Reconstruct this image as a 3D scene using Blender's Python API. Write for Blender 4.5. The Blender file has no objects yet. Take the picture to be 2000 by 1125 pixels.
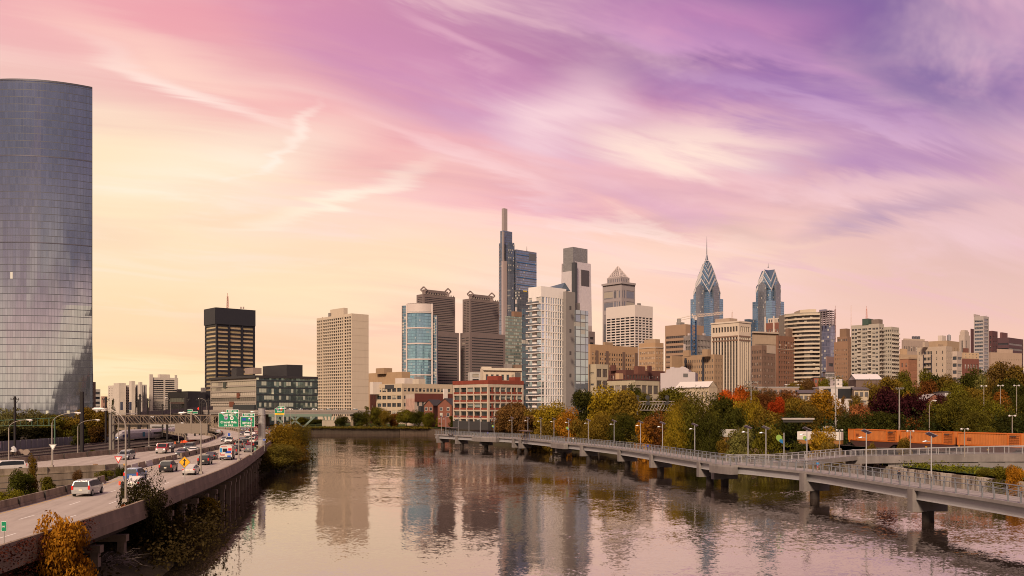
import bpy, math, random
import numpy as np
from mathutils import Vector, Matrix
R_ = math.radians
S = bpy.context.scene
COL = S.collection
random.seed(7)
RNG = np.random.default_rng(11)

# ------------------------------------------------------------------ camera
CAMZ, F, PX, HY = 15.0, 1750.0, 1000.0, 795.0     # eye height, focal length in px, centre and horizon of the 2000 px photo
cam = bpy.data.cameras.new('camera'); camo = bpy.data.objects.new('camera', cam); COL.objects.link(camo)
camo.location = (0, 0, CAMZ); camo.rotation_euler = (R_(90), 0, 0)
cam.sensor_width = 36; cam.lens = F / 2000 * 36; cam.shift_y = (HY - 562.5) / 2000
cam.clip_start = 0.5; cam.clip_end = 40000
S.camera = camo
S.view_settings.view_transform = 'Standard'; S.view_settings.look = 'None'
S.view_settings.exposure = 0.0; S.view_settings.gamma = 1
S.cycles.use_denoising = True; S.cycles.filter_width = 1.0
S.cycles.max_bounces = 6; S.cycles.diffuse_bounces = 2; S.cycles.glossy_bounces = 4
S.cycles.transmission_bounces = 2; S.cycles.transparent_max_bounces = 6
S.cycles.caustics_reflective = False; S.cycles.caustics_refractive = False
S.cycles.sample_clamp_indirect = 4

def lin(c):
    return tuple((x / 255 / 12.92 if x / 255 <= 0.04045 else ((x / 255 + 0.055) / 1.055) ** 2.4) for x in c)

class NT:
    """tiny node-tree writer"""
    def __init__(s, tree): s.t = tree; s.t.nodes.clear()
    def n(s, typ, **kw):
        nd = s.t.nodes.new(typ)
        for k, v in kw.items(): setattr(nd, k, v)
        return nd
    def put(s, sock, v):
        if isinstance(v, bpy.types.NodeSocket): s.t.links.new(v, sock)
        elif isinstance(v, (tuple, list)):
            sock.default_value = tuple(v) + (1,) if (len(v) == 3 and len(sock.default_value) == 4) else v
        else: sock.default_value = v
    def m(s, op, a, b=0.0, c=0.0, clamp=False):
        nd = s.n('ShaderNodeMath', operation=op, use_clamp=clamp)
        for i, v in enumerate((a, b, c)): s.put(nd.inputs[i], v)
        return nd.outputs[0]
    def vm(s, op, a, b=(0, 0, 0)):
        nd = s.n('ShaderNodeVectorMath', operation=op)
        s.put(nd.inputs[0], a)
        if op == 'SCALE': s.put(nd.inputs[3], b)
        else: s.put(nd.inputs[1], b)
        return nd.outputs[0]
    def mix(s, f, a, b, typ='MIX'):
        nd = s.n('ShaderNodeMix', data_type='RGBA', blend_type=typ)
        s.put(nd.inputs[0], f); s.put(nd.inputs[6], a); s.put(nd.inputs[7], b)
        return nd.outputs[2]
    def ramp(s, f, stops, interp='LINEAR'):
        nd = s.n('ShaderNodeValToRGB'); cr = nd.color_ramp; cr.interpolation = interp
        while len(cr.elements) < len(stops): cr.elements.new(0.5)
        for e, (p, c) in zip(cr.elements, stops):
            e.position = p; e.color = (tuple(c) + (1,)) if not isinstance(c, float) else (c, c, c, 1)
        s.put(nd.inputs[0], f); return nd.outputs[0]
    def noise(s, vec, scale, detail=3, rough=.5, dist=0, dim='3D', out=0):
        nd = s.n('ShaderNodeTexNoise', noise_dimensions=dim)
        s.put(nd.inputs['Vector'], vec); s.put(nd.inputs['Scale'], scale); s.put(nd.inputs['Detail'], detail)
        s.put(nd.inputs['Roughness'], rough); s.put(nd.inputs['Distortion'], dist)
        return nd.outputs[out]
    def xyz(s, x, y, z):
        nd = s.n('ShaderNodeCombineXYZ')
        for i, v in enumerate((x, y, z)): s.put(nd.inputs[i], v)
        return nd.outputs[0]
    def sep(s, v):
        nd = s.n('ShaderNodeSeparateXYZ'); s.put(nd.inputs[0], v); return nd.outputs
    def smooth(s, v, a, b):
        nd = s.n('ShaderNodeMapRange', interpolation_type='SMOOTHSTEP')
        s.put(nd.inputs[0], v); nd.inputs[1].default_value = a; nd.inputs[2].default_value = b
        return nd.outputs[0]

# ------------------------------------------------------------------ sky
SUN_DIR = Vector((-0.20, -0.74, 0.58)).normalized()
SUN_EL = math.asin(SUN_DIR.z); SUN_AZ = math.atan2(SUN_DIR.x, SUN_DIR.y)
CLOUDS = [(-22, 22.5, 10, 2.6, 8, (238, 158, 168), .7), (-13, 17.2, 10, 2.6, -6, (246, 164, 168), .75), (2, 13, 9, 1.2, -10, (242, 168, 178), .6), (14, 23.4, 9, 1.2, -12, (206, 140, 186), .7), (-9, 21.5, 9, 2.4, -20, (198, 128, 176), .7), (2, 18.5, 8, 2.2, -14, (196, 140, 186), .7),
          (17, 18.6, 8, 1.8, -12, (140, 100, 172), .8), (22, 14.2, 7, 1.3, -8, (160, 112, 178), .75), (27, 19, 6, 2.4, -25, (100, 76, 148), .7), (25, 23, 8, 2.0, -10, (104, 76, 146), .5), (7, 13.6, 9, 1.6, -8, (214, 158, 186), .65), (23, 10.9, 6, .9, 8, (160, 132, 172), .8),
          (12, 16.4, 7, 1.7, -10, (255, 226, 210), 1), (3.5, 18.8, 5, 2.0, 20, (250, 214, 216), .85), (-22, 20.3, 7, 1.3, -14, (255, 214, 196), .8), (-18, 15.0, 9, 1.8, 16, (255, 240, 216), .85), (-4, 22.4, 4, .9, -25, (240, 190, 204), .7), (22, 12.4, 6, 1.0, -4, (244, 204, 208), .7), (21, 17.0, 9, .7, -22, (214, 172, 206), .7), (15, 21.8, 9, .8, -16, (206, 150, 196), .6), (27, 9.6, 5, 1.4, 10, (240, 200, 204), .7), (6, 8.5, 12, 1.6, 0, (255, 226, 208), .6), (-8, 9, 9, 2.4, 8, (255, 228, 182), .6), (17, 4, 12, 1.2, -2, (240, 196, 180), .5), (-15, 3.5, 8, 1.0, 2, (250, 200, 160), .6), (-23, 2.2, 4, .7, 8, (255, 232, 190), .7), (-20, 18.6, 6, .5, -18, (255, 232, 220), .9), (-11, 13.2, 6, .6, 20, (255, 240, 220), .9), (-15, 16.2, 3, .4, 48, (255, 240, 226), .9), (-3, 15.6, 7, .7, -20, (252, 212, 212), .8), (-17, 11.6, 7, .7, 14, (255, 214, 178), .6), (8, 11.2, 7, .7, -12, (255, 226, 216), .8), (14, 8.4, 7, .5, 5, (228, 180, 188), .6), (-7, 5.8, 6, .7, 6, (250, 196, 172), .6)]
def make_world():
    w = bpy.data.worlds.new('World'); S.world = w; w.use_nodes = True
    t = NT(w.node_tree)
    d = t.n('ShaderNodeTexCoord').outputs['Generated']
    x, y, z = t.sep(d)
    el = t.m('DIVIDE', t.m('ARCSINE', z), R_(90))                 # 0 horizon .. 1 zenith
    el = t.m('MAXIMUM', el, 0.0)
    az = t.m('ARCTAN2', x, y)                                      # 0 ahead, + to the right
    # streaky cirrus laid out on a plane high above the town, so that the bands converge with distance
    zz = t.m('ADD', t.m('MAXIMUM', z, 0.0), 0.15)
    px = t.m('DIVIDE', x, zz); py = t.m('DIVIDE', y, zz)
    a = R_(58)
    u = t.m('ADD', t.m('MULTIPLY', px, math.sin(a)), t.m('MULTIPLY', py, math.cos(a)))      # along the streaks
    v = t.m('SUBTRACT', t.m('MULTIPLY', px, math.cos(a)), t.m('MULTIPLY', py, math.sin(a)))
    warp = t.noise(t.xyz(t.m('MULTIPLY', u, .30), t.m('MULTIPLY', v, .45), 2.0), 1.0, 3, .55, 0, out=1)
    warp = t.vm('SCALE', t.vm('SUBTRACT', warp, (.5, .5, .5)), 1.5)
    st = t.vm('ADD', t.xyz(t.m('MULTIPLY', u, .22), t.m('MULTIPLY', v, .62), 0.0), warp)
    n1 = t.noise(st, 1.0, 7, .56, .35)
    st2 = t.vm('ADD', t.xyz(t.m('MULTIPLY', u, .5), t.m('MULTIPLY', v, 1.6), 7.0), t.vm('SCALE', warp, 1.3))
    n2 = t.noise(st2, 1.0, 6, .6, .5)
    n3 = t.noise(t.vm('ADD', t.xyz(t.m('MULTIPLY', u, .16), t.m('MULTIPLY', v, .30), 31.0), t.vm('SCALE', warp, .5)), 1.0, 3, .5)
    st4 = t.vm('ADD', t.xyz(t.m('MULTIPLY', u, .8), t.m('MULTIPLY', v, 4.0), 17.0), t.vm('SCALE', warp, 2.2))
    n4 = t.noise(st4, 1.0, 5, .62, .6)
    # the broad soft colour bands
    wob = t.m('MULTIPLY', t.m('SUBTRACT', n3, .5), .20)
    hgate = t.smooth(el, .02, .12)
    elw = t.m('ADD', el, t.m('MULTIPLY', wob, hgate))
    def band(stops): return t.ramp(t.m('DIVIDE', elw, .5), [(e / 45.0, lin(c)) for e, c in stops])
    L = band([(0, (252, 220, 168)), (3, (255, 219, 170)), (6, (255, 219, 174)), (9, (255, 228, 186)), (14, (255, 228, 200)), (18, (252, 204, 192)), (21, (242, 180, 180)), (24, (226, 152, 168)), (32, (206, 160, 170)), (45, (196, 168, 172))])
    M = band([(0, (252, 220, 184)), (5, (254, 214, 186)), (9, (254, 206, 186)), (12, (246, 190, 186)), (15, (234, 166, 182)), (19, (214, 146, 180)), (24, (186, 126, 180)), (32, (180, 140, 172)), (45, (196, 168, 172))])
    Rr = band([(0, (246, 206, 182)), (4, (240, 194, 176)), (7, (228, 186, 176)), (11, (218, 174, 182)), (14, (178, 138, 178)), (18, (150, 116, 176)), (22, (120, 90, 160)), (26, (104, 80, 148)), (32, (140, 112, 155)), (45, (196, 168, 172))])
    B = band([(0, (255, 226, 186)), (3, (255, 218, 180)), (5.5, (214, 176, 162)), (8, (104, 94, 110)), (16, (84, 82, 104)), (26, (130, 114, 132)), (45, (196, 168, 172))])
    c = t.mix(t.smooth(az, R_(-26), R_(4)), L, M)
    c = t.mix(t.smooth(az, R_(3), R_(30)), c, Rr)
    back = t.smooth(t.m('ABSOLUTE', az), R_(50), R_(110))
    c = t.mix(back, c, B)
    # dark mauve undersides and pale lit fleece, stronger higher up
    hi = t.smooth(el, .05, .17)
    right = t.smooth(az, R_(-24), R_(20))
    front = t.m('SUBTRACT', 1.0, t.m('MULTIPLY', back, .6))
    mau = t.m('MULTIPLY', t.m('MULTIPLY', t.smooth(n1, .46, .64), hi), t.m('MULTIPLY', front, t.m('ADD', .42, t.m('MULTIPLY', right, .30))))
    c = t.mix(mau, c, t.mix(right, lin((214, 138, 158)), lin((112, 84, 146))))
    pale = t.smooth(t.m('ADD', t.m('MULTIPLY', n2, .62), t.m('MULTIPLY', t.m('SUBTRACT', 1.0, n1), .38)), .475, .64)
    pale = t.m('MULTIPLY', t.m('MULTIPLY', t.m('MULTIPLY', pale, t.smooth(el, .03, .13)), .66), t.m('SUBTRACT', 1.0, back))
    c = t.mix(pale, c, t.mix(right, lin((255, 224, 204)), lin((250, 208, 212))))
    fine = t.m('MULTIPLY', t.m('MULTIPLY', t.smooth(n4, .50, .68), t.smooth(el, .02, .10)), t.m('MULTIPLY', .42, t.m('SUBTRACT', 1.0, back)))
    c = t.mix(fine, c, t.mix(right, lin((255, 232, 214)), lin((236, 180, 200))))
    low = t.m('MULTIPLY', t.m('MULTIPLY', t.smooth(n3, .50, .62), t.m('SUBTRACT', 1.0, hi)), .40)
    c = t.mix(low, c, lin((246, 190, 168)))
    low2 = t.m('MULTIPLY', t.m('MULTIPLY', t.smooth(n1, .47, .60), t.m('SUBTRACT', 1.0, hi)), .45)
    c = t.mix(low2, c, lin((255, 232, 190)))
    # single banks of cloud: (azimuth, elevation, half length, half thickness, tilt, colour, amount) in degrees
    wx, wy, wz = t.sep(warp); n2c = t.m('SUBTRACT', n2, .5); n4c = t.m('SUBTRACT', n4, .5)
    azd = t.m('ADD', t.m('MULTIPLY', az, 57.3), t.m('ADD', t.m('MULTIPLY', wx, 5.0), t.m('MULTIPLY', n2c, 16.0))); eld = t.m('ADD', t.m('MULTIPLY', el, 90.0), t.m('ADD', t.m('MULTIPLY', wy, 2.6), t.m('ADD', t.m('MULTIPLY', n2c, 4.0), t.m('MULTIPLY', n4c, 5.0))))
    tex = t.m('ADD', .45, t.m('MULTIPLY', t.smooth(t.m('ADD', t.m('MULTIPLY', n2, .5), t.m('MULTIPLY', n4, .5)), .38, .60), .55))
    for (A, E, sl, st_, tl, colr, am) in CLOUDS:
        ca, sa = math.cos(R_(tl)), math.sin(R_(tl))
        da = t.m('SUBTRACT', azd, A); de = t.m('SUBTRACT', eld, E)
        p = t.m('DIVIDE', t.m('ADD', t.m('MULTIPLY', da, ca), t.m('MULTIPLY', de, sa)), sl); q = t.m('DIVIDE', t.m('SUBTRACT', t.m('MULTIPLY', de, ca), t.m('MULTIPLY', da, sa)), st_)
        r = t.m('SQRT', t.m('ADD', t.m('MULTIPLY', p, p), t.m('MULTIPLY', q, q)))
        k = t.m('MULTIPLY', t.smooth(r, 1.5, .0), tex)
        c = t.mix(t.m('MULTIPLY', k, am), c, lin(colr))
    below = t.smooth(z, -.10, 0.0)
    c = t.mix(below, lin((92, 76, 70)), c)
    sky = t.n('ShaderNodeTexSky', sky_type='NISHITA'); sky.sun_disc = False
    sky.sun_elevation = SUN_EL; sky.sun_rotation = SUN_AZ
    b1 = t.n('ShaderNodeBackground'); t.put(b1.inputs[0], c); b1.inputs[1].default_value = 1.03
    b2 = t.n('ShaderNodeBackground'); t.put(b2.inputs[0], sky.outputs[0]); b2.inputs[1].default_value = 0.004
    ad = t.n('ShaderNodeAddShader'); o = t.n('ShaderNodeOutputWorld')
    t.put(ad.inputs[0], b1.outputs[0]); t.put(ad.inputs[1], b2.outputs[0]); t.put(o.inputs[0], ad.outputs[0])
make_world()
sun = bpy.data.lights.new('sun', 'SUN'); suno = bpy.data.objects.new('sun', sun); COL.objects.link(suno)
sun.energy = 4.6; sun.angle = R_(12); sun.color = (1.0, .79, .60)
suno.rotation_euler = SUN_DIR.to_track_quat('Z', 'Y').to_euler()

# ------------------------------------------------------------------ helpers
def G(px, py, z=0.0):                       # the place on the level z that shows at this spot of the photo
    d = (CAMZ - z) * F / (py - HY); return Vector(((px - PX) / F * d, d, z))
def AT(px, d, z=0.0): return Vector(((px - PX) / F * d, d, z))
def ZY(py, d): return CAMZ + (HY - py) / F * d

class MB:
    def __init__(s): s.v = []; s.f = []; s.m = []; s.uv = {}
    def face(s, pts, mi=0, uv=None):
        i = len(s.v); s.v += [tuple(p) for p in pts]; s.f.append(tuple(range(i, i + len(pts)))); s.m.append(mi)
        if uv: s.uv[len(s.f) - 1] = uv
    def prism(s, poly, z0, z1, mi=0, cap=True, mt=None):
        n = len(poly)
        for k in range(n):
            a, b = poly[k], poly[(k + 1) % n]
            s.face([(a[0], a[1], z0), (b[0], b[1], z0), (b[0], b[1], z1), (a[0], a[1], z1)], mi)
        if cap:
            s.face([(p[0], p[1], z1) for p in poly], mi if mt is None else mt); s.face([(p[0], p[1], z0) for p in reversed(poly)], mi)
        return s
    def box(s, c, sz, rz=0, mi=0, M=None):
        i = len(s.v); cs, sn = math.cos(rz), math.sin(rz)
        for dz in (-.5, .5):
            for dx, dy in ((-.5, -.5), (.5, -.5), (.5, .5), (-.5, .5)):
                x, y, z = dx * sz[0], dy * sz[1], dz * sz[2]
                p = Vector((c[0] + x * cs - y * sn, c[1] + x * sn + y * cs, c[2] + z))
                s.v.append(tuple(M @ p if M else p))
        for q in ((0, 3, 2, 1), (4, 5, 6, 7), (0, 1, 5, 4), (1, 2, 6, 5), (2, 3, 7, 6), (3, 0, 4, 7)):
            s.f.append(tuple(i + k for k in q)); s.m.append(mi)
        return s
    def tube(s, pts, rad, n=6, mi=0, cap=True):
        pts = [Vector(p) for p in pts]
        if not isinstance(rad, (list, tuple)): rad = [rad] * len(pts)
        i0 = len(s.v)
        for k, p in enumerate(pts):
            t = (pts[min(k + 1, len(pts) - 1)] - pts[max(k - 1, 0)]).normalized()
            a = t.cross(Vector((0, 0, 1)) if abs(t.z) < .9 else Vector((1, 0, 0))).normalized(); b = t.cross(a)
            for j in range(n):
                an = 2 * math.pi * j / n
                s.v.append(tuple(p + (a * math.cos(an) + b * math.sin(an)) * rad[k]))
        for k in range(len(pts) - 1):
            for j in range(n):
                q = i0 + k * n
                s.f.append((q + j, q + n + j, q + n + (j + 1) % n, q + (j + 1) % n)); s.m.append(mi)
        if cap:
            s.f.append(tuple(i0 + j for j in range(n))); s.m.append(mi)
            s.f.append(tuple(i0 + (len(pts) - 1) * n + j for j in reversed(range(n)))); s.m.append(mi)
        return s
    def bar(s, a, b, w, h=None, mi=0):      # square bar between two points
        a, b = Vector(a), Vector(b); h = h or w
        t = (b - a); ln = t.length; t.normalize()
        r = t.cross(Vector((0, 0, 1)) if abs(t.z) < .95 else Vector((0, 1, 0))).normalized(); u = r.cross(t)
        i = len(s.v)
        for p in (a, b):
            for dx, dy in ((-1, -1), (1, -1), (1, 1), (-1, 1)): s.v.append(tuple(p + r * dx * w / 2 + u * dy * h / 2))
        for q in ((0, 1, 2, 3), (7, 6, 5, 4), (0, 4, 5, 1), (1, 5, 6, 2), (2, 6, 7, 3), (3, 7, 4, 0)):
            s.f.append(tuple(i + k for k in q)); s.m.append(mi)
        return s
    def strip(s, A, B, mi=0):               # surface between two lines of points
        for k in range(len(A) - 1): s.face([A[k], A[k + 1], B[k + 1], B[k]], mi)
        return s
    def mesh(s, name, mats, smooth=False):
        me = bpy.data.meshes.new(name); me.from_pydata(s.v, [], s.f)
        for m in (mats if isinstance(mats, (list, tuple)) else [mats]): me.materials.append(m)
        me.polygons.foreach_set('material_index', s.m)
        if smooth: me.polygons.foreach_set('use_smooth', [True] * len(s.f))
        if s.uv:
            ul = me.uv_layers.new(name='UVMap').data
            for pi, uv in s.uv.items():
                ls = me.polygons[pi].loop_start
                for k, q in enumerate(uv): ul[ls + k].uv = q
        me.update(); return me
    def build(s, name, mats, parent=None, loc=(0, 0, 0), smooth=False):
        o = bpy.data.objects.new(name, s.mesh(name, mats, smooth)); COL.objects.link(o); o.location = loc
        if parent: o.parent = parent
        return o

def tag(o, label=None, cat=None, group=None, kind=None):
    for k, v in (('label', label), ('category', cat), ('group', group), ('kind', kind)):
        if v: o[k] = v
    return o
def thing(name, label, cat, loc=(0, 0, 0), rz=0, group=None):
    o = bpy.data.objects.new(name, None); COL.objects.link(o); o.location = loc; o.rotation_euler = (0, 0, rz)
    o.empty_display_size = .5
    return tag(o, label, cat, group)
KIDS = {}
def kids(o):
    return [c for c in COL.objects if c.parent == o]
def dup(o, kl, parent=None):                 # copy a thing; kl = its parts as (object, sub-parts)
    c = o.copy(); COL.objects.link(c); c.parent = parent
    for ch, sub in kl: dup(ch, sub, c)
    return c
def tree_of(o): return [(c, tree_of(c)) for c in kids(o)]

# ------------------------------------------------------------------ materials
MATS = {}
def newmat(key):
    m = bpy.data.materials.new(key); m.use_nodes = True; return m, NT(m.node_tree)
def finish(t, base, rough=.7, metal=0.0, spec=.4, normal=None, emis=None, estr=0.0, trans=None):
    p = t.n('ShaderNodeBsdfPrincipled'); o = t.n('ShaderNodeOutputMaterial')
    t.put(p.inputs['Base Color'], base); t.put(p.inputs['Roughness'], rough); t.put(p.inputs['Metallic'], metal)
    t.put(p.inputs['Specular IOR Level'], spec)
    if normal is not None: t.put(p.inputs['Normal'], normal)
    if emis is not None: t.put(p.inputs['Emission Color'], emis); t.put(p.inputs['Emission Strength'], estr)
    t.put(o.inputs[0], p.outputs[0]); return p
def bump(t, h, dist=.02, strength=.5):
    b = t.n('ShaderNodeBump'); t.put(b.inputs['Strength'], strength); t.put(b.inputs['Distance'], dist); t.put(b.inputs['Height'], h)
    return b.outputs[0]
def objco(t): return t.n('ShaderNodeTexCoord').outputs['Object']
def posco(t): return t.n('ShaderNodeNewGeometry').outputs['Position']
def wall(c, rough=.8, var=.16, metal=0.0, scale=.25, bricks=None):
    """masonry or cladding: colour with blotches, vertical weather streaks and (bricks=course height) courses"""
    key = ('wall', c, rough, var, metal, scale, bricks)
    if key in MATS: return MATS[key]
    m, t = newmat('masonry'); co = posco(t); x, y, z = t.sep(co)
    n = t.noise(co, scale, 4, .6)
    st = t.noise(t.xyz(t.m('MULTIPLY', x, .9), t.m('MULTIPLY', y, .9), t.m('MULTIPLY', z, .05)), 1.0, 3, .6)
    f = t.m('ADD', t.m('MULTIPLY', t.m('SUBTRACT', n, .5), 2 * var), t.m('MULTIPLY', t.m('SUBTRACT', st, .5), 1.6 * var))
    f = t.m('ADD', f, 1.0)
    col = t.vm('SCALE', tuple(c), f)
    if bricks:
        fr = t.m('FRACT', t.m('DIVIDE', z, bricks))
        ln = t.m('LESS_THAN', fr, .10)
        col = t.mix(t.m('MULTIPLY', ln, .35), col, tuple(min(1, q * .55) for q in c))
    finish(t, col, rough, metal, .35)
    MATS[key] = m; return m
def plain(c, rough=.5, metal=0.0, spec=.5, var=.08, scale=3.0, em=None):
    key = ('plain', c, rough, metal, spec, var, em)
    if key in MATS: return MATS[key]
    m, t = newmat('painted_surface'); n = t.noise(objco(t), scale, 3, .6)
    col = t.vm('SCALE', tuple(c), t.m('ADD', 1 - var, t.m('MULTIPLY', n, 2 * var)))
    finish(t, col, rough, metal, spec, emis=(em[:3] if em else None), estr=(em[3] if em else 0))
    MATS[key] = m; return m
def irand(t):
    g = t.n('ShaderNodeNewGeometry').outputs['Random Per Island']; o = t.n('ShaderNodeObjectInfo').outputs['Random']
    return t.m('FRACT', t.m('ADD', t.m('MULTIPLY', g, 7.31), o))
def pane(c=(.05, .055, .07), nx=1, ny=2, blind=.25, bc=(.42, .36, .28), frame=(.1, .09, .085), metal=.35, ft=.06, lit=0.0, warm=None):
    """a window: glass with its panes (uv 0..1), blinds drawn to differing heights"""
    key = ('pane', c, nx, ny, blind, bc, frame, metal, ft, lit)
    if key in MATS: return MATS[key]
    m, t = newmat('window_glass'); uv = t.n('ShaderNodeUVMap').outputs[0]; u, v, _ = t.sep(uv)
    r = irand(t)
    r2 = t.m('FRACT', t.m('MULTIPLY', r, 37.7)); r3 = t.m('FRACT', t.m('MULTIPLY', r, 113.3))
    hasb = t.m('LESS_THAN', r, blind)
    down = t.m('GREATER_THAN', v, t.m('ADD', .05, t.m('MULTIPLY', r2, .8)))
    isb = t.m('MULTIPLY', hasb, down)
    g = t.vm('SCALE', tuple(c), t.m('ADD', .55, t.m('MULTIPLY', r3, .95)))
    base = t.mix(isb, g, tuple(bc))
    fu = t.m('FRACT', t.m('MULTIPLY', u, nx)); fv = t.m('FRACT', t.m('MULTIPLY', v, ny))
    eu = t.m('LESS_THAN', t.m('MINIMUM', fu, t.m('SUBTRACT', 1.0, fu)), ft); ev = t.m('LESS_THAN', t.m('MINIMUM', fv, t.m('SUBTRACT', 1.0, fv)), ft)
    fr = t.m('MAXIMUM', eu, ev)
    base = t.mix(fr, base, tuple(frame))
    notg = t.m('MAXIMUM', fr, t.m('MULTIPLY', isb, .7))
    nrm = t.vm('NORMALIZE', t.vm('ADD', t.n('ShaderNodeNewGeometry').outputs['Normal'], t.vm('SCALE', t.vm('SUBTRACT', t.xyz(r, r2, r3), (.5, .5, .5)), .05)))
    kw = {}
    if lit:
        l = t.m('MULTIPLY', t.m('GREATER_THAN', r3, 1 - lit), t.m('SUBTRACT', 1.0, fr)); kw = dict(emis=(1, .72, .36), estr=t.m('MULTIPLY', l, .8))
    finish(t, base, t.m('ADD', .06, t.m('MULTIPLY', notg, .5)), t.m('MULTIPLY', t.m('SUBTRACT', 1.0, notg), metal), .6, nrm, **kw)
    MATS[key] = m; return m
def curtain(c, pu=1.5, pv=3.8, metal=.8, band=0.0, bc=(.1, .1, .12), mull=(.12, .12, .13), lu=.08, lv=.12, tilt=.02, blind=.1, blc=(.45, .42, .36), lit=0.0, rough=.05, jit=.5):
    """curtain wall, uv in metres: panels pu x pv, mullions, an opaque band at each floor"""
    key = ('curtain', c, pu, pv, metal, band, bc, mull, lu, lv, tilt, blind, blc, lit, rough)
    if key in MATS: return MATS[key]
    m, t = newmat('curtain_wall_glass'); uv = t.n('ShaderNodeUVMap').outputs[0]; u, v, _ = t.sep(uv)
    a = t.m('DIVIDE', u, pu); b = t.m('DIVIDE', v, pv)
    wn = t.n('ShaderNodeTexWhiteNoise', noise_dimensions='3D'); t.put(wn.inputs['Vector'], t.xyz(t.m('FLOOR', a), t.m('FLOOR', b), 3.0))
    r = wn.outputs[0]; rc = wn.outputs[1]
    fa = t.m('FRACT', a); fb = t.m('FRACT', b)
    line = t.m('MAXIMUM', t.m('LESS_THAN', fa, lu), t.m('LESS_THAN', fb, lv))
    big = t.noise(t.xyz(t.m('MULTIPLY', u, .05), t.m('MULTIPLY', v, .05), 1.0), 1.0, 3)
    g = t.vm('SCALE', tuple(c), t.m('ADD', 1 - jit * .6, t.m('ADD', t.m('MULTIPLY', r, jit * .6), t.m('MULTIPLY', big, jit * .6))))
    isb = t.m('MULTIPLY', t.m('LESS_THAN', t.m('FRACT', t.m('MULTIPLY', r, 17.3)), blind), t.m('GREATER_THAN', fb, .45))
    base = t.mix(isb, g, tuple(blc))
    opaque = isb
    if band:
        isband = t.m('LESS_THAN', fb, band); base = t.mix(isband, base, tuple(bc)); opaque = t.m('MAXIMUM', opaque, isband)
    base = t.mix(line, base, tuple(mull)); opaque = t.m('MAXIMUM', opaque, line)
    nrm = t.vm('NORMALIZE', t.vm('ADD', t.n('ShaderNodeNewGeometry').outputs['Normal'], t.vm('SCALE', t.vm('SUBTRACT', rc, (.5, .5, .5)), tilt)))
    kw = {}
    if lit:
        l = t.m('MULTIPLY', t.m('LESS_THAN', t.m('FRACT', t.m('MULTIPLY', r, 71.7)), lit), t.m('SUBTRACT', 1.0, opaque)); kw = dict(emis=(1, .75, .42), estr=t.m('MULTIPLY', l, .55))
    finish(t, base, t.m('ADD', rough, t.m('MULTIPLY', opaque, .45)), t.m('MULTIPLY', t.m('SUBTRACT', 1.0, opaque), metal), .5, nrm, **kw)
    MATS[key] = m; return m
def ground_mat(kind):
    if kind in MATS: return MATS[kind]
    m, t = newmat(kind); co = posco(t)
    n = t.noise(co, .35, 6, .65); n2 = t.noise(co, .045, 4, .6); n3 = t.noise(co, 2.5, 4, .7)
    if kind == 'concrete_road':
        x, y, z = t.sep(co)
        lane = t.noise(t.xyz(t.m('ADD', t.m('MULTIPLY', x, .75), t.m('MULTIPLY', y, .16)), t.m('MULTIPLY', y, .012), 0.0), 1.0, 4, .6)
        f = t.m('ADD', t.m('MULTIPLY', lane, .55), t.m('ADD', t.m('MULTIPLY', n, .3), t.m('MULTIPLY', n3, .15)))
        col = t.ramp(f, [(.30, (.22, .18, .145)), (.48, (.36, .30, .245)), (.7, (.44, .375, .31))])
        finish(t, col, .75, 0, .35, bump(t, n3, .01, .3))
    elif kind == 'concrete':
        x, y, z = t.sep(co)
        st = t.noise(t.xyz(t.m('MULTIPLY', x, .8), t.m('MULTIPLY', y, .8), t.m('MULTIPLY', z, .15)), 1.0, 5, .65)
        col = t.ramp(t.m('ADD', t.m('MULTIPLY', st, .6), t.m('MULTIPLY', n, .4)), [(.30, (.075, .055, .038)), (.48, (.22, .165, .115)), (.68, (.33, .26, .19))])
        finish(t, col, .85, 0, .3, bump(t, n3, .015, .4))
    elif kind == 'grass':
        col = t.ramp(t.m('ADD', t.m('MULTIPLY', n, .5), t.m('MULTIPLY', n3, .5)), [(.3, (.022, .032, .012)), (.52, (.05, .07, .018)), (.75, (.10, .10, .03))])
        finish(t, col, .95, 0, .1, bump(t, n3, .08, .8))
    elif kind == 'earth':
        col = t.ramp(t.m('ADD', t.m('MULTIPLY', n, .4), t.m('ADD', t.m('MULTIPLY', n3, .2), t.m('MULTIPLY', n2, .4))), [(.32, (.02, .022, .008)), (.45, (.032, .026, .013)), (.55, (.05, .038, .022)), (.72, (.035, .042, .012))])
        finish(t, col, .95, 0, .1, bump(t, n3, .1, .7))
    elif kind == 'ballast':
        col = t.ramp(t.m('ADD', t.m('MULTIPLY', n, .4), t.m('MULTIPLY', n3, .6)), [(.3, (.03, .022, .018)), (.55, (.085, .062, .048)), (.8, (.15, .11, .085))])
        finish(t, col, .95, 0, .2, bump(t, n3, .08, .8))
    elif kind == 'stained':
        x, y, z = t.sep(co)
        st = t.noise(t.xyz(t.m('MULTIPLY', x, 1.4), t.m('MULTIPLY', y, 1.4), t.m('MULTIPLY', z, .22)), 1.0, 5, .7)
        col = t.ramp(st, [(.38, (.05, .035, .025)), (.47, (.26, .20, .15)), (.54, (.50, .43, .34)), (.75, (.55, .48, .38))])
        finish(t, col, .85, 0, .3)
    MATS[kind] = m; return m
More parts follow.
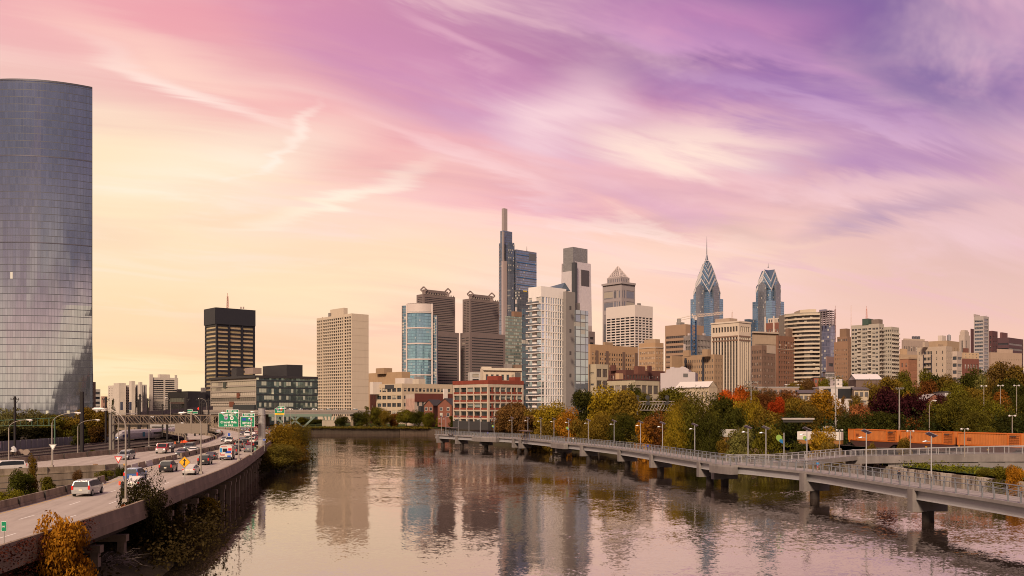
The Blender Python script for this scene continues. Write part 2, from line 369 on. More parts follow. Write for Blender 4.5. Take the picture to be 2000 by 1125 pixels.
def leafmat():
    if 'leaf' in MATS: return MATS['leaf']
    m, t = newmat('foliage'); oi = t.n('ShaderNodeObjectInfo'); g = t.n('ShaderNodeNewGeometry')
    r = g.outputs['Random Per Island']; co = objco(t)
    n = t.noise(t.vm('ADD', t.vm('SCALE', co, 1.0), t.vm('SCALE', t.xyz(1.0, 3.0, 2.0), t.m('MULTIPLY', oi.outputs['Random'], 9.0))), 3.2, 3, .6)
    f = t.m('ADD', .42, t.m('ADD', t.m('MULTIPLY', r, .75), t.m('MULTIPLY', t.smooth(n, .35, .68), .55)))
    col = t.vm('MULTIPLY', oi.outputs['Color'], t.xyz(f, t.m('MULTIPLY', f, t.m('ADD', .86, t.m('MULTIPLY', n, .28))), f))
    d = t.n('ShaderNodeBsdfDiffuse'); t.put(d.inputs[0], col)
    tr = t.n('ShaderNodeBsdfTranslucent'); t.put(tr.inputs[0], t.vm('MULTIPLY', col, (1.15, 1.05, .6)))
    mx = t.n('ShaderNodeMixShader'); mx.inputs[0].default_value = .28
    t.put(mx.inputs[1], d.outputs[0]); t.put(mx.inputs[2], tr.outputs[0])
    o = t.n('ShaderNodeOutputMaterial'); t.put(o.inputs[0], mx.outputs[0])
    MATS['leaf'] = m; return m
def carpaint():
    if 'paint' in MATS: return MATS['paint']
    m, t = newmat('car_paint'); oi = t.n('ShaderNodeObjectInfo')
    n = t.noise(objco(t), 2.0, 4, .6)
    p = finish(t, t.mix(t.m('MULTIPLY', t.smooth(n, .5, .75), .18), oi.outputs['Color'], (.16, .13, .11)), .32, .15, .5)
    p.inputs['Coat Weight'].default_value = .6; p.inputs['Coat Roughness'].default_value = .08
    MATS['paint'] = m; return m
def water_mat():
    m, t = newmat('river_water'); co = posco(t); x, y, z = t.sep(co)
    patch = t.noise(t.xyz(t.m('MULTIPLY', x, .011), t.m('MULTIPLY', y, .030), 4.0), 1.0, 4, .6, .8)
    calm = t.m('ADD', .40, t.m('MULTIPLY', t.smooth(patch, .40, .62), 1.0))
    W = lambda f, o, k: t.vm('SCALE', t.vm('SUBTRACT', t.noise(t.xyz(t.m('MULTIPLY', x, f), t.m('MULTIPLY', y, f * 1.15), o), 1.0, 2, .55, .3, out=1), (.5, .5, .5)), k)
    sl = t.vm('ADD', t.vm('ADD', W(.42, 0.0, .042), W(1.5, 3.0, .085)), t.vm('ADD', W(3.6, 5.0, .105), W(.11, 9.0, .035)))
    nb = t.vm('NORMALIZE', t.vm('ADD', t.vm('MULTIPLY', t.vm('SCALE', sl, calm), (1, 1, 0)), (0, 0, 1)))
    fr = t.n('ShaderNodeFresnel'); fr.inputs[0].default_value = 1.9; t.put(fr.inputs['Normal'], nb)
    d = t.n('ShaderNodeBsdfDiffuse'); d.inputs[0].default_value = (.030, .022, .016, 1)
    g = t.n('ShaderNodeBsdfGlossy'); g.inputs[0].default_value = (1, .93, .915, 1); g.inputs['Roughness'].default_value = .02
    t.put(g.inputs['Normal'], nb)
    mx = t.n('ShaderNodeMixShader'); t.put(mx.inputs[0], t.m('ADD', t.m('MULTIPLY', fr.outputs[0], .70), .30, clamp=True)); t.put(mx.inputs[1], d.outputs[0]); t.put(mx.inputs[2], g.outputs[0])
    o = t.n('ShaderNodeOutputMaterial'); t.put(o.inputs[0], mx.outputs[0]); return m
# ------------------------------------------------------------------ river, banks and terrain
LEFT_SHORE = [(-26, -60), (-27, 40), (-29, 66), (-31, 80), (-35, 97), (-40, 114), (-49, 124), (-55, 150), (-61, 172), (-60, 190), (-55, 200), (-54, 214), (-60, 240), (-70, 280), (-82, 330), (-94, 400), (-108, 470), (-114, 505)]
RIGHT_SHORE = [(-38, 492), (-28, 440), (-22, 400), (-10, 356), (1, 332), (12, 312), (24, 292), (38, 274), (54, 256), (66, 240), (73, 222), (77, 200), (78, 175), (83, 145), (86, 110), (88, 60), (90, -60)]
RIVER = LEFT_SHORE + RIGHT_SHORE
def river_sd(P):                              # signed distance to the river outline, positive on land
    A = np.array(RIVER, float); B = np.roll(A, -1, 0); best = np.full(len(P), 1e9); ins = np.zeros(len(P), bool)
    for a, b in zip(A, B):
        d = b - a; t = np.clip(((P - a) @ d) / max(d @ d, 1e-9), 0, 1)
        best = np.minimum(best, np.linalg.norm(P - (a + t[:, None] * d), axis=1))
        c = (a[1] > P[:, 1]) != (b[1] > P[:, 1])
        with np.errstate(divide='ignore', invalid='ignore'):
            xi = (b[0] - a[0]) * (P[:, 1] - a[1]) / (b[1] - a[1]) + a[0]
        ins ^= c & (P[:, 0] < xi)
    return np.where(ins, -best, best)
def sstep(x, a, b):
    t = np.clip((x - a) / (b - a), 0, 1); return t * t * (3 - 2 * t)
def heights(P):
    sd = river_sd(P); x, y = P[:, 0], P[:, 1]
    h = -3 + 3.6 * sstep(sd, -4, 1.2)
    right = sstep(x, -30, 20)
    far = sstep(y, 470, 500)
    h += sstep(sd, 0, 5) * (1.6 + .8 * np.maximum(right, far))
    h += right * (sstep(sd, 10, 45) * 2.2 + sstep(sd, 60, 190) * 5.2 + sstep(sd, 190, 420) * 3)
    h += (1 - right) * (sstep(sd, 60, 260) * 4.5)
    h += (np.sin(x * .31 + y * .17) + np.sin(x * .13 - y * .23)) * .12 * sstep(sd, 2, 10)
    return h
def gz(x, y): return float(heights(np.array([[x, y]], float))[0])
def make_terrain():
    def axis(lo, hi, st, far):
        a = list(np.arange(lo, hi + .1, st)); k = st
        while a[-1] < far: k *= 1.5; a.append(a[-1] + k)
        k = st
        while a[0] > -far: k *= 1.5; a.insert(0, a[0] - k)
        return np.array(a)
    xs = axis(-260, 260, 3.0, 16000); ys = axis(-60, 620, 3.5, 16000)
    X, Y = np.meshgrid(xs, ys); P = np.stack([X.ravel(), Y.ravel()], 1); Z = heights(P)
    nx, ny = len(xs), len(ys)
    i = (np.arange(ny - 1)[:, None] * nx + np.arange(nx - 1)[None]).ravel()
    F4 = np.stack([i, i + 1, i + nx + 1, i + nx], 1)
    me = bpy.data.meshes.new('ground'); me.from_pydata(np.column_stack([P, Z]).tolist(), [], F4.tolist())
    me.materials.append(ground_mat('earth')); me.polygons.foreach_set('use_smooth', [True] * len(F4))
    o = bpy.data.objects.new('ground', me); COL.objects.link(o); tag(o, kind='structure')
make_terrain()
_w = MB(); _w.face([(-420, -120, 0), (260, -120, 0), (260, 640, 0), (-420, 640, 0)])
tag(_w.build('river_water', water_mat()), kind='structure')

MOSS = wall((.23, .165, .11), .9, .5, 0, .45)
CONC, ROADM = ground_mat('concrete'), ground_mat('concrete_road')
STEEL = plain((.33, .32, .32), .45, .4)
GALV = plain((.40, .37, .33), .5, .3)
DARKM = plain((.03, .026, .024), .6)
def interp(line, d):
    ds = [p[1] for p in line]; xs = [p[0] for p in line]
    return float(np.interp(d, ds, xs))
def offset(line, w):                           # shift a polyline sideways (to the right of its direction)
    out = []
    for k, p in enumerate(line):
        a, b = Vector(line[max(k - 1, 0)]), Vector(line[min(k + 1, len(line) - 1)])
        t = (b - a).normalized(); out.append((p[0] + t.y * w, p[1] - t.x * w))
    return out
def dense(line, step):
    out = [Vector(line[0])]
    for a, b in zip(line, line[1:]):
        a, b = Vector(a), Vector(b); n = max(1, int((b - a).length / step))
        out += [a.lerp(b, (k + 1) / n) for k in range(n)]
    return out
def smoothline(line, step=3.0):                # Catmull-Rom through the points
    P = [Vector(p) for p in line]; P = [2 * P[0] - P[1]] + P + [2 * P[-1] - P[-2]]; out = []
    for k in range(1, len(P) - 2):
        n = max(2, int((P[k + 1] - P[k]).length / step))
        for j in range(n):
            t = j / n; a, b, c, d = P[k - 1], P[k], P[k + 1], P[k + 2]
            out.append(.5 * ((2 * b) + (c - a) * t + (2 * a - 5 * b + 4 * c - d) * t * t + (3 * b - a - 3 * c + d) * t ** 3))
    return out + [P[-2]]

# ------------------------------------------------------------------ expressway
DECK = 5.3
NB_R = [(-30.5, -30), (-31, 20), (-32, 40), (-33, 57), (-35, 82), (-37.5, 97), (-43.5, 138), (-57, 203), (-69.5, 260), (-86, 320), (-112, 385), (-150, 450)]
NB_L = [(-44, -30), (-44, 20), (-44.5, 40), (-47.5, 82), (-52, 113), (-58, 138), (-63.5, 178), (-69.5, 220), (-82.5, 283), (-97.5, 330), (-123, 388), (-160, 452)]
SB_R = [(-150, 96), (-110, 108), (-84, 119), (-72, 127), (-65.5, 133), (-60.5, 142), (-64.7, 178), (-70.7, 220), (-83.7, 283), (-98.7, 330), (-124.2, 388), (-161, 452)]
SB_L = [(-150, 116), (-112, 131), (-93, 144), (-86, 152), (-84, 165), (-82.5, 179), (-80, 197), (-81.5, 232), (-91, 274), (-107, 330), (-136, 392), (-172, 455)]
nbr, nbl, sbr, sbl = (smoothline(l, 3) for l in (NB_R, NB_L, SB_R, SB_L))
def resample(line, n):
    P = [Vector(p) for p in line]; L = [0]
    for a, b in zip(P, P[1:]): L.append(L[-1] + (b - a).length)
    q = np.linspace(0, L[-1], n)
    return [(float(np.interp(s, L, [p.x for p in P])), float(np.interp(s, L, [p.y for p in P]))) for s in q]
def road(name, l, r, z):
    a, b = resample(l, 160), resample(r, 160)
    m = MB(); m.strip([(p[0], p[1], z) for p in a], [(p[0], p[1], z) for p in b])
    return a, b, tag(m.build(name, ROADM), kind='structure')
nla, nra, _ = road('northbound_road', nbl, nbr, DECK)
sla, sra, _ = road('southbound_road', sbl, sbr, DECK)
def wall_line(line, z0, z1, w0, w1, m, mi=0):   # a long wall, w0 wide at its foot and w1 at its top
    c = [Vector(p) for p in line]
    a0, a1 = offset(c, -w0 / 2), offset(c, w0 / 2); b0, b1 = offset(c, -w1 / 2), offset(c, w1 / 2)
    v = lambda L, z: [(p[0], p[1], z) for p in L]
    m.strip(v(a0, z0), v(b0, z1), mi); m.strip(v(b0, z1), v(b1, z1), mi); m.strip(v(b1, z1), v(a1, z0), mi)
    for e in (0, -1):
        q = [(a0[e][0], a0[e][1], z0), (a1[e][0], a1[e][1], z0), (b1[e][0], b1[e][1], z1), (b0[e][0], b0[e][1], z1)]
        m.face(q if e == 0 else q[::-1], mi)
    return m
# the viaduct below the river-side edge: slab edge, girders, bents
def viaduct():
    t = thing('highway_viaduct', 'concrete viaduct carrying the northbound lanes along the river edge on rows of piers', 'viaduct', (-33, 57, 0))
    O = Vector((-33, 57)); loc = lambda L: [(p[0] - O.x, p[1] - O.y) for p in L]
    R = loc(nra); Lf = loc(nla)
    m = MB(); edge = offset(R, .9)
    m.strip([(p[0], p[1], DECK - .02) for p in R], [(p[0], p[1], DECK - .02) for p in edge])
    m.strip([(p[0], p[1], DECK - .02) for p in edge], [(p[0], p[1], DECK - .75) for p in edge])
    m.strip([(p[0], p[1], DECK - .75) for p in edge], [(p[0], p[1], DECK - .75) for p in Lf])
    m.strip([(p[0], p[1], DECK - .75) for p in Lf], [(p[0], p[1], DECK - .02) for p in Lf])
    m.build('deck_slab', MOSS, t)
    p = MB(); wall_line(offset(R, .55), DECK - .03, DECK + .95, .5, .28, p); p.build('parapet', MOSS, t)
    g = MB()
    for off in (-1.0, -3.6, -6.5):
        c = offset(R, off); wall_line(c, DECK - 1.7, DECK - .74, .45, .45, g)
        g.strip([(q[0] - .2, q[1], DECK - 1.7) for q in c], [(q[0] + .2, q[1], DECK - 1.7) for q in c])
    g.build('girder', wall((.07, .05, .034), .9, .3), t)  # darker brown than the slab, painting in the shade under the overhang
    line = dense([Vector(q) for q in R], 1.0)
    L = 0; nxt = 52
    for a, b in zip(line, line[1:]):
        L += (b - a).length
        if L >= nxt and b.y + O.y < 330:
            nxt += 6.4
            tt = (b - a).normalized(); nrm = Vector((tt.y, -tt.x))
            k = MB(); ang = math.atan2(tt.y, tt.x)
            c = b - nrm * 4.3
            k.box((c.x, c.y, DECK - 2.0), (.8, 9.4, .6), ang)
            for s in (-.1, -3.6, -7.6):
                q = b + nrm * s; k.box((q.x, q.y, (DECK - 2.3 - 2.5) / 2), (.62, .62, DECK - 2.3 + 2.5), ang)
            k.build('pier', MOSS, t)
viaduct()
def barrier(name, line, label, z=DECK, h=.95, gaps=None, seg=None):
    t = thing(name, label, 'barrier', (line[0][0], line[0][1], z))
    O = Vector(line[0]); m = MB()
    P = dense([Vector(q) - O for q in line], 2.0)
    wall_line(P, 0, .28, .62, .5, m); wall_line(P, .27, h, .32, .2, m)
    j = m; acc = 0
    for a, b in zip(P, P[1:]):
        acc += (b - a).length
        if acc > 6: acc = 0; tt = (b - a).normalized(); j.box((b.x, b.y, h / 2 - .01), (.07, .66, h), math.atan2(tt.y, tt.x), 1)
    m.build('barrier_wall', [CONC, plain((.05, .042, .035), .9)], t)
    return t
sub = lambda L, a, b: [p for p in L if a <= p[1] <= b]
barrier('concrete_barrier', sub(nla, -10, 117), 'long concrete barrier beside the northbound lanes in front of the sunken planted gore')
barrier('concrete_barrier', offset(sub(nla, 168, 440), -.6), 'long concrete median barrier dividing the two carriageways past the portable blocks')
barrier('concrete_barrier', [p for p in sra if p[0] < -60.4 and p[1] < 141], 'concrete barrier curving along the near edge of the southbound lanes above the planted gore')
barrier('concrete_barrier', [p for p in sla if p[1] > 118], 'outer concrete barrier of the southbound lanes beside the railway')
# portable blocks in the gap of the median: alternately old brown and new pale
for k in range(8):
    d = 133 + k * 4.3; x = interp(NB_L, d) - .6; x2 = interp(NB_L, d + 4) - .6
    m = MB(); wall_line([(0, 0), (x2 - x, 3.9)], 0, .3, .62, .5, m); wall_line([(0, 0), (x2 - x, 3.9)], .29, .9, .32, .2, m)
    o = m.build('concrete_block', plain((.46, .42, .38), .8) if k in (1, 3) else CONC, None, (x, d, DECK + .004))
    tag(o, ['first brown concrete block of the median row, next to the gore nose', 'pale new concrete block nearest the gore nose in the median row', 'short brown concrete block between the two pale median blocks', 'second pale concrete block of the median row', 'brown weathered concrete block just after the second pale block', 'brown concrete block in the middle of the far half of the median row', 'second last concrete block before the continuous median barrier', 'last concrete block touching the continuous median barrier'][k], 'concrete block', 'portable concrete blocks in the median')
# crash cushion on the gore nose, its retaining wall and handrail
t = thing('crash_cushion', 'grey ribbed crash cushion with a yellow nose on the gore beside the lamp post', 'crash cushion', (-63.5, 137.5, DECK), R_(40))
m = MB()
for k in range(6): m.box((.2 + k * .62, 0, .42), (.58, .75 + .04 * (k % 2), .8))
m.build('fender_panels', GALV, t)
m = MB(); m.box((3.95, 0, .42), (.3, .8, .82)); m.build('nose', plain((.75, .38, .03), .5), t)
m = MB(); m.box((-.4, 0, .5), (.5, .9, 1.0)); m.build('backstop', plain((.3, .18, .1), .7), t)
t = thing('retaining_wall', 'stained concrete retaining wall with a pipe rail under the southbound lanes', 'retaining wall', (-72, 126, 2))
O = Vector((-72, 126)); W = [Vector(p) - O for p in sra if p[0] < -59.9 and p[1] < 141]
m = MB(); wall_line([(p.x + .35, p.y - .45) for p in W], -1, 3.2, .3, .3, m); m.build('wall_face', CONC, t)
m = MB()
for z in (1.6, 2.4): m.tube([(p.x + 1.2, p.y - 1.6, z) for p in W], .05, 5)
for p in W[::4]: m.tube([(p.x + 1.2, p.y - 1.6, 0), (p.x + 1.2, p.y - 1.6, 2.45)], .04, 5)
m.build('handrail', DARKM, t)
# painted lane lines
WHITE = plain((.72, .68, .6), .7, var=.2); YEL = plain((.55, .33, .07), .7, var=.25)
def lane(name, la, ra, f, dash, mat, w=.14, z=DECK + .004):
    m = MB(); n = len(la); acc = 0; on = True
    P = [Vector(a).lerp(Vector(b), f) for a, b in zip(la, ra)]; P = dense(P, 1.0)
    for a, b in zip(P, P[1:]):
        acc += (b - a).length
        if dash and (acc % 12) > 3.2: continue
        t = (b - a).normalized(); q = Vector((t.y, -t.x)) * w / 2
        m.face([(a.x - q.x, a.y - q.y, z), (a.x + q.x, a.y + q.y, z), (b.x + q.x, b.y + q.y, z), (b.x - q.x, b.y - q.y, z)])
    tag(m.build(name, mat), kind='structure')
lane('lane_dashes', nla, nra, .36, True, WHITE); lane('lane_dashes', nla, nra, .66, True, WHITE)
lane('edge_line', nla, nra, .07, False, YEL); lane('edge_line', nla, nra, .96, False, WHITE)
lane('lane_dashes', sla, sra, .36, True, WHITE); lane('lane_dashes', sla, sra, .66, True, WHITE)
lane('edge_line', sla, sra, .94, False, YEL); lane('edge_line', sla, sra, .05, False, WHITE)
# the connecting ramp that swings in from the left far up
rmp = smoothline([(-175, 395), (-152, 372), (-134, 352), (-118, 322), (-104, 296), (-93, 268)], 3)
m = MB(); m.strip([(p.x, p.y, 6.0 + .0 * k) for k, p in enumerate(offset(rmp, -4) and [Vector(q) for q in offset(rmp, -4)])], [(q[0], q[1], 6.0) for q in offset(rmp, 4)])
tag(m.build('ramp_road', ROADM, None, (0, 0, -.69)), kind='structure')
barrier('ramp_barrier', offset(rmp, 4.3), 'near concrete barrier of the curved ramp joining the southbound lanes')
barrier('ramp_barrier', offset(rmp, -4.3), 'far concrete barrier of the curved ramp beside the rail yard')

# ------------------------------------------------------------------ railway on the left
tracks = [[(-128, 120), (-131, 200), (-134, 260), (-139, 310), (-136, 335), (-135, 350), (-138, 372), (-150, 400), (-175, 430)],
          [(-121, 120), (-124, 200), (-127, 260), (-131, 310), (-128, 340), (-127, 362), (-132, 388), (-146, 412), (-172, 442)],
          [(-114, 120), (-117, 200), (-119, 260), (-121, 310), (-118, 345), (-120, 372), (-128, 398), (-142, 422), (-168, 452)]]
bal = MB(); c = smoothline([(-122, 90), (-124, 200), (-128, 290), (-127, 340), (-129, 380), (-146, 414), (-174, 444)], 4)
bal.strip([(q[0], q[1], gz(*q) + .12 if 0 else 2.75) for q in offset(c, -15)], [(q[0], q[1], 2.75) for q in offset(c, 12)])
tag(bal.build('track_ballast', ground_mat('ballast')), kind='structure')
RUST = plain((.075, .045, .03), .6, .3)
for k, tr in enumerate(tracks):
    t = thing('railway_track', ['rusty railway track under the silver train', 'middle rusty railway track right of the train', 'rusty railway track nearest the highway'][k], 'railway track', (tr[0][0], tr[0][1], 2.76), 0, 'railway tracks beside the highway')
    P = [p - Vector(tr[0]) for p in smoothline(tr, 3)]
    for s in (-.72, .72):
        m = MB(); wall_line(offset(P, s), .14, .30, .12, .07, m); m.build('rail', RUST, t)
    m = MB()
    for a, b in zip(dense(P, .8), dense(P, .8)[1:]):
        tt = (b - a).normalized(); m.box((a.x, a.y, .07), (.24, 2.5, .14), math.atan2(tt.y, tt.x))
    tag(m.build('sleeper', plain((.05, .038, .03), .9), t), kind='stuff')
# ------------------------------------------------------------------ far bank: lawn and sea wall
m = MB(); m.face([(-116, 501, 3.0), (-40, 492, 3.0), (-22, 520, 3.5), (-20, 560, 4.2), (-130, 575, 4.2)])
tag(m.build('lawn', ground_mat('grass'), None, (0, 0, .35)), kind='structure')
t = thing('sea_wall', 'low brown stone sea wall along the far bank below the lawn', 'sea wall', (-114, 499, 0))
m = MB(); wall_line([(0, 0), (30, -3), (52, -5)], -2, 3.3, 1.2, .9, m); m.build('stone_face', wall((.055, .038, .026), .9, .4, 0, .8), t)
m = MB(); wall_line([(52.2, -5), (64, -6), (77, -8.5)], -2, 3.1, 1.6, 1.2, m); m.build('rubble_section', wall((.075, .05, .033), .9, .6, 0, .9), t)
m = MB(); wall_line([(0, 0), (30, -3), (52, -5)], 3.29, 3.5, 1.1, 1.1, m); m.build('coping', wall((.10, .07, .05)), t)
# stained walls, grass strip on the right bank
t = thing('stained_sea_wall', 'pale sea wall with dark drip stains below the grass strip on the right bank', 'sea wall', (72.5, 224, 0))
O = Vector((72.5, 224)); Ws = [Vector(q) - O for q in [(70, 232), (72.5, 224), (76, 203), (77.2, 176), (80, 160), (82.6, 145), (85.6, 110), (87.6, 60), (89, 20)]]
m = MB(); wall_line(dense(Ws, 3), -3, 2.9, .9, .7, m); m.build('wall_face', ground_mat('stained'), t)
m = MB()
for k, p in enumerate(dense(Ws, 13)[1:-1:2]): m.box((p.x - .1, p.y, .6), (1.1, 2.6, 4.6), .1)
m.build('pilaster', CONC, t)
t = thing('retaining_wall', 'tan block retaining wall on the bank below the willow shrubs', 'retaining wall', (46, 266, 0))
m = MB(); wall_line(dense([Vector((-8, 8)), Vector((8, -9)), Vector((18, -17)), Vector((24, -26))], 2), -1.5, 3.6, .8, .7, m); m.build('wall_face', wall((.36, .24, .16), .9, .2, 0, .6, .6), t)
m = MB(); g1 = [(78.4, 205), (78.6, 176), (81.4, 160), (84, 145), (87, 110), (89, 60)]
m.strip([(q[0] + .2, q[1], 2.86) for q in g1], [(q[0] + 9, q[1] + 3, 3.4) for q in g1])
tag(m.build('grass_strip', ground_mat('grass'), None, (0, 0, .25)), kind='structure')
m = MB(); m.face([(62, 300, 5.2), (74, 250, 5.2), (96, 176, 5.2), (118, 176, 5.4), (95, 255, 5.4), (80, 305, 5.4)])
tag(m.build('track_ballast', ground_mat('ballast'), None, (0, 0, .25)), kind='structure')

# ------------------------------------------------------------------ boardwalk over the water
BDZ = 4.5
BF = [(62, -20), (60, 20), (58, 60), (55.3, 97), (52.5, 117), (48.8, 142), (43.5, 157), (37.5, 172), (27, 226), (15.5, 262), (0, 304), (-11, 318), (-20, 332), (-30, 347)]   # river-side edge
BW = 4.9
bfl = smoothline(BF, 2.0); bbk = [Vector(q) for q in offset(bfl, BW)]
GREYC = wall((.27, .235, .215), .75, .3, 0, .5); GREYD = wall((.20, .17, .155), .8, .4, 0, .5)
RAILM = plain((.25, .26, .275), .45, .4)
RAILF = plain((.36, .34, .335), .5, .2)
def railing(parent, line, z, name='railing', post=1.9, h=1.3, mat=None, every=True):
    """steel railing: posts, top rail and thin wires"""
    m = MB(); P = dense(line, .5); acc = 9; k0 = 0
    for a, b in zip(P, P[1:]):
        acc += (b - a).length
        if acc >= post:
            acc = 0; tt = (b - a).normalized(); m.box((a.x, a.y, z + h / 2), (.10, .16, h), math.atan2(tt.y, tt.x))
    L = [(p.x, p.y) for p in dense(line, 2)]
    V = lambda zz: [(p[0], p[1], zz) for p in L]
    wall_line(L, z + h - .02, z + h + .07, .17, .17, m)
    for k in range(6): m.tube(V(z + .16 + k * .18), .016, 3, cap=False, mi=1)
    o = m.build(name, [mat or RAILM, RAILF], parent)
    if len(P) * .5 / post > 100: tag(o, kind='stuff')
def boardwalk():
    t = thing('boardwalk', 'long grey concrete boardwalk with steel railings curving over the river on piers', 'boardwalk', (52.5, 117, 0))
    O = Vector((52.5, 117)); l = lambda L: [Vector(q) - O for q in L]
    f, b = l(bfl), l(bbk)
    # the wide look-out bays on the river side
    m = MB(); z1, z0 = BDZ, BDZ - .38
    V = lambda L, z: [(p.x, p.y, z) for p in L]
    m.strip(V(f, z1), V(b, z1)); m.strip(V(f, z0), V(f, z1)); m.strip(V(b, z1), V(b, z0)); m.strip(V(b, z0), V(f, z0))
    s = m; P = dense([(p + q) / 2 for p, q in zip(f, b)], 6)
    for a, c in zip(P, P[1:]):
        tt = (c - a).normalized(); s.box((c.x, c.y, BDZ + .004), (.05, BW - .4, .008), math.atan2(tt.y, tt.x), 1)
    m.build('deck', [GREYC, plain((.12, .1, .09), .9)], t)
    for off, nm in ((.55, 'girder'), (BW - .9, 'girder')):
        g = MB(); c = [Vector(q) for q in offset(f, off)]
        wall_line([(p.x, p.y) for p in c], z0 - 1.05, z0 + .01, .22, .22, g); wall_line([(p.x, p.y) for p in c], z0 - 1.2, z0 - 1.05, .62, .55, g)
        g.strip(V([p + Vector((-.28, 0)) for p in c], z0 - 1.2), V([p + Vector((.28, 0)) for p in c], z0 - 1.2))
        g.build(nm, RAILF, t)
    railing(t, [Vector(q) for q in offset(f, .16)], BDZ, 'river_railing')
    railing(t, [Vector(q) for q in offset(f, BW - .16)], BDZ, 'land_railing')
    # piers: hammerhead cap with a front fascia block, column in the water
    for d in (64, 90, 117.5, 146, 170, 176, 203, 226, 250, 268, 297, 303, 318, 333, 345):
        x = interp(BF, d); k = min(range(len(bfl)), key=lambda i: abs(bfl[i].y - d)); tt = (bfl[min(k + 1, len(bfl) - 1)] - bfl[max(k - 1, 0)]).normalized(); nn = Vector((tt.y, -tt.x))
        ang = math.atan2(tt.y, tt.x); c = Vector((x, d)) - O
        pr = MB(); q = c + nn * .02; pr.box((q.x, q.y, BDZ - 1.7), (1.15, .55, 3.0), ang)
        q = c + nn * 2.5; pr.box((q.x, q.y, BDZ - 2.35), (1.1, 4.5, 1.7), ang)
        pr.build('pier_cap', GREYD, t)
        pr = MB(); q = c + nn * 2.3; e = [(q.x + math.cos(a) * .75, q.y + math.sin(a) * .75) for a in (2 * math.pi * j / 14 for j in range(14))]
        pr.prism(e, -2.5, BDZ - 3.1); pr.build('pier_column', wall((.032, .023, .018), .8, .4, 0, .8), t)
    # look-out bay near the middle
    for (pa, pb, w) in ((162, 171, 1.6), (258, 270, 1.3), (310, 322, 1.3)):
        seg = [p for p in f if pa <= p.y + O.y <= pb]
        if len(seg) < 2: continue
        o1 = [Vector(q) for q in offset(seg, -w)]
        m = MB(); m.prism([(p.x, p.y) for p in ([seg[0]] + o1 + [seg[-1]])][::-1], BDZ - .4, BDZ - .01); m.build('lookout_bay', GREYC, t)
        m = MB(); mid = [(a + c) / 2 for a, c in zip(seg, o1)]; wall_line([(p.x, p.y) for p in mid], BDZ - 1.7, BDZ - .39, w, w, m); m.build('bay_beam', GREYD, t)
        railing(t, o1, BDZ, 'bay_railing')
    return t
boardwalk()
def shelter(d, label):
    x = interp(BF, d); k = min(range(len(bfl)), key=lambda i: abs(bfl[i].y - d)); tt = (bfl[k + 1] - bfl[k - 1]).normalized()
    t = thing('shade_shelter', label, 'shelter', (x, d, BDZ), math.atan2(tt.y, tt.x) + math.pi, 'flat roofed shelters on the boardwalk')
    # local x along the walk, +y towards the river
    m = MB(); m.box((0, .1, 2.72), (6.0, 2.6, .16)); m.box((0, .1, 2.58), (5.2, .2, .14)); m.build('roof', plain((.14, .10, .095), .6), t)
    for px_ in (-2.2, -.75, .75, 2.2):
        m = MB(); m.box((px_, .45, 1.0), (.15, .15, 3.1)); m.build('post', plain((.10, .105, .16), .5), t)
    m = MB(); m.box((0, -.5, .45), (3.6, .45, .08)); m.box((-1.5, -.5, .2), (.1, .4, .42)); m.box((1.5, -.5, .2), (.1, .4, .42)); m.build('bench', plain((.2, .14, .1), .7), t)
shelter(292, 'flat roofed shelter with slim dark posts, the nearer one on the boardwalk')
shelter(336, 'flat roofed shelter at the far end of the boardwalk')
# walkway that joins the boardwalk to the bank, and the ramp that climbs over the tracks
def link_deck(name, label, cat, pts, w, z, wallmat, wh, foot):
    t = thing(name, label, cat, (pts[0][0], pts[0][1], 0)); O = Vector(pts[0][:2])
    n = 24; P = [Vector(pts[0][:2]).lerp(Vector(pts[-1][:2]), k / n) - O for k in range(n + 1)] if len(pts) == 2 else [p - O for p in smoothline([q[:2] for q in pts], 2)]
    Z = [z[0] + (z[1] - z[0]) * k / (len(P) - 1) for k in range(len(P))]
    a, b = offset(P, -w / 2), offset(P, w / 2); V = lambda L, dz: [(q[0], q[1], zz + dz) for q, zz in zip(L, Z)]
    m = MB(); m.strip(V(a, 0), V(b, 0)); m.strip(V(a, -wh), V(a, 0)); m.strip(V(b, 0), V(b, -wh)); m.strip(V(b, -wh), V(a, -wh))
    m.build('deck', wallmat, t)
    for nm, L in (('near_railing', a), ('far_railing', b)):
        q = MB(); r = MB()
        for k, p in enumerate(L):
            q.box((p[0], p[1], Z[k] + .65), (.12, .12, 1.3))
        r.tube(V(L, 1.3), .07, 5); r.tube(V(L, .15), .04, 4)
        for k in range(5): r.tube(V(L, .35 + .19 * k), .016, 3, cap=False)
        q.v, q.f, q.m = q.v + r.v, q.f + [tuple(i + len(q.v) for i in f) for f in r.f], q.m + r.m
        q.build(nm, RAILF, t)
    return t, P, Z
link_deck('access_walkway', 'grey railed walkway joining the boardwalk to the bank', 'walkway', [(41, 170), (50, 170), (60, 178), (71, 188)], 4.2, (4.49, 4.9), GREYD, .9, 0)
tw, P_, Z_ = link_deck('access_ramp', 'long grey concrete ramp with railing climbing over the tracks at the right', 'ramp', [(71, 189), (80, 182), (96, 168), (128, 146)], 4.4, (4.6, 8.6), GREYD, 1.5, 0)
m = MB()
for k in range(6, len(P_) - 1, 2):
    tt = (P_[k + 1] - P_[k]).normalized(); q = P_[k]; m.box((q.x, q.y, (Z_[k] - 1.5 + 2) / 2), (9.0, 3.9, Z_[k] - 3.5), math.atan2(tt.y, tt.x))
m.build('abutment_wall', wall((.21, .185, .17), .85, .2, 0, .5), tw)
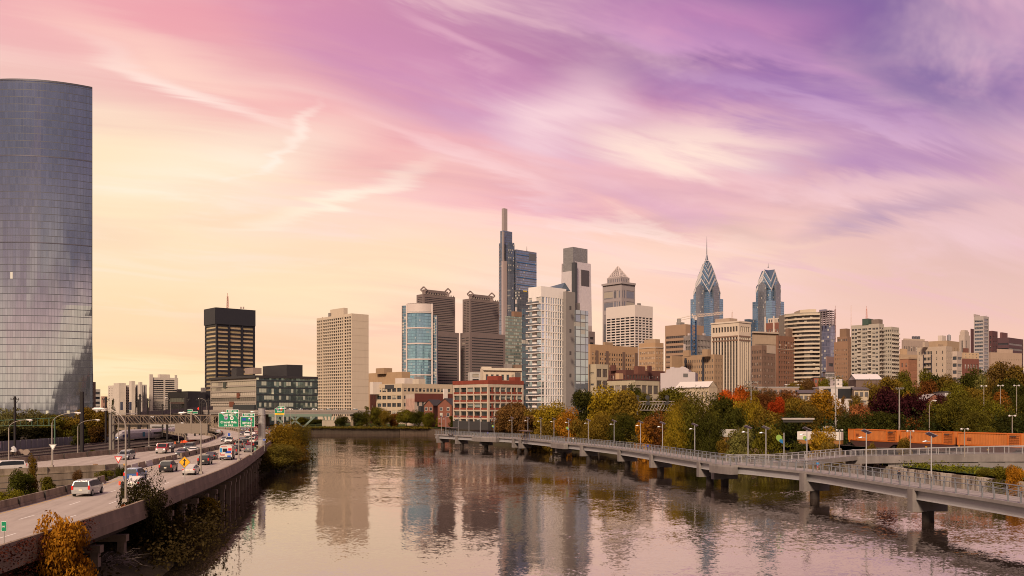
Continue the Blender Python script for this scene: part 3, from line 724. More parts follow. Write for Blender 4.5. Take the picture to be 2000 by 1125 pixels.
# ------------------------------------------------------------------ buildings
def foot(xl, xc, xr, D, ang=42):
    """footprint of a block whose near corner shows at xc, its left end at xl, its right end at xr; returns world points corner, right, back, left"""
    ul = Vector((-math.sin(R_(ang)), math.cos(R_(ang)))); ur = Vector((ul.y, -ul.x))
    kc = (xc - PX) / F; C = Vector((kc * D, D))
    def T(px, u):
        k = (px - PX) / F; return (k * C.y - C.x) / (u.x - k * u.y)
    tl, tr = T(xl, ul), T(xr, ur)
    return dict(C=C, ul=ul, ur=ur, tl=tl, tr=tr, D=D, pts=[C, C + ur * tr, C + ur * tr + ul * tl, C + ul * tl])
def grid(L, n, frac, m0, m1, spec=None):
    """edges of n openings along a length L"""
    if spec: return [(a * L, b * L) for a, b in spec]
    p = (L - m0 - m1) / n
    return [(m0 + p * (k + .5 - frac / 2), m0 + p * (k + .5 + frac / 2)) for k in range(n)]
def facade(W, wins, A, B, z0, z1, sp, D, mi=0):
    """wall between A and B with real recessed openings; window panes are collected in wins"""
    d = (B - A); L = d.length; d.normalize(); n = Vector((d.y, -d.x)); H = z1 - z0
    P = lambda u, z, q=0: (A.x + d.x * u - n.x * q, A.y + d.y * u - n.y * q, z)
    if not sp:
        W.face([P(0, z0), P(L, z0), P(L, z1), P(0, z1)], mi); return
    us = grid(L, sp.get('nc', 1), sp.get('fw', .6), sp.get('ml', .03) * L, sp.get('mr', .03) * L, sp.get('cols'))
    zs = grid(H, sp.get('nr', 1), sp.get('fh', .5), sp.get('mb', .03) * H, sp.get('mt', .05) * H, sp.get('rows'))
    dep = sp.get('dep', .35); sk = sp.get('skip')
    prev = 0
    for a, b in zs:
        W.face([P(0, z0 + prev), P(L, z0 + prev), P(L, z0 + a), P(0, z0 + a)], mi); prev = b
        pu = 0
        for c, e in us:
            W.face([P(pu, z0 + a), P(c, z0 + a), P(c, z0 + b), P(pu, z0 + b)], sp.get('pmi', mi)); pu = e
            W.face([P(c, z0 + a), P(e, z0 + a), P(e, z0 + a, dep), P(c, z0 + a, dep)], mi)
            W.face([P(c, z0 + b, dep), P(e, z0 + b, dep), P(e, z0 + b), P(c, z0 + b)], mi)
            W.face([P(c, z0 + a, dep), P(c, z0 + b, dep), P(c, z0 + b), P(c, z0 + a)], mi)
            W.face([P(e, z0 + a), P(e, z0 + b), P(e, z0 + b, dep), P(e, z0 + a, dep)], mi)
            wins.append((P((c + e) / 2, z0 + (a + b) / 2, dep * .96), round(e - c, 3), round(b - a, 3), round(math.atan2(d.y, d.x), 3), D, sp.get('m')))
        W.face([P(pu, z0 + a), P(L, z0 + a), P(L, z0 + b), P(pu, z0 + b)], sp.get('pmi', mi))
    W.face([P(0, z0 + prev), P(L, z0 + prev), P(L, z1), P(0, z1)], mi)
def realize(root, wins, glass, name='window', sub=None):
    """up to 100 windows as parts of their own, the rest as one part"""
    if not wins: return
    def big(w): return min(w[1] * .65, w[2]) * F / w[4]
    ws = sorted(wins, key=lambda w: -big(w))
    one = [] if big(ws[0]) < 2.4 else ws[:100]
    rest = ws[len(one):]; cache = {}
    for c, w, h, a, D, mt in one:
        k = (w, h, a, mt)
        if k not in cache:
            dx, dy = math.cos(a) * w / 2, math.sin(a) * w / 2; m = MB()
            m.face([(-dx, -dy, -h / 2), (dx, dy, -h / 2), (dx, dy, h / 2), (-dx, -dy, h / 2)], 0, [(0, 0), (1, 0), (1, 1), (0, 1)])
            cache[k] = m.mesh(name, mt or glass)
        o = bpy.data.objects.new(name, cache[k]); COL.objects.link(o); o.location = c; o.parent = root
    if rest:
        mats = list({(w[5] or glass).name: (w[5] or glass) for w in rest}.values()); m = MB()
        for c, w, h, a, D, mt in rest:
            dx, dy = math.cos(a) * w / 2, math.sin(a) * w / 2; x, y, z = c
            m.face([(x - dx, y - dy, z - h / 2), (x + dx, y + dy, z - h / 2), (x + dx, y + dy, z + h / 2), (x - dx, y - dy, z + h / 2)], mats.index(mt or glass), [(0, 0), (1, 0), (1, 1), (0, 1)])
        tag(m.build(name + '_grid' if not one else name, mats, root), kind='stuff')
class Bld:
    def __init__(s, name, label, cat, xl, xc, xr, D, zb=7, ang=42, group=None):
        s.f = foot(xl, xc, xr, D, ang); s.C = s.f['C']; s.D = D; s.ang = ang; s.zb = zb; s.rzone = (xl, xc, xr)
        s.root = thing(name, label, cat, (s.C.x, s.C.y, 0), 0, group)
    def loc(s, f): return [p - s.C for p in f['pts']]
    def block(s, wallm, glass, yt, L=None, R=None, fz=None, rng=None, zb=None, name='wall', D=None, bl=None, roof=True, zt=None, wname='window', par=.8, mats=None):
        """one block of walls and windows; fz = other footprint px (xl, xc, xr)"""
        f = s.f if rng is None else foot(*rng, D or s.D, s.ang)
        z1 = zt if zt is not None else ZY(yt, f['D']); z0 = s.zb if zb is None else zb
        C, Rt, Bk, Lf = s.loc(f); W = MB(); wins = []
        facade(W, wins, C, Rt, z0, z1, R, f['D']); facade(W, wins, Lf, C, z0, z1, L, f['D'])
        facade(W, wins, Rt, Bk, z0, z1, bl, f['D']); facade(W, wins, Bk, Lf, z0, z1, bl, f['D'])
        # parapet and roof
        def ins(q):
            c = (C + Bk) / 2; return q + (c - q).normalized() * .5
        I = [ins(q) for q in (C, Rt, Bk, Lf)]; O = [C, Rt, Bk, Lf]
        for k in range(4):
            a, b, c, d = O[k], O[(k + 1) % 4], I[(k + 1) % 4], I[k]
            W.face([(a.x, a.y, z1), (b.x, b.y, z1), (c.x, c.y, z1), (d.x, d.y, z1)])
            W.face([(d.x, d.y, z1), (c.x, c.y, z1), (c.x, c.y, z1 - par), (d.x, d.y, z1 - par)])
        o = W.build(name, mats or wallm, s.root)
        if roof:
            r = MB(); r.face([(q.x, q.y, z1 - par) for q in I]); r.build('roof', wall((.16, .145, .13), .9), s.root)
        realize(s.root, wins, glass, wname)
        s.z1 = z1; s.pt = f; return f, z0, z1
    def curtain_block(s, mat, yt, rng=None, zb=None, D=None, name='glass_wall', topm=None, zt=None, taper=1.0):
        f = s.f if rng is None else foot(*rng, D or s.D, s.ang)
        z1 = zt if zt is not None else ZY(yt, f['D']); z0 = s.zb if zb is None else zb
        P = s.loc(f); W = MB(); c = (P[0] + P[2]) / 2; Q = [c + (p - c) * taper for p in P]
        for k in range(4):
            a, b, e, g = P[k], P[(k + 1) % 4], Q[(k + 1) % 4], Q[k]; Ln = (b - a).length
            W.face([(a.x, a.y, z0), (b.x, b.y, z0), (e.x, e.y, z1), (g.x, g.y, z1)], 0, [(0, z0), (Ln, z0), (Ln, z1), (0, z1)])
        W.build(name, mat, s.root)
        r = MB(); r.face([(q.x, q.y, z1) for q in Q]); r.build('roof', topm or wall((.16, .145, .13), .9), s.root)
        return f, z0, z1
    def pbox(s, name, rng, yt, yb, mat, D=None, zt=None, zb=None):
        """plain box part whose three vertical edges show at these px"""
        D = D or s.D; f = foot(*rng, D, s.ang); m = MB(); m.prism([tuple(p) for p in s.loc(f)], ZY(yb, D) if zb is None else zb, ZY(yt, D) if zt is None else zt)
        return m.build(name, mat, s.root)
    def onface(s, side, name, mat, u0, u1, z0, z1, thick=.3, f=None):
        """slab fixed on a facade; u as share of its length"""
        f = f or s.f; P = s.loc(f); A, B = (P[0], P[1]) if side == 'R' else (P[3], P[0])
        d = B - A; L = d.length; d.normalize(); n = Vector((d.y, -d.x)); m = MB()
        a, b = A + d * u0 * L, A + d * u1 * L; i, j = a + n * thick, b + n * thick
        m.prism([tuple(i), tuple(j), tuple(b - n * .05), tuple(a - n * .05)], z0, z1)
        return m.build(name, mat, s.root)
    def mast(s, name, px, yt, z0, mat, r=.5, D=None, lattice=False):
        D = D or s.D + 10; p = AT(px, D) - Vector((s.C.x, s.C.y, 0)); z1 = ZY(yt, D); m = MB()
        if lattice:
            for q in range(3):
                a = 2.09 * q; m.tube([(p.x + math.cos(a) * r, p.y + math.sin(a) * r, z0), (p.x + math.cos(a) * r * .4, p.y + math.sin(a) * r * .4, z1)], r * .16, 4)
            n = 8
            for k in range(n):
                za, zb_ = z0 + (z1 - z0) * k / n, z0 + (z1 - z0) * (k + 1) / n; m.bar((p.x - r * .7, p.y, za), (p.x + r * .7, p.y, zb_), r * .15); m.bar((p.x + r * .7, p.y, za), (p.x - r * .7, p.y, zb_), r * .15)
            m.tube([(p.x, p.y, z1 - .2), (p.x, p.y, z1 + min(4, (z1 - z0) * .25))], r * .15, 4)
        else: m.tube([(p.x, p.y, z0), (p.x, p.y, (z0 + z1) / 2), (p.x, p.y, z1)], [r, r * .7, r * .3], 5)
        return m.build(name, mat, s.root)

def W_(*c): return tuple(c)
GL_DARK = pane((.045, .05, .065), 1, 2, .22)
GL_BIG = pane((.06, .075, .09), 3, 3, .28, frame=(.12, .10, .09), ft=.035, metal=.45)
GL_BAND = pane((.035, .04, .055), 10, 1, .08, frame=(.06, .055, .055), ft=.05, metal=.4)
CREAM = wall((.60, .50, .40), .75, .10)
MECH = wall((.24, .21, .19), .7, .2)

# --- tall curved glass tower on the left
def curved_tower():
    D = 528; t = thing('glass_skyscraper', 'tall dark curved glass skyscraper filling the left edge behind the rail yard trees', 'skyscraper', (AT(50, D).x, D, 0))
    xa, xb = AT(-82, D + 13), AT(179, D + 13); t.location.x = (xa.x + xb.x) / 2
    half = (xb.x - xa.x) / 2; sag = 14; r = (half * half + sag * sag) / (2 * sag); zt = ZY(155, D); n = 44
    def pt(k): 
        th = math.asin(half / r) * (2 * k / n - 1); return Vector((math.sin(th) * r, r - math.cos(th) * r))
    arc = [pt(k) for k in range(n + 1)]; u = [0]
    for a, b in zip(arc, arc[1:]): u.append(u[-1] + (b - a).length)
    zs = [4, 20, 30, 40, 50, 60, 70, 76, 90, 110, 140, 170, zt]; m = MB()
    def P(k, z):
        q = arc[k].copy(); useam = u[-1] * (.745 + .05 * min(1, z / 76)); e = u[k] - useam
        if e > 0: q.y += e * .17 * max(0, (76 - z) / 76) ** .8
        q.x *= 1 - .018 * (1 - min(1, z / zt)) if q.x > 0 else 1
        return (q.x, q.y, z)
    for i in range(len(zs) - 1):
        for k in range(n): m.face([P(k, zs[i]), P(k + 1, zs[i]), P(k + 1, zs[i + 1]), P(k, zs[i + 1])], 0, [(u[k], zs[i]), (u[k + 1], zs[i]), (u[k + 1], zs[i + 1]), (u[k], zs[i + 1])])
    g = curtain((.44, .47, .56), 1.55, 4.3, .85, .0, mull=(.07, .07, .085), lu=.06, lv=.09, tilt=.005, blind=.0, blc=(.3, .3, .3), lit=.0012, jit=.28)
    m.build('glass_wall', g, t)
    bk = MB(); e0, e1 = arc[0], arc[-1]; dp = 42
    for a, b in ((e1, Vector((e1.x - 26, e1.y + dp))), (Vector((e1.x - 26, e1.y + dp)), Vector((e0.x + 10, e0.y + dp))), (Vector((e0.x + 10, e0.y + dp)), e0)):
        L = (b - a).length; bk.face([(a.x, a.y, 4), (b.x, b.y, 4), (b.x, b.y, zt), (a.x, a.y, zt)], 0, [(0, 4), (L, 4), (L, zt), (0, zt)])
    bk.build('rear_glass_wall', g, t)
    rf = MB(); rf.face([(p.x, p.y, zt - .5) for p in arc] + [(e1.x - 26, e1.y + dp, zt - .5), (e0.x + 10, e0.y + dp, zt - .5)]); rf.build('roof', MECH, t)
    pr = MB(); pr.strip([(p.x, p.y - .15, zt - .6) for p in arc], [(p.x, p.y - .15, zt + .5) for p in arc]); pr.strip([(p.x, p.y - .15, zt + .5) for p in arc], [(p.x, p.y + .5, zt + .5) for p in arc])
    pr.build('parapet', plain((.09, .085, .10), .4, .4), t)
    for k, z in enumerate((60, 112, 163)):      # dark mechanical floors
        b = MB(); b.strip([P(i, z) for i in range(n + 1)], [P(i, z + .5) for i in range(n + 1)])
        o = b.build('mechanical_band', plain((.16, .15, .18), .3, .6), t); o.location = (0, -.12, 0)
    lo = MB(); lo.strip([(p.x, p.y - .4, 4) for p in arc], [(p.x, p.y - .4, 11) for p in arc]); lo.build('podium', plain((.06, .06, .07), .4, .3), t)
curved_tower()
b = Bld('brown_building', 'narrow brown slab peeping out behind the curved glass skyscraper', 'building', 172, 176, 182, 640, 4)
b.block(wall((.25, .16, .11)), GL_DARK, 730, None, dict(nc=2, nr=12, fw=.5)); b.pbox('stair_tower', (176, 180, 187), 746, 800, wall((.3, .2, .14)), zb=4)
b = Bld('office_building', 'low grey striped office block beside the curved glass skyscraper', 'building', 181, 183, 196, 720, 4)
b.block(wall((.42, .38, .33)), GL_BAND, 760, None, dict(nc=1, nr=6, fw=.92, fh=.5))
b = Bld('pink_building', 'small pinkish brick building between the grey striped block and the white apartments', 'building', 197, 200, 210, 800, 4)
b.block(wall((.42, .24, .17)), GL_DARK, 774, None, dict(nc=3, nr=3))
# --- white apartment group
b = Bld('apartment_block', 'white apartment cluster with stair towers on the far left skyline', 'apartment block', 211, 236, 262, 880, 4)
wm = wall((.56, .48, .40)); b.block(wm, GL_DARK, 752, dict(nc=5, nr=12, fw=.3, fh=.4), dict(nc=6, nr=12, fw=.55, fh=.5))
for nm, rg, yt in (('stair_tower', (252, 257, 264), 744), ('stair_tower', (270, 273, 278), 746), ('lift_house', (222, 232, 246), 748)): b.pbox(nm, rg, yt, 800, wm, zb=4, D=872)
b.pbox('east_wing', (262, 266, 287), 751, 800, wall((.5, .43, .37)), zb=4, D=890)
for k in range(4): b.pbox('window_strip', (265.5 + k * 5.2, 266.2 + k * 5.2, 268.3 + k * 5.2), 753, 796, GL_BAND, D=886)
for x in (237, 254): b.pbox('blue_panel', (x - 2.5, x, x + 3), 785, 801, plain((.05, .055, .09), .4), D=862)
b = Bld('white_slab', 'white slab with dark horizontal window bands and corner stair towers left of the black tower', 'apartment block', 292, 294, 348, 900, 4)
b.block(wm, GL_BAND, 737, None, dict(nr=19, fh=.55, mt=.05, cols=[(.06, .47), (.53, .97)]), bl=None); b.pbox('stair_tower', (291, 293, 299), 731, 800, wm, D=899, zb=4); b.pbox('stair_tower', (341, 342, 346), 732.5, 760, wm, D=910); b.pbox('penthouse', (308, 312, 332), 731, 742, wm, D=912)
b = Bld('dark_low_building', 'low dark slate building in front of the black tower', 'building', 328, 367, 412, 640, 4)
b.block(wall((.045, .04, .045), .5), GL_BAND, 764, dict(nr=2, fh=.3, nc=1, fw=.9), None); b.pbox('roof_plant', (392, 396, 402), 757, 766, MECH); b.pbox('roof_plant', (345, 349, 355), 760, 765, MECH, D=650); b.pbox('pale_soffit', (331, 340, 367), 785, 789, wall((.5, .36, .24)), D=638)
# --- black tower with gold bands
b = Bld('black_tower', 'black office tower with gold tinted window bands and a red and white mast', 'office tower', 400, 422, 498, 830, 4)
blk = wall((.022, .02, .026), .45, .2); gold = pane((.40, .31, .19), 8, 1, .12, bc=(.46, .36, .22), frame=(.24, .18, .11), ft=.04, metal=.55)
zt = ZY(601, 830); zband = (zt - 4) * 1.0
b.block(blk, gold, 601, dict(nr=22, nc=1, fw=.95, fh=.52, mt=.155, mb=.02, m=gold, dep=.7), dict(nr=22, fh=.52, mt=.155, mb=.02, cols=[(.045, .305), (.365, .635), (.695, .955)], m=gold, dep=.7), wname='window_band')
for u in (.01, .335, .665, .985): b.onface('R', 'pier', blk, u - .012, u + .012, 4, zt - 12, .6)
b.onface('R', 'crown_panel', plain((.02, .019, .025), .5), -.004, 1.004, zt - 15, zt + .3, .9); b.onface('L', 'crown_panel', plain((.02, .019, .025), .5), -.004, 1.004, zt - 15, zt + .3, .9)
b.mast('antenna_mast', 444.5, 579, zt - .5, plain((.55, .22, .16), .5), 1.3, 845, lattice=True)
for x in (469, 474): b.pbox('roof_dish', (x, x + 1.5, x + 3), 599, 603, plain((.4, .3, .26), .6), D=850)
# --- glass and cream office by the bridge
b = Bld('glass_office_block', 'long low office block, cream strips left and green glass right, by the road bridge', 'office building', 411, 500, 620, 560, 4)
crm = wall((.36, .30, .24), .6, .1); pl = pane((.30, .26, .21), 24, 1, .5, bc=(.50, .42, .34), frame=(.22, .18, .15), ft=.06, metal=.3)
teal = curtain((.16, .22, .22), 1.7, 4.4, .75, .22, bc=(.03, .035, .04), mull=(.03, .033, .035), lu=.07, blind=.30, blc=(.42, .43, .34), tilt=.03, lit=.02)
z1 = ZY(737, 560)
b.block(crm, pl, 737, dict(nr=5, nc=1, fw=.985, fh=.74, mb=.36, mt=.05, ml=.0, mr=0, dep=.5), None, wname='window_band')
C, Rt, Bk, Lf = b.loc(b.f); zf = 4
m = MB(); Ln = (Rt - C).length; n = Vector(((Rt - C).y, -(Rt - C).x)).normalized() * .4; a, e = C + n, Rt + n
m.face([(a.x, a.y, zf), (e.x, e.y, zf), (e.x, e.y, z1 + .3), (a.x, a.y, z1 + .3)], 0, [(0, zf), (Ln, zf), (Ln, z1), (0, z1)]); m.build('glass_wall', teal, b.root)
b.onface('L', 'glass_bay', teal, .55, 1.0, z1 - 27, z1 - 17, 1.2)
for u0, u1, za in ((.60, .66, 9.4), (.44, .54, 15.0), (.60, .66, 20.6)): b.onface('L', 'rust_panel', wall((.16, .055, .03)), u0, u1, z1 - za - 3.4, z1 - za, .25)
b.onface('L', 'dark_bay', plain((.02, .028, .03), .2, .3), .30, .36, z1 - 6, z1 - 2, .2)
for k in range(17): b.onface('L', 'column', wall((.34, .28, .26), .6), .01 + k * .061, .018 + k * .061, 4, z1 - 22.5, 2.2)
b.onface('L', 'dark_base', plain((.03, .03, .035), .3, .3), 0, 1, 4, z1 - 22.7, .5)
b.onface('L', 'roof_fascia', plain((.035, .03, .032), .5), -.003, 1.004, z1 - .2, z1 + 1.3, 1.0); b.onface('R', 'roof_fascia', plain((.035, .03, .032), .5), 0, 1.0, z1 - .2, z1 + 1.3, 1.0)
b.pbox('roof_plant', (513, 560, 591), 712, 737, plain((.028, .025, .027), .6), D=575); b.pbox('roof_plant', (452, 462, 476), 719, 740, plain((.04, .035, .035), .6), D=592); b.pbox('roof_screen', (478, 494, 511), 718, 730, wall((.3, .22, .18)), D=585)
# --- cream apartment slab
b = Bld('apartment_tower', 'cream apartment slab with a blank right side and a grid of dark windows', 'apartment tower', 618.5, 687, 720, 640, 4)
cw = wall((.56, .45, .335), .75, .06); apt = pane((.022, .022, .028), 2, 1, .12, bc=(.22, .18, .14), frame=(.06, .05, .04), ft=.06, metal=.1)
b.block(cw, apt, 612, dict(nr=32, fh=.62, mt=.02, mb=.05, dep=.6, cols=[(.012 + k * .0535, .012 + k * .0535 + .043) for k in range(3)] + [(.19 + k * .0595, .19 + k * .0595 + .047) for k in range(10)] + [(.80 + k * .0625, .80 + k * .0625 + .05) for k in range(3)]), None)
b.pbox('penthouse', (645, 671, 679), 601, 616, cw, D=652); b.pbox('roof_plant', (641, 644, 648), 611, 620, MECH, D=664)
zt = b.z1
for k in range(14): b.onface('R', 'panel_joint', wall((.40, .31, .23)), 0, 1, 9 + k * (zt - 9) / 14, 9.16 + k * (zt - 9) / 14, .03)
b.onface('L', 'stair_pier', cw, .775, .795, 4, zt + .4, .5); b.onface('L', 'stair_pier', cw, .172, .186, 4, zt + .4, .5)
# --- far bank low buildings
b = Bld('tan_building', 'plain tan windowless block right of the cream slab, behind the beige office', 'building', 720, 785, 801, 760, 6)
b.block(wall((.40, .26, .15)), GL_DARK, 726, None, dict(nc=3, nr=2, fw=.5, fh=.3)); b.pbox('penthouse', (734, 750, 766), 718.5, 730, wall((.34, .22, .13)), D=775)
b = Bld('brick_sliver', 'dark red brick building squeezed between the cream slab and the beige office', 'building', 722, 724, 736, 590, 4)
b.block(wall((.10, .035, .025)), GL_DARK, 762, None, dict(nc=2, nr=3, fw=.3))
b = Bld('beige_office', 'beige office block with rows of dark windows on the far bank', 'office building', 735, 785, 884, 555, 4)
bg = wall((.50, .39, .27), .8, .08); bw = pane((.04, .045, .055), 2, 2, .3, bc=(.5, .44, .34))
b.block(bg, bw, 749, dict(nr=5, nc=5, fw=.82, fh=.5, mt=.06, mb=.02, ml=.02, mr=.02), dict(nr=5, nc=13, fw=.72, fh=.45, mt=.06))
b.pbox('roof_shed', (772, 790, 806), 738, 752, wall((.60, .50, .42)), D=575); b.pbox('roof_shed', (806, 818, 831), 740, 752, wall((.52, .43, .33)), D=590); b.pbox('roof_tank', (808, 812, 829), 735, 740, plain((.34, .31, .29), .5, .2), D=600)
b.pbox('roof_block', (722, 728, 746), 746, 770, wall((.62, .53, .45)), D=570); b.onface('L', 'louvre', plain((.05, .045, .045), .7), .35, .7, b.z1 - 3.2, b.z1 - .6, .1)
b = Bld('mural_building', 'low pale building with dark red top floor and faded mural on its left end', 'building', 792, 810, 886, 528, 4)
b.block(wall((.44, .34, .27), .8, .15), pane((.04, .045, .05), 2, 2, .3), 770, None, dict(nr=2, nc=8, fw=.45, fh=.4)); z = b.z1
m = MB(); b.onface('R', 'red_fascia', wall((.13, .035, .025)), -.003, 1.003, z - 4.4, z + .5, .3); b.onface('L', 'mural', wall((.42, .26, .20), .9, .5, 0, .4), .05, .98, z - 14, z - 2.5, .12)
b.onface('R', 'white_sign_panel', plain((.7, .62, .55), .6), .72, .82, z - 3.5, z + 3.5, .9); b.pbox('gate_house', (817, 822, 838), 793, 812, plain((.03, .028, .028), .6), D=518)
# twin gabled brick houses
def gable_house(x0, x1, ye, ya, D, label, wc, rc, zb=4, depth=14, nw=2):
    a, c = AT(x0, D), AT(x1, D); w = (c.x - a.x); t = thing('gabled_house', label, 'house', (a.x, D, 0)); ze, za = ZY(ye, D), ZY(ya, D); m = MB()
    sk = 5.0
    m.face([(0, 0, zb), (w, 0, zb), (w, 0, ze), (w / 2, 0, za), (0, 0, ze)]); m.face([(w + sk, depth, zb), (sk, depth, zb), (sk, depth, ze), (w / 2 + sk, depth, za), (w + sk, depth, ze)])
    m.face([(sk, depth, zb), (0, 0, zb), (0, 0, ze), (sk, depth, ze)]); m.face([(w, 0, zb), (w + sk, depth, zb), (w + sk, depth, ze), (w, 0, ze)]); m.build('wall', wc, t)
    r = MB(); o = .5; g = .25
    for s in (0, 1):
        e = Vector((-o if s == 0 else w + o, -o, ze - (za - ze) * o / (w / 2))); p = Vector((w / 2, -o, za))
        k = Vector((sk, depth + o, 0)); up = Vector((0, 0, g)); q = [e, p, p + k, e + k]; r.face(q if s == 0 else q[::-1]); q = [v + up for v in q]; r.face(q if s else q[::-1])
        r.face([e, p, p + up, e + up] if s == 0 else [p, e, e + up, p + up])
        r.face([e, e + up, e + k + up, e + k])
    r.build('roof', rc, t)
    for k in range(nw):
        for z in (ze - 2.2, ze - 5.4):
            f = MB(); x = w * (k + .5) / nw; f.box((x, -.03, z), (1.5, .1, 2.0)); fo = f.build('window', wall((.5, .44, .38)), t)
            g2 = MB(); g2.face([(x - .6, -.1, z - .85), (x + .6, -.1, z - .85), (x + .6, -.1, z + .85), (x - .6, -.1, z + .85)], 0, [(0, 0), (1, 0), (1, 1), (0, 1)]); g2.build('pane', bw, fo)
    return t, w, ze, za
BR = wall((.20, .072, .045), .85, .18, 0, .5, .35); RF = wall((.05, .042, .042), .8)
gable_house(828, 846, 791, 781, 505, 'left dark roofed brick gabled house in front of the mural building', BR, RF)
gable_house(855, 882, 791, 778.5, 498, 'right and nearer dark roofed brick gabled house beside the red loft building', BR, RF)
# --- red loft building with cream frame
b = Bld('loft_building', 'red brick loft building with a cream frame of large windows beside the boardwalk end', 'loft building', 884.5, 953.5, 1022.5, 430, 4)
fr = wall((.48, .38, .29), .75, .2); red = wall((.22, .045, .025), .8, .2, 0, .5, .35); lw = pane((.04, .048, .05), 4, 3, .35, bc=(.30, .34, .30), frame=(.10, .085, .07), ft=.035, metal=.4)
b.block(fr, lw, 748.5, dict(nr=5, nc=5, fw=.87, fh=.56, mt=.045, mb=.09, ml=.015, mr=.02, dep=.7), dict(nr=5, nc=6, fw=.85, fh=.56, mt=.045, mb=.09, dep=.7))
z1 = b.z1; Hh = z1 - 4; pr = (Hh * (1 - .045 - .09)) / 5
for k in range(5):
    zc = 4 + Hh * .09 + pr * k
    for side, nc, ml, mr, fw in (('L', 5, .015, .02, .87), ('R', 6, .03, .03, .85)):
        p = (1 - ml - mr) / nc
        for j in range(nc):
            u = ml + p * (j + .5 - fw / 2); o = b.onface(side, 'brick_spandrel', red, u, u + p * fw, zc - pr * .02, zc + pr * .22, .05)
            if side == 'R' and j in (0, 4): b.onface(side, 'brick_pier', red, u + p * fw * .38, u + p * fw * .62, zc + pr * .25, zc + pr * .77, .05)
for sd in 'LR': b.onface(sd, 'brick_parapet', red, -.002, 1.002, z1 - .3, z1 + 1.6, .12)
b.pbox('roof_house', (951, 972, 981), 734, 750, red, D=442); b.pbox('roof_house', (994, 1006, 1017), 736.5, 750, red, D=446); b.pbox('lower_storey', (884.5, 953.5, 1022.5), 808, 830, plain((.04, .036, .034), .5), D=429.6, zb=3.9, zt=8)
# cream ornate building and pale block behind
b = Bld('ornate_cream_building', 'cream building with an arcaded cornice just behind the red loft building', 'building', 938, 944, 1019, 540, 4, ang=20)
b.block(wall((.58, .47, .35)), GL_BIG, 720, None, dict(nr=1, nc=7, fw=.5, rows=[(.80, .90)]), bl=None); b.onface('R', 'cornice', wall((.62, .52, .40)), -.01, 1.01, b.z1 - 1, b.z1 + .5, 1.0); b.onface('R', 'dark_bay', plain((.12, .10, .09), .6), .82, .97, b.z1 - 7, b.z1 - 2, .15)
b.pbox('pediment', (939, 942, 960), 716, 722, wall((.62, .52, .40)), D=542); b.pbox('roof_plant', (984, 990, 1000), 710, 722, MECH, D=555); b.pbox('roof_plant', (1001, 1006, 1019), 712, 724, wall((.2, .13, .09)), D=556)
b = Bld('pale_office', 'small pale grey office block left of the ornate cream building', 'building', 914, 918, 940, 580, 4, ang=20)
b.block(wall((.46, .42, .38)), GL_BAND, 727, None, dict(nr=2, rows=[(.80, .87), (.90, .97)]))
# --- round blue glass tower with white frames
def round_tower():
    D = 1000; x0, x1 = 793, 843; t = thing('round_glass_tower', 'blue glass apartment tower with a bowed front and white frames', 'apartment tower', (AT(818, D).x, D, 0))
    zt = ZY(592, D); zb = 6; half = (AT(x1, D).x - AT(x0, D).x) / 2; n = 14; sag = 6
    arc = [Vector((half * (2 * k / n - 1), sag * (2 * k / n - 1) ** 2)) for k in range(n + 1)]; u = [k * 2 * half / n for k in range(n + 1)]
    g = curtain((.24, .42, .54), 1.6, 3.4, .75, .24, bc=(.10, .17, .22), mull=(.20, .30, .36), lu=.09, lv=.05, tilt=.012, blind=.03, blc=(.3, .36, .38))
    ztop = zt - 9; m = MB()
    for k in range(n): m.face([(arc[k].x, arc[k].y, zb), (arc[k + 1].x, arc[k + 1].y, zb), (arc[k + 1].x, arc[k + 1].y, ztop), (arc[k].x, arc[k].y, ztop)], 0, [(u[k], 0), (u[k + 1], 0), (u[k + 1], ztop), (u[k], ztop)])
    m.build('glass_wall', g, t); wh = wall((.58, .48, .43), .6, .06)
    m = MB(); m.strip([(p.x, p.y - .3, ztop) for p in arc], [(p.x, p.y - .3, zt) for p in arc]); m.prism([(p.x, p.y - .3) for p in arc] + [(half, 24), (-half, 24)], zt - .6, zt); m.build('crown', wh, t)
    for k in range(8):
        z = ztop - 1 - k * 17.5; m = MB()
        if z > 8: wall_line([(p.x, p.y - .35) for p in arc], z - .7, z + .7, 1.0, 1.0, m); m.build('white_floor_frame', wh, t)
    for q in (0, n):
        m = MB(); m.box((arc[q].x, arc[q].y - .3, (zt + zb) / 2), (1.6, 1.6, zt - zb)); m.build('white_pier', wh, t)
    sd = curtain((.13, .24, .32), 2.2, 3.4, .6, .3, bc=(.12, .15, .19), mull=(.4, .36, .34), lu=.12, tilt=.05)
    for nm, xa, xb, yo, ztp in (('left_wing', -half - 5.5, -half - .8, 8, zt - 2), ('right_wing', half + .8, half + 5.0, 8, zt - 13)):
        m = MB(); m.face([(xa, yo, zb), (xb, yo - 2, zb), (xb, yo - 2, ztp), (xa, yo, ztp)], 0, [(0, 0), (4.5, 0), (4.5, ztp), (0, ztp)]); m.face([(xb, 26, zb), (xa, 26, zb), (xa, 26, ztp), (xb, 26, ztp)]); m.face([(xa, 26, zb), (xa, yo, zb), (xa, yo, ztp), (xa, 26, ztp)]); m.face([(xb, yo - 2, zb), (xb, 26, zb), (xb, 26, ztp), (xb, yo - 2, ztp)]); m.face([(xa, yo, ztp), (xb, yo - 2, ztp), (xb, 26, ztp), (xa, 26, ztp)])
        m.build(nm, sd, t); e = MB(); e.box((xa if xa < 0 else xb, yo - .8, (zb + ztp) / 2), (.9, 1.2, ztp - zb)); e.build('white_pier', wh, t)
round_tower()
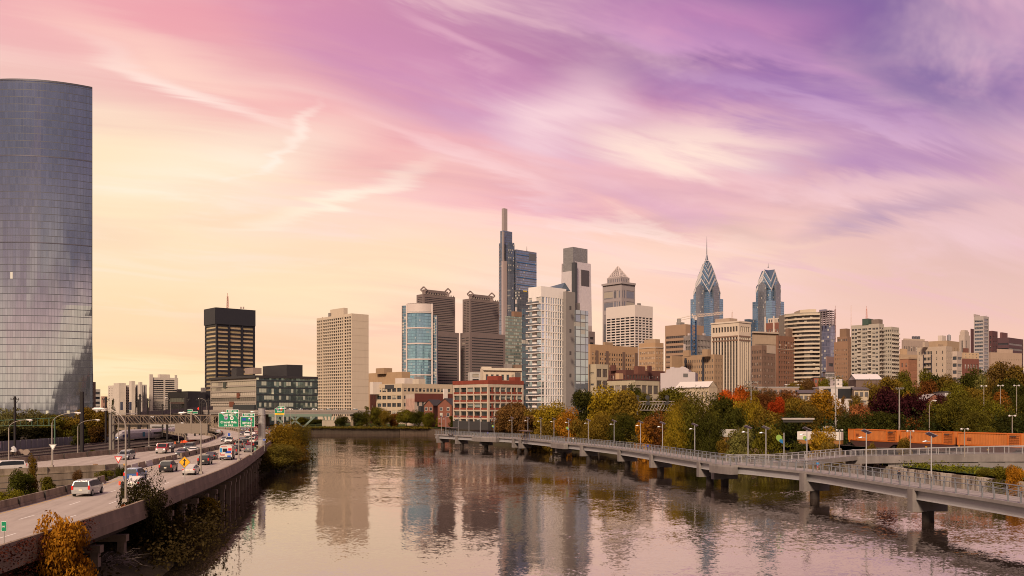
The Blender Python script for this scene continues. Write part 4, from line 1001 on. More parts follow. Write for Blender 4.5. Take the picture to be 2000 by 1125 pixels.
# --- twin granite towers with diamond finials
GRAN = wall((.185, .138, .125), .7, .12); GRB = pane((.018, .02, .028), 16, 1, .06, frame=(.05, .04, .04), ft=.06, metal=.3)
def granite(label, o, D, xl, xc, xr, yt, ymid, ystep, xs0, xs1, dias):
    b = Bld('granite_tower', label, 'office tower', xl, xc, xr, D, 6, group='twin brown granite towers'); zs = ZY(ystep, D)
    zt = ZY(yt, D)
    f, z0, z1 = b.block(GRAN, GRB, yt, dict(nr=20, cols=[(.15, .46), (.54, .85)], fh=.36, mt=.06, mb=0), dict(nr=20, nc=1, fw=.97, fh=.40, mt=.06, mb=0), zb=zs - 2, wname='window_band')
    b.block(GRAN, GRB, ystep, dict(nr=29, cols=[(.15, .46), (.54, .85)], fh=.36, mb=0), dict(nr=29, nc=1, fw=.95, fh=.40, mb=0), rng=(xs0, xc, xs1), name='lower_wall', D=D - 8, wname='window_band')
    w = xr - xc
    b.block(GRAN, GRB, ymid, None, dict(nc=9, nr=1, fw=.5, fh=.3, mt=.1), rng=(xc - (xc - xl) * .15, xc + w * .05, xr - w * .22), name='crown_wall', D=D + 3, zb=zt - 2)
    for x, y in dias:
        Dd = D + 4; p = AT(x, Dd) - Vector((b.C.x, b.C.y, 0)); z = ZY(y, Dd); s = 5.0 * Dd / F * 1.2; m = MB()
        sq = lambda q: [(0, -q), (q, 0), (0, q), (-q, 0)]
        for k in range(4):
            (a0, a1), (c0, c1) = sq(s)[k], sq(s)[(k + 1) % 4]; m.bar((p.x + a0, p.y, z + a1), (p.x + c0, p.y, z + c1), s * .42, 1.6)
        m.bar((p.x, p.y, z - s * 1.9), (p.x, p.y, z - s * .7), s * .9, 1.6); m.build('diamond_finial', wall((.20, .145, .13)), b.root)
    for k in range(12): b.onface('R', 'parapet_tooth', wall((.3, .24, .2)), .03 + k * .082, .06 + k * .082, zt, zt + 1.6, .4)
granite('brown granite tower with diamond finials, the left of the pair, behind the blue round tower', 0, 1100, 813.5, 827, 889, 574, 565, 645.5, 812, 896.5, [(827.5, 566), (875, 569.5)])
granite('brown granite tower with diamond finials, the right of the pair', 1, 1150, 903.5, 918, 975, 583, 574, 649, 899, 987, [(918.5, 574.5), (960.6, 578)])
# --- tallest tower with spire fin
D = 1500
b = Bld('tallest_skyscraper', 'tallest dark blue glass skyscraper with a stepped core and a blank grey spire fin', 'skyscraper', 1003, 1008, 1048, D, 8)
blue = curtain((.34, .42, .58), 2.2, 4.2, .75, .34, bc=(.17, .155, .18), mull=(.12, .12, .14), lu=.05, lv=.06, tilt=.008, blind=.01)
b.curtain_block(blue, 487, zb=8); zt = ZY(487, D)
core = curtain((.26, .30, .40), 2.0, 4.2, .7, .2, bc=(.10, .095, .11), mull=(.09, .09, .10), tilt=.008, blind=.01); finm = wall((.33, .27, .255), .6, .08)
b.curtain_block(core, 474, rng=(974.5, 982, 1005), D=1496, name='core_wall'); b.curtain_block(core, 450, rng=(977, 983, 1000.5), D=1495, name='core_wall')
b.curtain_block(curtain((.20, .25, .32), 2.0, 4.2, .75, .1), 473, rng=(991.5, 995, 1004.5), D=1488, name='glass_fin'); b.pbox('spire_fin', (980, 984, 991), 406.5, 452, finm, D=1497)
b.pbox('pale_fin', (979.5, 983, 990.5), 509, 700, wall((.40, .31, .29), .5, .08), D=1489, zb=8); b.pbox('upper_fin', (980.5, 982, 985), 452, 509, finm, D=1489)
bb = plain((.05, .16, .34), .3, .4)
for y in (496.5, 511.5, 526, 540.5, 555): b.onface('R', 'blue_band', bb, .03, 1.0, ZY(y, D) - .6, ZY(y, D) + .6, .35)
for k in range(22): b.pbox('balcony_slot', (974.2, 974.8, 976), 481 + k * 6.4, 484 + k * 6.4, finm, D=1492)
b.onface('R', 'crown_bay', curtain((.3, .36, .42), 2, 4, .7), .62, .96, zt - 15, zt - 3, .4); b.mast('roof_crane', 1029, 481, zt, DARKM, .6, D + 15)
# --- white-shouldered tower with glass crown
D = 1450
b = Bld('white_shouldered_skyscraper', 'pale tapering skyscraper with a dark painted opening and a grey glass crown', 'skyscraper', 1096, 1122, 1155, D, 8)
wht = curtain((.70, .62, .61), 1.5, 4.1, .35, 0, mull=(.46, .39, .39), lu=.05, lv=.05, tilt=.02, blind=0, jit=.2, rough=.2); crown = curtain((.30, .29, .29), 2.4, 1.6, .45, .3, bc=(.22, .20, .19), mull=(.20, .18, .17), tilt=.02, blind=0)
b.curtain_block(crown, 482, rng=(1100, 1119, 1147.5), D=1456, name='glass_crown', zb=ZY(540, D))
f = foot(1092.5, 1122, 1159, D - 6); P = b.loc(f); Q = b.loc(foot(1097, 1122.5, 1154, D)); z0 = 8; m = MB()
zl, zr = ZY(528, D), ZY(510.5, D)
for k, zt in ((0, zr), (3, zl), (1, zr), (2, zr)):
    a, c, d, e = P[k], P[(k + 1) % 4], Q[(k + 1) % 4], Q[k]; Ln = (c - a).length; m.face([(a.x, a.y, z0), (c.x, c.y, z0), (d.x, d.y, zt), (e.x, e.y, zt)], 0, [(0, z0), (Ln, z0), (Ln, zt), (0, zt)])
m.face([(q.x, q.y, zl - .2) for q in Q]); m.build('tapered_wall', wht, b.root)
ntc = curtain((.10, .11, .13), 1.5, 4.1, .6, .2, mull=(.06, .06, .065)); b.pbox('glass_notch', (1116.5, 1122.5, 1127.5), 512, 700, ntc, D=1440, zb=8); m = MB()
dR = (Q[1] - Q[0]).normalized(); LR = (Q[1] - Q[0]).length; n = Vector((dR.y, -dR.x))
a, c = Q[0] + dR * LR * .38 + n * 1.2, Q[0] + dR * LR * .86 + n * 1.4; m.prism([tuple(a), tuple(c), tuple(c - n * 3), tuple(a - n * 3)], ZY(556, D), ZY(525, D)); m.build('dark_opening_block', plain((.10, .085, .09), .3, .3), b.root)  # solid block; the shade of the hole is put into its dark colour
# --- pyramid topped tower
D = 1600
b = Bld('pyramid_topped_tower', 'grey tower with a heavy cornice and a latticed pyramid roof', 'skyscraper', 1177, 1214, 1240.5, D, 8)
gm = wall((.33, .275, .265), .7, .06); gl = pane((.16, .17, .21), 12, 1, .1, frame=(.24, .2, .2), ft=.1, metal=.5)
b.block(gm, gl, 552, dict(nr=1, rows=[(.05, .76), (.79, .86), (.88, .945)], cols=[(.08, .55), (.60, .72), (.75, .80), (.86, .93)]), dict(nr=1, rows=[(.05, .76), (.79, .86), (.88, .945)], cols=[(.06, .12), (.17, .27), (.36, .92)]))
z1 = b.z1
b.pbox('cornice', (1174.7, 1214, 1241.8), 549.5, 553.5, gm, D=1597); b.block(gm, gl, 540, dict(nc=7, nr=1, fw=.45, fh=.6), dict(nc=5, nr=1, fw=.45, fh=.6), rng=(1185.5, 1212, 1229.5), name='upper_wall', D=1606, zb=z1 - 1)
f = foot(1187.5, 1211, 1226.5, 1608); P = b.loc(f); zb_, za = ZY(540, 1608), ZY(516.6, 1608); ap = (P[0] + P[2]) / 2; m = MB()
for k in range(4): m.face([(P[k].x, P[k].y, zb_), (P[(k + 1) % 4].x, P[(k + 1) % 4].y, zb_), (ap.x, ap.y, za)])
m.build('pyramid_roof', wall((.20, .165, .16)), b.root); m = MB()
for k in range(4):
    A, B_ = Vector((P[k].x, P[k].y, zb_)), Vector((P[(k + 1) % 4].x, P[(k + 1) % 4].y, zb_)); T = Vector((ap.x, ap.y, za)); m.bar(A, T, 1.4); m.bar(A, B_, 1.2)
    for j in range(1, 6): q = j / 6; m.bar(A.lerp(B_, q), A.lerp(T, q) if 0 else B_.lerp(T, 1 - q), .55); m.bar(A.lerp(B_, q), A.lerp(T, q), .55)
m.build('pyramid_lattice', wall((.52, .43, .40)), b.root)
# --- white gridded box
b = Bld('white_grid_office', 'white office box with a grid of dark windows, before the pyramid topped tower', 'office tower', 1183.6, 1240, 1275, 1150, 8)
b.block(wall((.62, .53, .47), .7, .05), pane((.02, .02, .026), 3, 1, .1, ft=.05), 595, dict(nr=36, nc=6, fw=.84, fh=.58, mt=.105, mb=0, ml=.01, mr=.01, dep=.8), dict(nr=36, nc=5, fw=.78, fh=.58, mt=.105, mb=0, ml=.01, mr=.01, dep=.8)); b.pbox('roof_plant', (1244, 1247, 1252), 592, 598, MECH, D=1180)
# --- the two blue gabled skyscrapers
def gabled(name, label, xcen, D, low, body, tiers, tip, lowc=None):
    p = AT(xcen, D); t = thing(name, label, 'skyscraper', (p.x, p.y, 0)); an = R_(42)
    ux = Vector((math.cos(an), math.sin(an))); uy = Vector((-ux.y, ux.x))
    X = lambda a, c: ux * a + uy * c
    blueg = curtain((.24, .38, .54), 1.8, 3.9, .75, .26, bc=(.13, .16, .22), mull=(.13, .18, .24), tilt=.008, blind=.01); grayg = curtain((.26, .27, .31), 1.8, 3.9, .6, .12, bc=(.15, .14, .15), mull=(.13, .12, .12), tilt=.008, blind=.01)
    def shaft(nm, a, z0, z1, mat):
        m = MB(); q = [X(-a, -a), X(a, -a), X(a, a), X(-a, a)]
        for k in range(4): m.face([(q[k].x, q[k].y, z0), (q[(k + 1) % 4].x, q[(k + 1) % 4].y, z0), (q[(k + 1) % 4].x, q[(k + 1) % 4].y, z1), (q[k].x, q[k].y, z1)], 0, [(0, z0), (2 * a, z0), (2 * a, z1), (0, z1)])
        m.face([(v.x, v.y, z1) for v in q]); m.build(nm, mat, t)
    for a, z0, z1 in low: shaft('lower_shaft', a, z0, z1, blueg)
    a, z0, z1 = body; shaft('shaft', a, z0, z1, blueg)
    sky_sheen = plain((.62, .56, .54), .4, .1)  # sky reflection on the chevrons, painted as a pale base colour
    for k, (a, ze, za) in enumerate(tiers):
        m = MB(); m2 = MB(); O = Vector((0, 0)); zb_ = ze - 18 if k else ze - 2
        for j in range(4):
            c, s = [(0, -1), (1, 0), (0, 1), (-1, 0)][j]; nrm = X(c, s); tg = Vector((-nrm.y, nrm.x)); A, B_ = nrm * a - tg * a, nrm * a + tg * a; Pk = nrm * a
            m.face([(A.x, A.y, zb_), (B_.x, B_.y, zb_), (B_.x, B_.y, ze), (Pk.x, Pk.y, za), (A.x, A.y, ze)], 0, [(0, zb_), (2 * a, zb_), (2 * a, ze), (a, za), (0, ze)])
            # dark roof planes; pale edge bands carry their bright sky reflection as colour
            e = 1.025; A3, B3, P3, O3 = Vector((A.x * e, A.y * e, ze + .2)), Vector((B_.x * e, B_.y * e, ze + .2)), Vector((Pk.x * e, Pk.y * e, za + .6)), Vector((0, 0, za + .6))
            m2.face([A3, P3, O3], 1); m2.face([P3, B3, O3], 1)
            th = (za - ze) * .11; dn = Vector((0, 0, -th))
            m2.face([A3 + dn, P3 + dn, P3, A3]); m2.face([P3 + dn, B3 + dn, B3, P3])
            m2.face([A3 + dn, A3 * .985 + dn, P3 * .985 + dn, P3 + dn])
        m.build('gable_wall', blueg, t); m2.build('chevron_roof', [sky_sheen, plain((.085, .125, .18), .3, .3)], t)
    a, z0, z1 = body
    for j in range(4):
        c, s = [(0, -1), (1, 0), (0, 1), (-1, 0)][j]; nrm = X(c, s); tg = Vector((-nrm.y, nrm.x)); w = a * .5; ao = low[-1][0] + .5; m = MB(); zc = z1 + (tiers[0][2] - tiers[0][1]) * .2
        A, B_ = nrm * ao - tg * w, nrm * ao + tg * w; m.face([(A.x, A.y, 8), (B_.x, B_.y, 8), (B_.x, B_.y, zc), (nrm.x * ao, nrm.y * ao, zc + w * .9), (A.x, A.y, zc)], 0, [(0, 8), (2 * w, 8), (2 * w, zc), (w, zc + w), (0, zc)])
        for q0, q1, sg in ((A, A - nrm * 3, 1), (B_ - nrm * 3, B_, 1)): m.face([(q1.x, q1.y, 8), (q0.x, q0.y, 8), (q0.x, q0.y, zc), (q1.x, q1.y, zc)], 0, [(0, 8), (3, 8), (3, zc), (0, zc)])
        m.build('centre_bay', grayg, t)
    z0, z1, r = tip; m = MB(); m.tube([(0, 0, z0), (0, 0, z0 + (z1 - z0) * .18), (0, 0, z0 + (z1 - z0) * .25), (0, 0, z0 + (z1 - z0) * .6), (0, 0, z1)], [r, r * .5, r * .28, r * .2, r * .06], 8); m.build('spire', plain((.16, .16, .19), .4, .4), t)
gabled('gabled_skyscraper', 'taller blue glass skyscraper with nested pale chevron gables and a needle spire', 1380.5, 1580, [(20.2, 8, 205)], (16.6, 200, 219), [(16.6, 217, 241), (14.2, 231, 252), (11.4, 244, 261), (8.2, 255, 268), (4.8, 264, 272)], (274, 316, 2.8))
gabled('gabled_skyscraper', 'shorter blue glass skyscraper with a single steep crown, right of the needle spire one', 1500.5, 1510, [(18.6, 8, 192)], (14.6, 185, 214), [(14.6, 212, 235), (12.0, 226, 245)], (250, 258, 1.4))
b = Bld('blue_annex', 'low blue glass annex at the foot of the shorter gabled skyscraper', 'building', 1454, 1462, 1483, 1490, 8)
b.curtain_block(curtain((.16, .25, .36), 2, 4, .7, .3, bc=(.1, .13, .18)), 623)
# ------------------------------------------------------------------ the middle and right of the skyline
TAN = wall((.33, .215, .13), .85, .14, 0, .3); TAN2 = wall((.38, .26, .165), .85, .12, 0, .3); BRN = wall((.19, .115, .08), .85, .14, 0, .3)
BRK = wall((.215, .105, .065), .85, .14, 0, .4); LIMEW = wall((.43, .33, .25), .85, .1, 0, .3)
SMALL = pane((.022, .022, .028), 1, 2, .22, bc=(.5, .44, .38), ft=.08, metal=.1)
b = Bld('dark_glass_block', 'dark glass block at the foot of the tallest skyscraper', 'building', 1006, 1012, 1032, 1250, 8)
b.curtain_block(curtain((.09, .105, .13), 3, 4, .6, .15), 566); b.onface('R', 'yellow_sign_panel', plain((.75, .5, .05), .5), .5, .85, b.zb + ZY(566, 1250) - 9.5, b.zb + ZY(566, 1250) - 8, .3)
for y in (585, 600): b.pbox('white_strut', (1006.5, 1008, 1010), y, y + 8, wall((.6, .5, .45)), D=1240)
b = Bld('green_glass_apartments', 'green glass apartment block with brown roof house left of the white balcony tower', 'apartment block', 987, 989, 1023, 820, 7)
b.curtain_block(curtain((.20, .27, .25), 2.2, 3.1, .5, .28, bc=(.26, .22, .17), mull=(.20, .18, .15), lu=.14, tilt=.05, blind=.35, blc=(.36, .40, .34)), 617); b.pbox('roof_house', (999, 1004, 1020), 608, 618, wall((.24, .14, .09)), D=830)
# white balcony tower
D = 480
b = Bld('balcony_tower', 'white apartment tower with stacked corner balconies and a glass roof pyramid', 'apartment tower', 1032, 1057, 1106, D, 3)
ww = wall((.78, .70, .64), .65, .06); bgl = curtain((.22, .29, .36), 1.5, 3.5, .72, .0, mull=(.30, .27, .25), lu=.08, lv=.06, tilt=.05, blind=.12)
wg = pane((.46, .56, .68), 1, 2, .10, bc=(.62, .56, .48), frame=(.4, .36, .33), ft=.08, metal=.9)
z1 = ZY(558.5, D); nr = 18
b.block(ww, wg, 558.5, dict(nr=nr, cols=[(.03, .30), (.62, .99)], fh=.84, mt=.07, mb=.04, dep=.3), dict(nr=nr, cols=[(.02, .13)] + [(.19 + k * .094, .19 + k * .094 + .058) for k in range(8)] + [(.94, .99)], fh=.86, mt=.07, mb=.04, dep=.3))
C, Rt, Bk, Lf = b.loc(b.f); p = (z1 - 3) * .89 / nr; dl = (C - Lf).normalized(); nl = Vector((dl.y, -dl.x)); dr = (Rt - C).normalized(); nr_ = Vector((dr.y, -dr.x)); LL = (C - Lf).length
for k in range(nr):
    z = 3 + (z1 - 3) * .04 + p * k; m = MB()
    q = [Lf + nl * 1.6 - dl * .3, C + nl * 1.6 - dl * LL * .02, C - dl * LL * .02, Lf - dl * .3]; m.prism([tuple(v) for v in q], z - .25, z + .12); o = m.build('balcony', ww, b.root)
    m = MB(); wall_line([tuple(q[0]), tuple(q[1])], z + .12, z + 1.1, .05, .05, m); m.build('glass_guard', curtain((.3, .36, .4), 1.5, 2, .5), o)
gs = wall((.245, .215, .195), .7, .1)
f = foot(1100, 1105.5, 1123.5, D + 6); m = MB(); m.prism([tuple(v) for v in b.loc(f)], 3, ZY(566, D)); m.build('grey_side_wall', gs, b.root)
for z in (ZY(600, D), ZY(645, D), ZY(689, D), ZY(733, D)): b.pbox('vent', (1112, 1114, 1116), 0, 0, plain((.06, .05, .05), .8), D=D + 3, zt=z + 1, zb=z - 1)
b.curtain_block(curtain((.42, .50, .58), 3.8, 4.1, .8, .0, mull=(.13, .12, .12), lu=.1, lv=.1, tilt=.06, blind=.1), 605, rng=(1121, 1124, 1149), D=D + 10, name='side_glass_wing', zb=3); b.pbox('wing_roof_house', (1120, 1123, 1133), 591, 606, MECH, D=D + 16)
b.curtain_block(curtain((.10, .15, .20), 2, 3.5, .7, .2), 600, rng=(1019, 1021, 1033), D=D + 22, name='left_glass_wing', zb=3)
f = foot(1064, 1096, 1114, D + 12); P = b.loc(f); zr = z1 - .5; za = ZY(551, D + 12); ap = P[0] + (P[1] - P[0]) * .4; m = MB(); r2 = P[3] + (P[2] - P[3]) * .3
m.face([(P[0].x, P[0].y, zr), (P[1].x, P[1].y, zr), (ap.x, ap.y, za)]); m.face([(P[3].x, P[3].y, zr), (P[0].x, P[0].y, zr), (ap.x, ap.y, za), (r2.x, r2.y, za - 1.5)]); m.face([(P[1].x, P[1].y, zr), (P[2].x, P[2].y, zr), (r2.x, r2.y, za - 1.5), (ap.x, ap.y, za)]); m.build('glass_roof_pyramid', plain((.15, .20, .24), .12, .6), b.root)
# banded office just visible right of it
b = Bld('banded_office', 'striped brown office peeping out right of the white balcony tower', 'building', 1146, 1150, 1162, 1000, 8)
b.block(GRAN, GRB, 647, None, dict(nr=14, fh=.45)); b.pbox('glass_top', (1146, 1149, 1156), 636, 648, wall((.4, .32, .29)), D=1010)
b = Bld('tan_apartments', 'wide tan apartment block with columns of balconies below the white gridded office', 'apartment block', 1149, 1153, 1246, 900, 7)
b.block(wall((.40, .245, .135), .85, .1), SMALL, 672, None, dict(nr=13, nc=19, fw=.5, fh=.55, mt=.1)); b.pbox('roof_house', (1178, 1182, 1197), 668, 674, TAN, D=915)
for u in (.10, .31, .66, .93): b.onface('R', 'balcony_stack', wall((.16, .10, .07)), u, u + .055, 8, b.z1 - 6, .5)
b = Bld('corner_hotel', 'tan brick block with pale windows in front of the white gridded office', 'apartment block', 1247.5, 1280, 1296, 850, 7)
b.block(wall((.40, .25, .14), .85, .1), pane((.2, .19, .19), 1, 2, .7, bc=(.62, .54, .46), ft=.1), 669, dict(nr=12, nc=8, fw=.5, fh=.5, mt=.1), dict(nr=12, nc=5, fw=.5, fh=.5, mt=.1)); b.pbox('roof_house', (1258, 1280, 1289), 662, 671, TAN2, D=858); b.onface('L', 'cornice', LIMEW, 0, 1, b.z1 - 5, b.z1 - 4, .4); b.onface('R', 'cornice', LIMEW, 0, 1, b.z1 - 5, b.z1 - 4, .4)
RB = wall((.115, .045, .033), .85, .2, 0, .4)
b = Bld('dark_brick_block', 'long dark red brick block behind the beige loft with brown panels', 'building', 1188, 1222, 1299, 660, 6)
b.block(RB, SMALL, 722, dict(nr=4, nc=9, fw=.48, fh=.52), dict(nr=4, nc=14, fw=.48, fh=.52)); b.pbox('raised_wing', (1192, 1200, 1203), 713, 724, RB, D=665); b.pbox('raised_wing', (1238, 1246, 1260), 715, 730, wall((.15, .06, .04)), D=645); b.pbox('raised_wing', (1264, 1268, 1273), 714, 724, RB, D=670); b.pbox('stair_house', (1202, 1209, 1217), 729, 745, wall((.45, .28, .16)), D=630)
# beige loft with dark panels
b = Bld('beige_loft', 'beige concrete loft with large maroon panels right of the white balcony tower', 'loft building', 1150, 1164, 1188, 500, 4)
bl = wall((.42, .345, .235), .8, .12); mar = wall((.09, .032, .028), .7)
b.block(bl, mar, 711, dict(nr=4, rows=[(.30 + k * .18, .33 + k * .18) for k in range(4)], cols=[(.2, .7)], m=GL_DARK), dict(nr=5, nc=2, fw=.80, fh=.74, mt=.05, mb=.02, m=pane((.045, .03, .03), 3, 1, .3, bc=(.09, .035, .03), frame=(.4, .32, .22), ft=.03)))
b = Bld('beige_low_loft', 'low beige loft wing with rows of brown framed windows above the yellow tree', 'loft building', 1186, 1240, 1288, 470, 4)
b.block(bl, pane((.07, .06, .055), 3, 1, .4, bc=(.3, .25, .2), frame=(.09, .035, .03), ft=.07), 742, dict(nr=3, nc=4, fw=.82, fh=.66, mt=.06, mb=.1), dict(nr=3, nc=4, fw=.82, fh=.66, mt=.06, mb=.1)); b.onface('L', 'dark_coping', mar, 0, 1, b.z1, b.z1 + .6, .3); b.onface('R', 'dark_coping', mar, 0, 1, b.z1, b.z1 + .6, .3)
# pale blank wall with stepped top
D = 610; t = thing('pale_theatre', 'pale windowless building with a stepped curved gable wall', 'building', (AT(1290, D).x, D, 0)); pts = [(1290, 753), (1345.5, 753), (1358, 753), (1358, 727), (1345, 726), (1345, 721), (1338, 717), (1332, 715.5), (1328, 718), (1319, 718), (1318, 720), (1316, 716.5), (1309, 717), (1308, 721), (1301, 722), (1300, 728), (1290, 729)]
sc = D / F; prof = [((x - 1290) * sc, ZY(y, D)) for x, y in pts]; prof[0] = (0, 5); prof[1] = (55.5 * sc, 5); prof[2] = (68 * sc, 5); m = MB(); m.face([(x, 0, z) for x, z in prof]); m.face([(x + 8, 30, z) for x, z in reversed(prof)])
for k in range(len(prof)): (x0, z0), (x1, z1) = prof[k], prof[(k + 1) % len(prof)]; m.face([(x0, 0, z0), (x0 + 8, 30, z0), (x1 + 8, 30, z1), (x1, 0, z1)])
m.build('gable_wall', wall((.47, .40, .39), .8, .06), t); m = MB(); m.box((62 * sc, -.1, 15), (11 * sc, .3, 18)); m.build('grey_side_bay', wall((.25, .22, .22)), t)
m = MB(); m.box((49 * sc, -.08, ZY(733, D)), (3.2, .2, 2.4)); m.build('window', GL_DARK, t)
b = Bld('beige_white_roof_house', 'low beige house with a white pitched roof in front of the pale stepped gable', 'house', 1320, 1385, 1401, 420, 5)
b.block(wall((.46, .36, .25)), pane((.08, .08, .085), 2, 2, .3), 755, dict(nr=2, nc=8, fw=.35, fh=.55, mt=.02), dict(nr=2, nc=3, fw=.4, fh=.55), roof=False)
C, Rt, Bk, Lf = b.loc(b.f); z = b.z1; rg = (C + Rt) / 2; rk = (Lf + Bk) / 2; m = MB(); zr = z + 2.6; n = Vector(((C - Lf).y, -(C - Lf).x)).normalized() * .6
m.face([(Lf.x + n.x, Lf.y + n.y, z - .3), (C.x + n.x, C.y + n.y, z - .3), (rg.x, rg.y, zr), (rk.x, rk.y, zr)]); m.face([(Rt.x - n.x, Rt.y - n.y, z - .3), (Bk.x - n.x, Bk.y - n.y, z - .3), (rk.x, rk.y, zr), (rg.x, rg.y, zr)]); m.build('white_roof', plain((.58, .52, .47), .6), b.root); m = MB(); m.face([(C.x, C.y, z - .4), (Rt.x, Rt.y, z - .4), (rg.x, rg.y, zr - .15)]); m.build('gable', wall((.46, .36, .25)), b.root)
# brown office and the concrete frame with its crane
b = Bld('brown_office', 'brown office slab with horizontal bands left of the tower crane', 'office tower', 1299, 1339, 1374.5, 1000, 8)
b.block(wall((.34, .215, .14), .8, .08), pane((.06, .05, .05), 10, 1, .2, bc=(.3, .2, .14), frame=(.2, .13, .09)), 633, dict(nr=16, nc=1, fw=.97, fh=.5, mt=.11, mb=0), dict(nr=16, nc=1, fw=.97, fh=.5, mt=.11, mb=0), wname='window_band'); b.pbox('roof_plant', (1321, 1328, 1337), 629, 636, MECH, D=1012)
b = Bld('construction_frame', 'unfinished concrete frame building under the tower crane', 'building', 1335, 1362, 1389, 940, 7)
b.block(wall((.26, .22, .20)), plain((.035, .032, .036), .8), 654, dict(nr=12, nc=8, fw=.75, fh=.7, dep=1.5), dict(nr=12, nc=9, fw=.72, fh=.7, dep=1.5)); b.pbox('white_panel', (1335, 1336, 1339), 672, 690, wall((.6, .5, .46)), D=932)
for x in (1346, 1375): b.pbox('roof_dome', (x - 3, x, x + 3), 651, 655, plain((.55, .46, .42), .4), D=950)
D = 925; t = thing('tower_crane', 'tower crane with a blue mast and a pale lattice jib above the unfinished building', 'crane', (AT(1354.7, D).x, D, 0)); bm_ = plain((.02, .07, .16), .5); zt = ZY(622, D); m = MB(); s = 2.3
for a, c in ((-s, -s), (s, -s), (s, s), (-s, s)): m.tube([(a, c, 8), (a, c, zt)], .42, 4)
z = 8
while z < zt - 4: m.bar((-s, -s, z), (s, -s, z + 4), .4); m.bar((s, -s, z), (-s, -s, z + 4), .4); m.bar((-s, -s, z), (-s, s, z + 4), .4); m.bar((s, -s, z + 4), (s, s, z), .4); z += 4
m.build('mast', bm_, t); m = MB(); jl = (1412.6 - 1354.7) * D / F; bk = (1354.7 - 1322.5) * D / F; cm = wall((.50, .38, .30), .6); z0, z1 = zt + 1, zt + 5.5
for zz in (0, 2.2): m.bar((-bk, 0, ZY(625, D) + zz - 1), (0, 0, z0 + zz), .45); m.bar((0, 0, z0 + zz), (jl, 0, z1 + zz - .8), .45)
for k in range(20): x = jl * k / 20; zz = z0 + (z1 - .8 - z0) * k / 20; m.bar((x, 0, zz), (x + jl / 40, 0, zz + 2.2), .3); m.bar((x + jl / 40, 0, zz + 2.2), (x + jl / 20, 0, zz + .2), .3)
m.build('jib', cm, t); m = MB(); m.box((-bk + 2, 0, ZY(625, D) - 1), (4, 2, 4.5)); m.build('counterweight', MECH, t); m = MB(); m.bar((0, 0, zt), (-1.5, 0, ZY(613, D)), 1.0); m.bar((-1.5, 0, ZY(613, D)), (jl * .55, 0, z1), .18); m.bar((-1.5, 0, ZY(613, D)), (-bk, 0, ZY(625, D)), .18); m.build('apex', wall((.55, .45, .4)), t); m = MB(); m.box((1.8, -1.5, zt - .5), (2.6, 2.4, 3)); m.build('cab', plain((.5, .42, .38), .4), t)
# tan brick mid block
b = Bld('tan_brick_block', 'tan brick block with fire escapes behind the pale stepped gable', 'apartment block', 1333, 1395, 1411.5, 750, 6)
b.block(TAN, pane((.04, .045, .06), 1, 2, .2, bc=(.34, .28, .22)), 692, dict(nr=10, nc=14, fw=.42, fh=.5, mt=.05, mb=.03), dict(nr=10, nc=5, fw=.42, fh=.5, mt=.05, mb=.03)); b.pbox('blank_wing', (1308.7, 1312, 1333), 695, 752, wall((.36, .235, .14)), D=770, zb=6); b.pbox('raised_bay', (1334, 1345, 1350), 684, 696, TAN, D=752); b.pbox('raised_bay', (1371, 1382, 1388), 682, 696, TAN, D=748)
for u in (.08, .64): b.onface('L', 'fire_escape', plain((.03, .03, .04), .6), u, u + .055, 8, b.z1 - 2, .7)
# striped white pier tower
b = Bld('white_pier_tower', 'brown and cream office tower with tall white vertical piers', 'office tower', 1389, 1443, 1466.5, 900, 6)
b.block(wall((.58, .47, .36), .75, .08), pane((.022, .02, .024), 1, 22, .05, frame=(.07, .05, .04), ft=.10, metal=.05), 628.5, dict(nc=9, fw=.64, cols=None, rows=[(.0, .845), (.90, .955)], ml=.04, mr=.03, dep=.9), dict(nc=5, fw=.64, rows=[(.0, .845), (.90, .955)], ml=.12, mr=.08, dep=.9), wname='window_strip')
for sd in 'LR': b.onface(sd, 'brown_band', BRN, .03, .97, b.z1 - 19, b.z1 - 17.5, .06); b.onface(sd, 'brown_band', BRN, .03, .97, b.z1 - 15, b.z1 - 13.5, .06); b.onface(sd, 'white_cornice', wall((.6, .49, .39)), -.01, 1.01, b.z1 - .5, b.z1 + 1, .6)
b.pbox('roof_house', (1397, 1425, 1440), 621, 630, wall((.42, .31, .23)), D=915); b.mast('roof_mast', 1430, 609, ZY(621, 915), wall((.6, .45, .4)), .8, 920, lattice=True)
# brown bricks
b = Bld('grey_brown_office', 'flat grey brown office with fine vertical fins behind the brick hotels', 'office building', 1469, 1472, 1536, 860, 7, ang=25)
b.block(wall((.36, .26, .18)), pane((.20, .15, .11), 20, 1, .0, frame=(.3, .21, .15), ft=.25, metal=.2), 649, None, dict(nr=1, rows=[(.1, .86)], nc=1, fw=.96), wname='window_strip'); b.pbox('coping', (1468.5, 1472, 1536.5), 647, 650, LIMEW, D=858)
b = Bld('brick_hotel', 'mid brown brick hotel with a pale topped right part, beside the white pier tower', 'hotel', 1467.5, 1488, 1514.5, 750, 6)
b.block(BRN, SMALL, 674, dict(nr=11, nc=6, fw=.48, fh=.52), dict(nr=11, nc=9, fw=.48, fh=.52)); b.onface('R', 'pale_top_storey', LIMEW, .35, 1, b.z1 - 6.5, b.z1 + .3, .25)
b = Bld('brick_hotel', 'taller dark brown brick hotel with pale arched trim beside the curved balcony tower', 'hotel', 1515.5, 1519, 1575, 790, 6)
b.block(BRK, SMALL, 655, None, dict(nr=15, nc=12, fw=.48, fh=.5)); b.pbox('roof_house', (1534, 1540, 1562), 641, 657, BRN, D=805)
for k in range(5): b.onface('R', 'arched_trim', LIMEW, .05 + k * .2, .05 + k * .2 + .05, b.z1 - 9, b.z1 - 7.6, .12)
b.onface('R', 'string_course', LIMEW, 0, 1, b.z1 - 12, b.z1 - 11.5, .2)
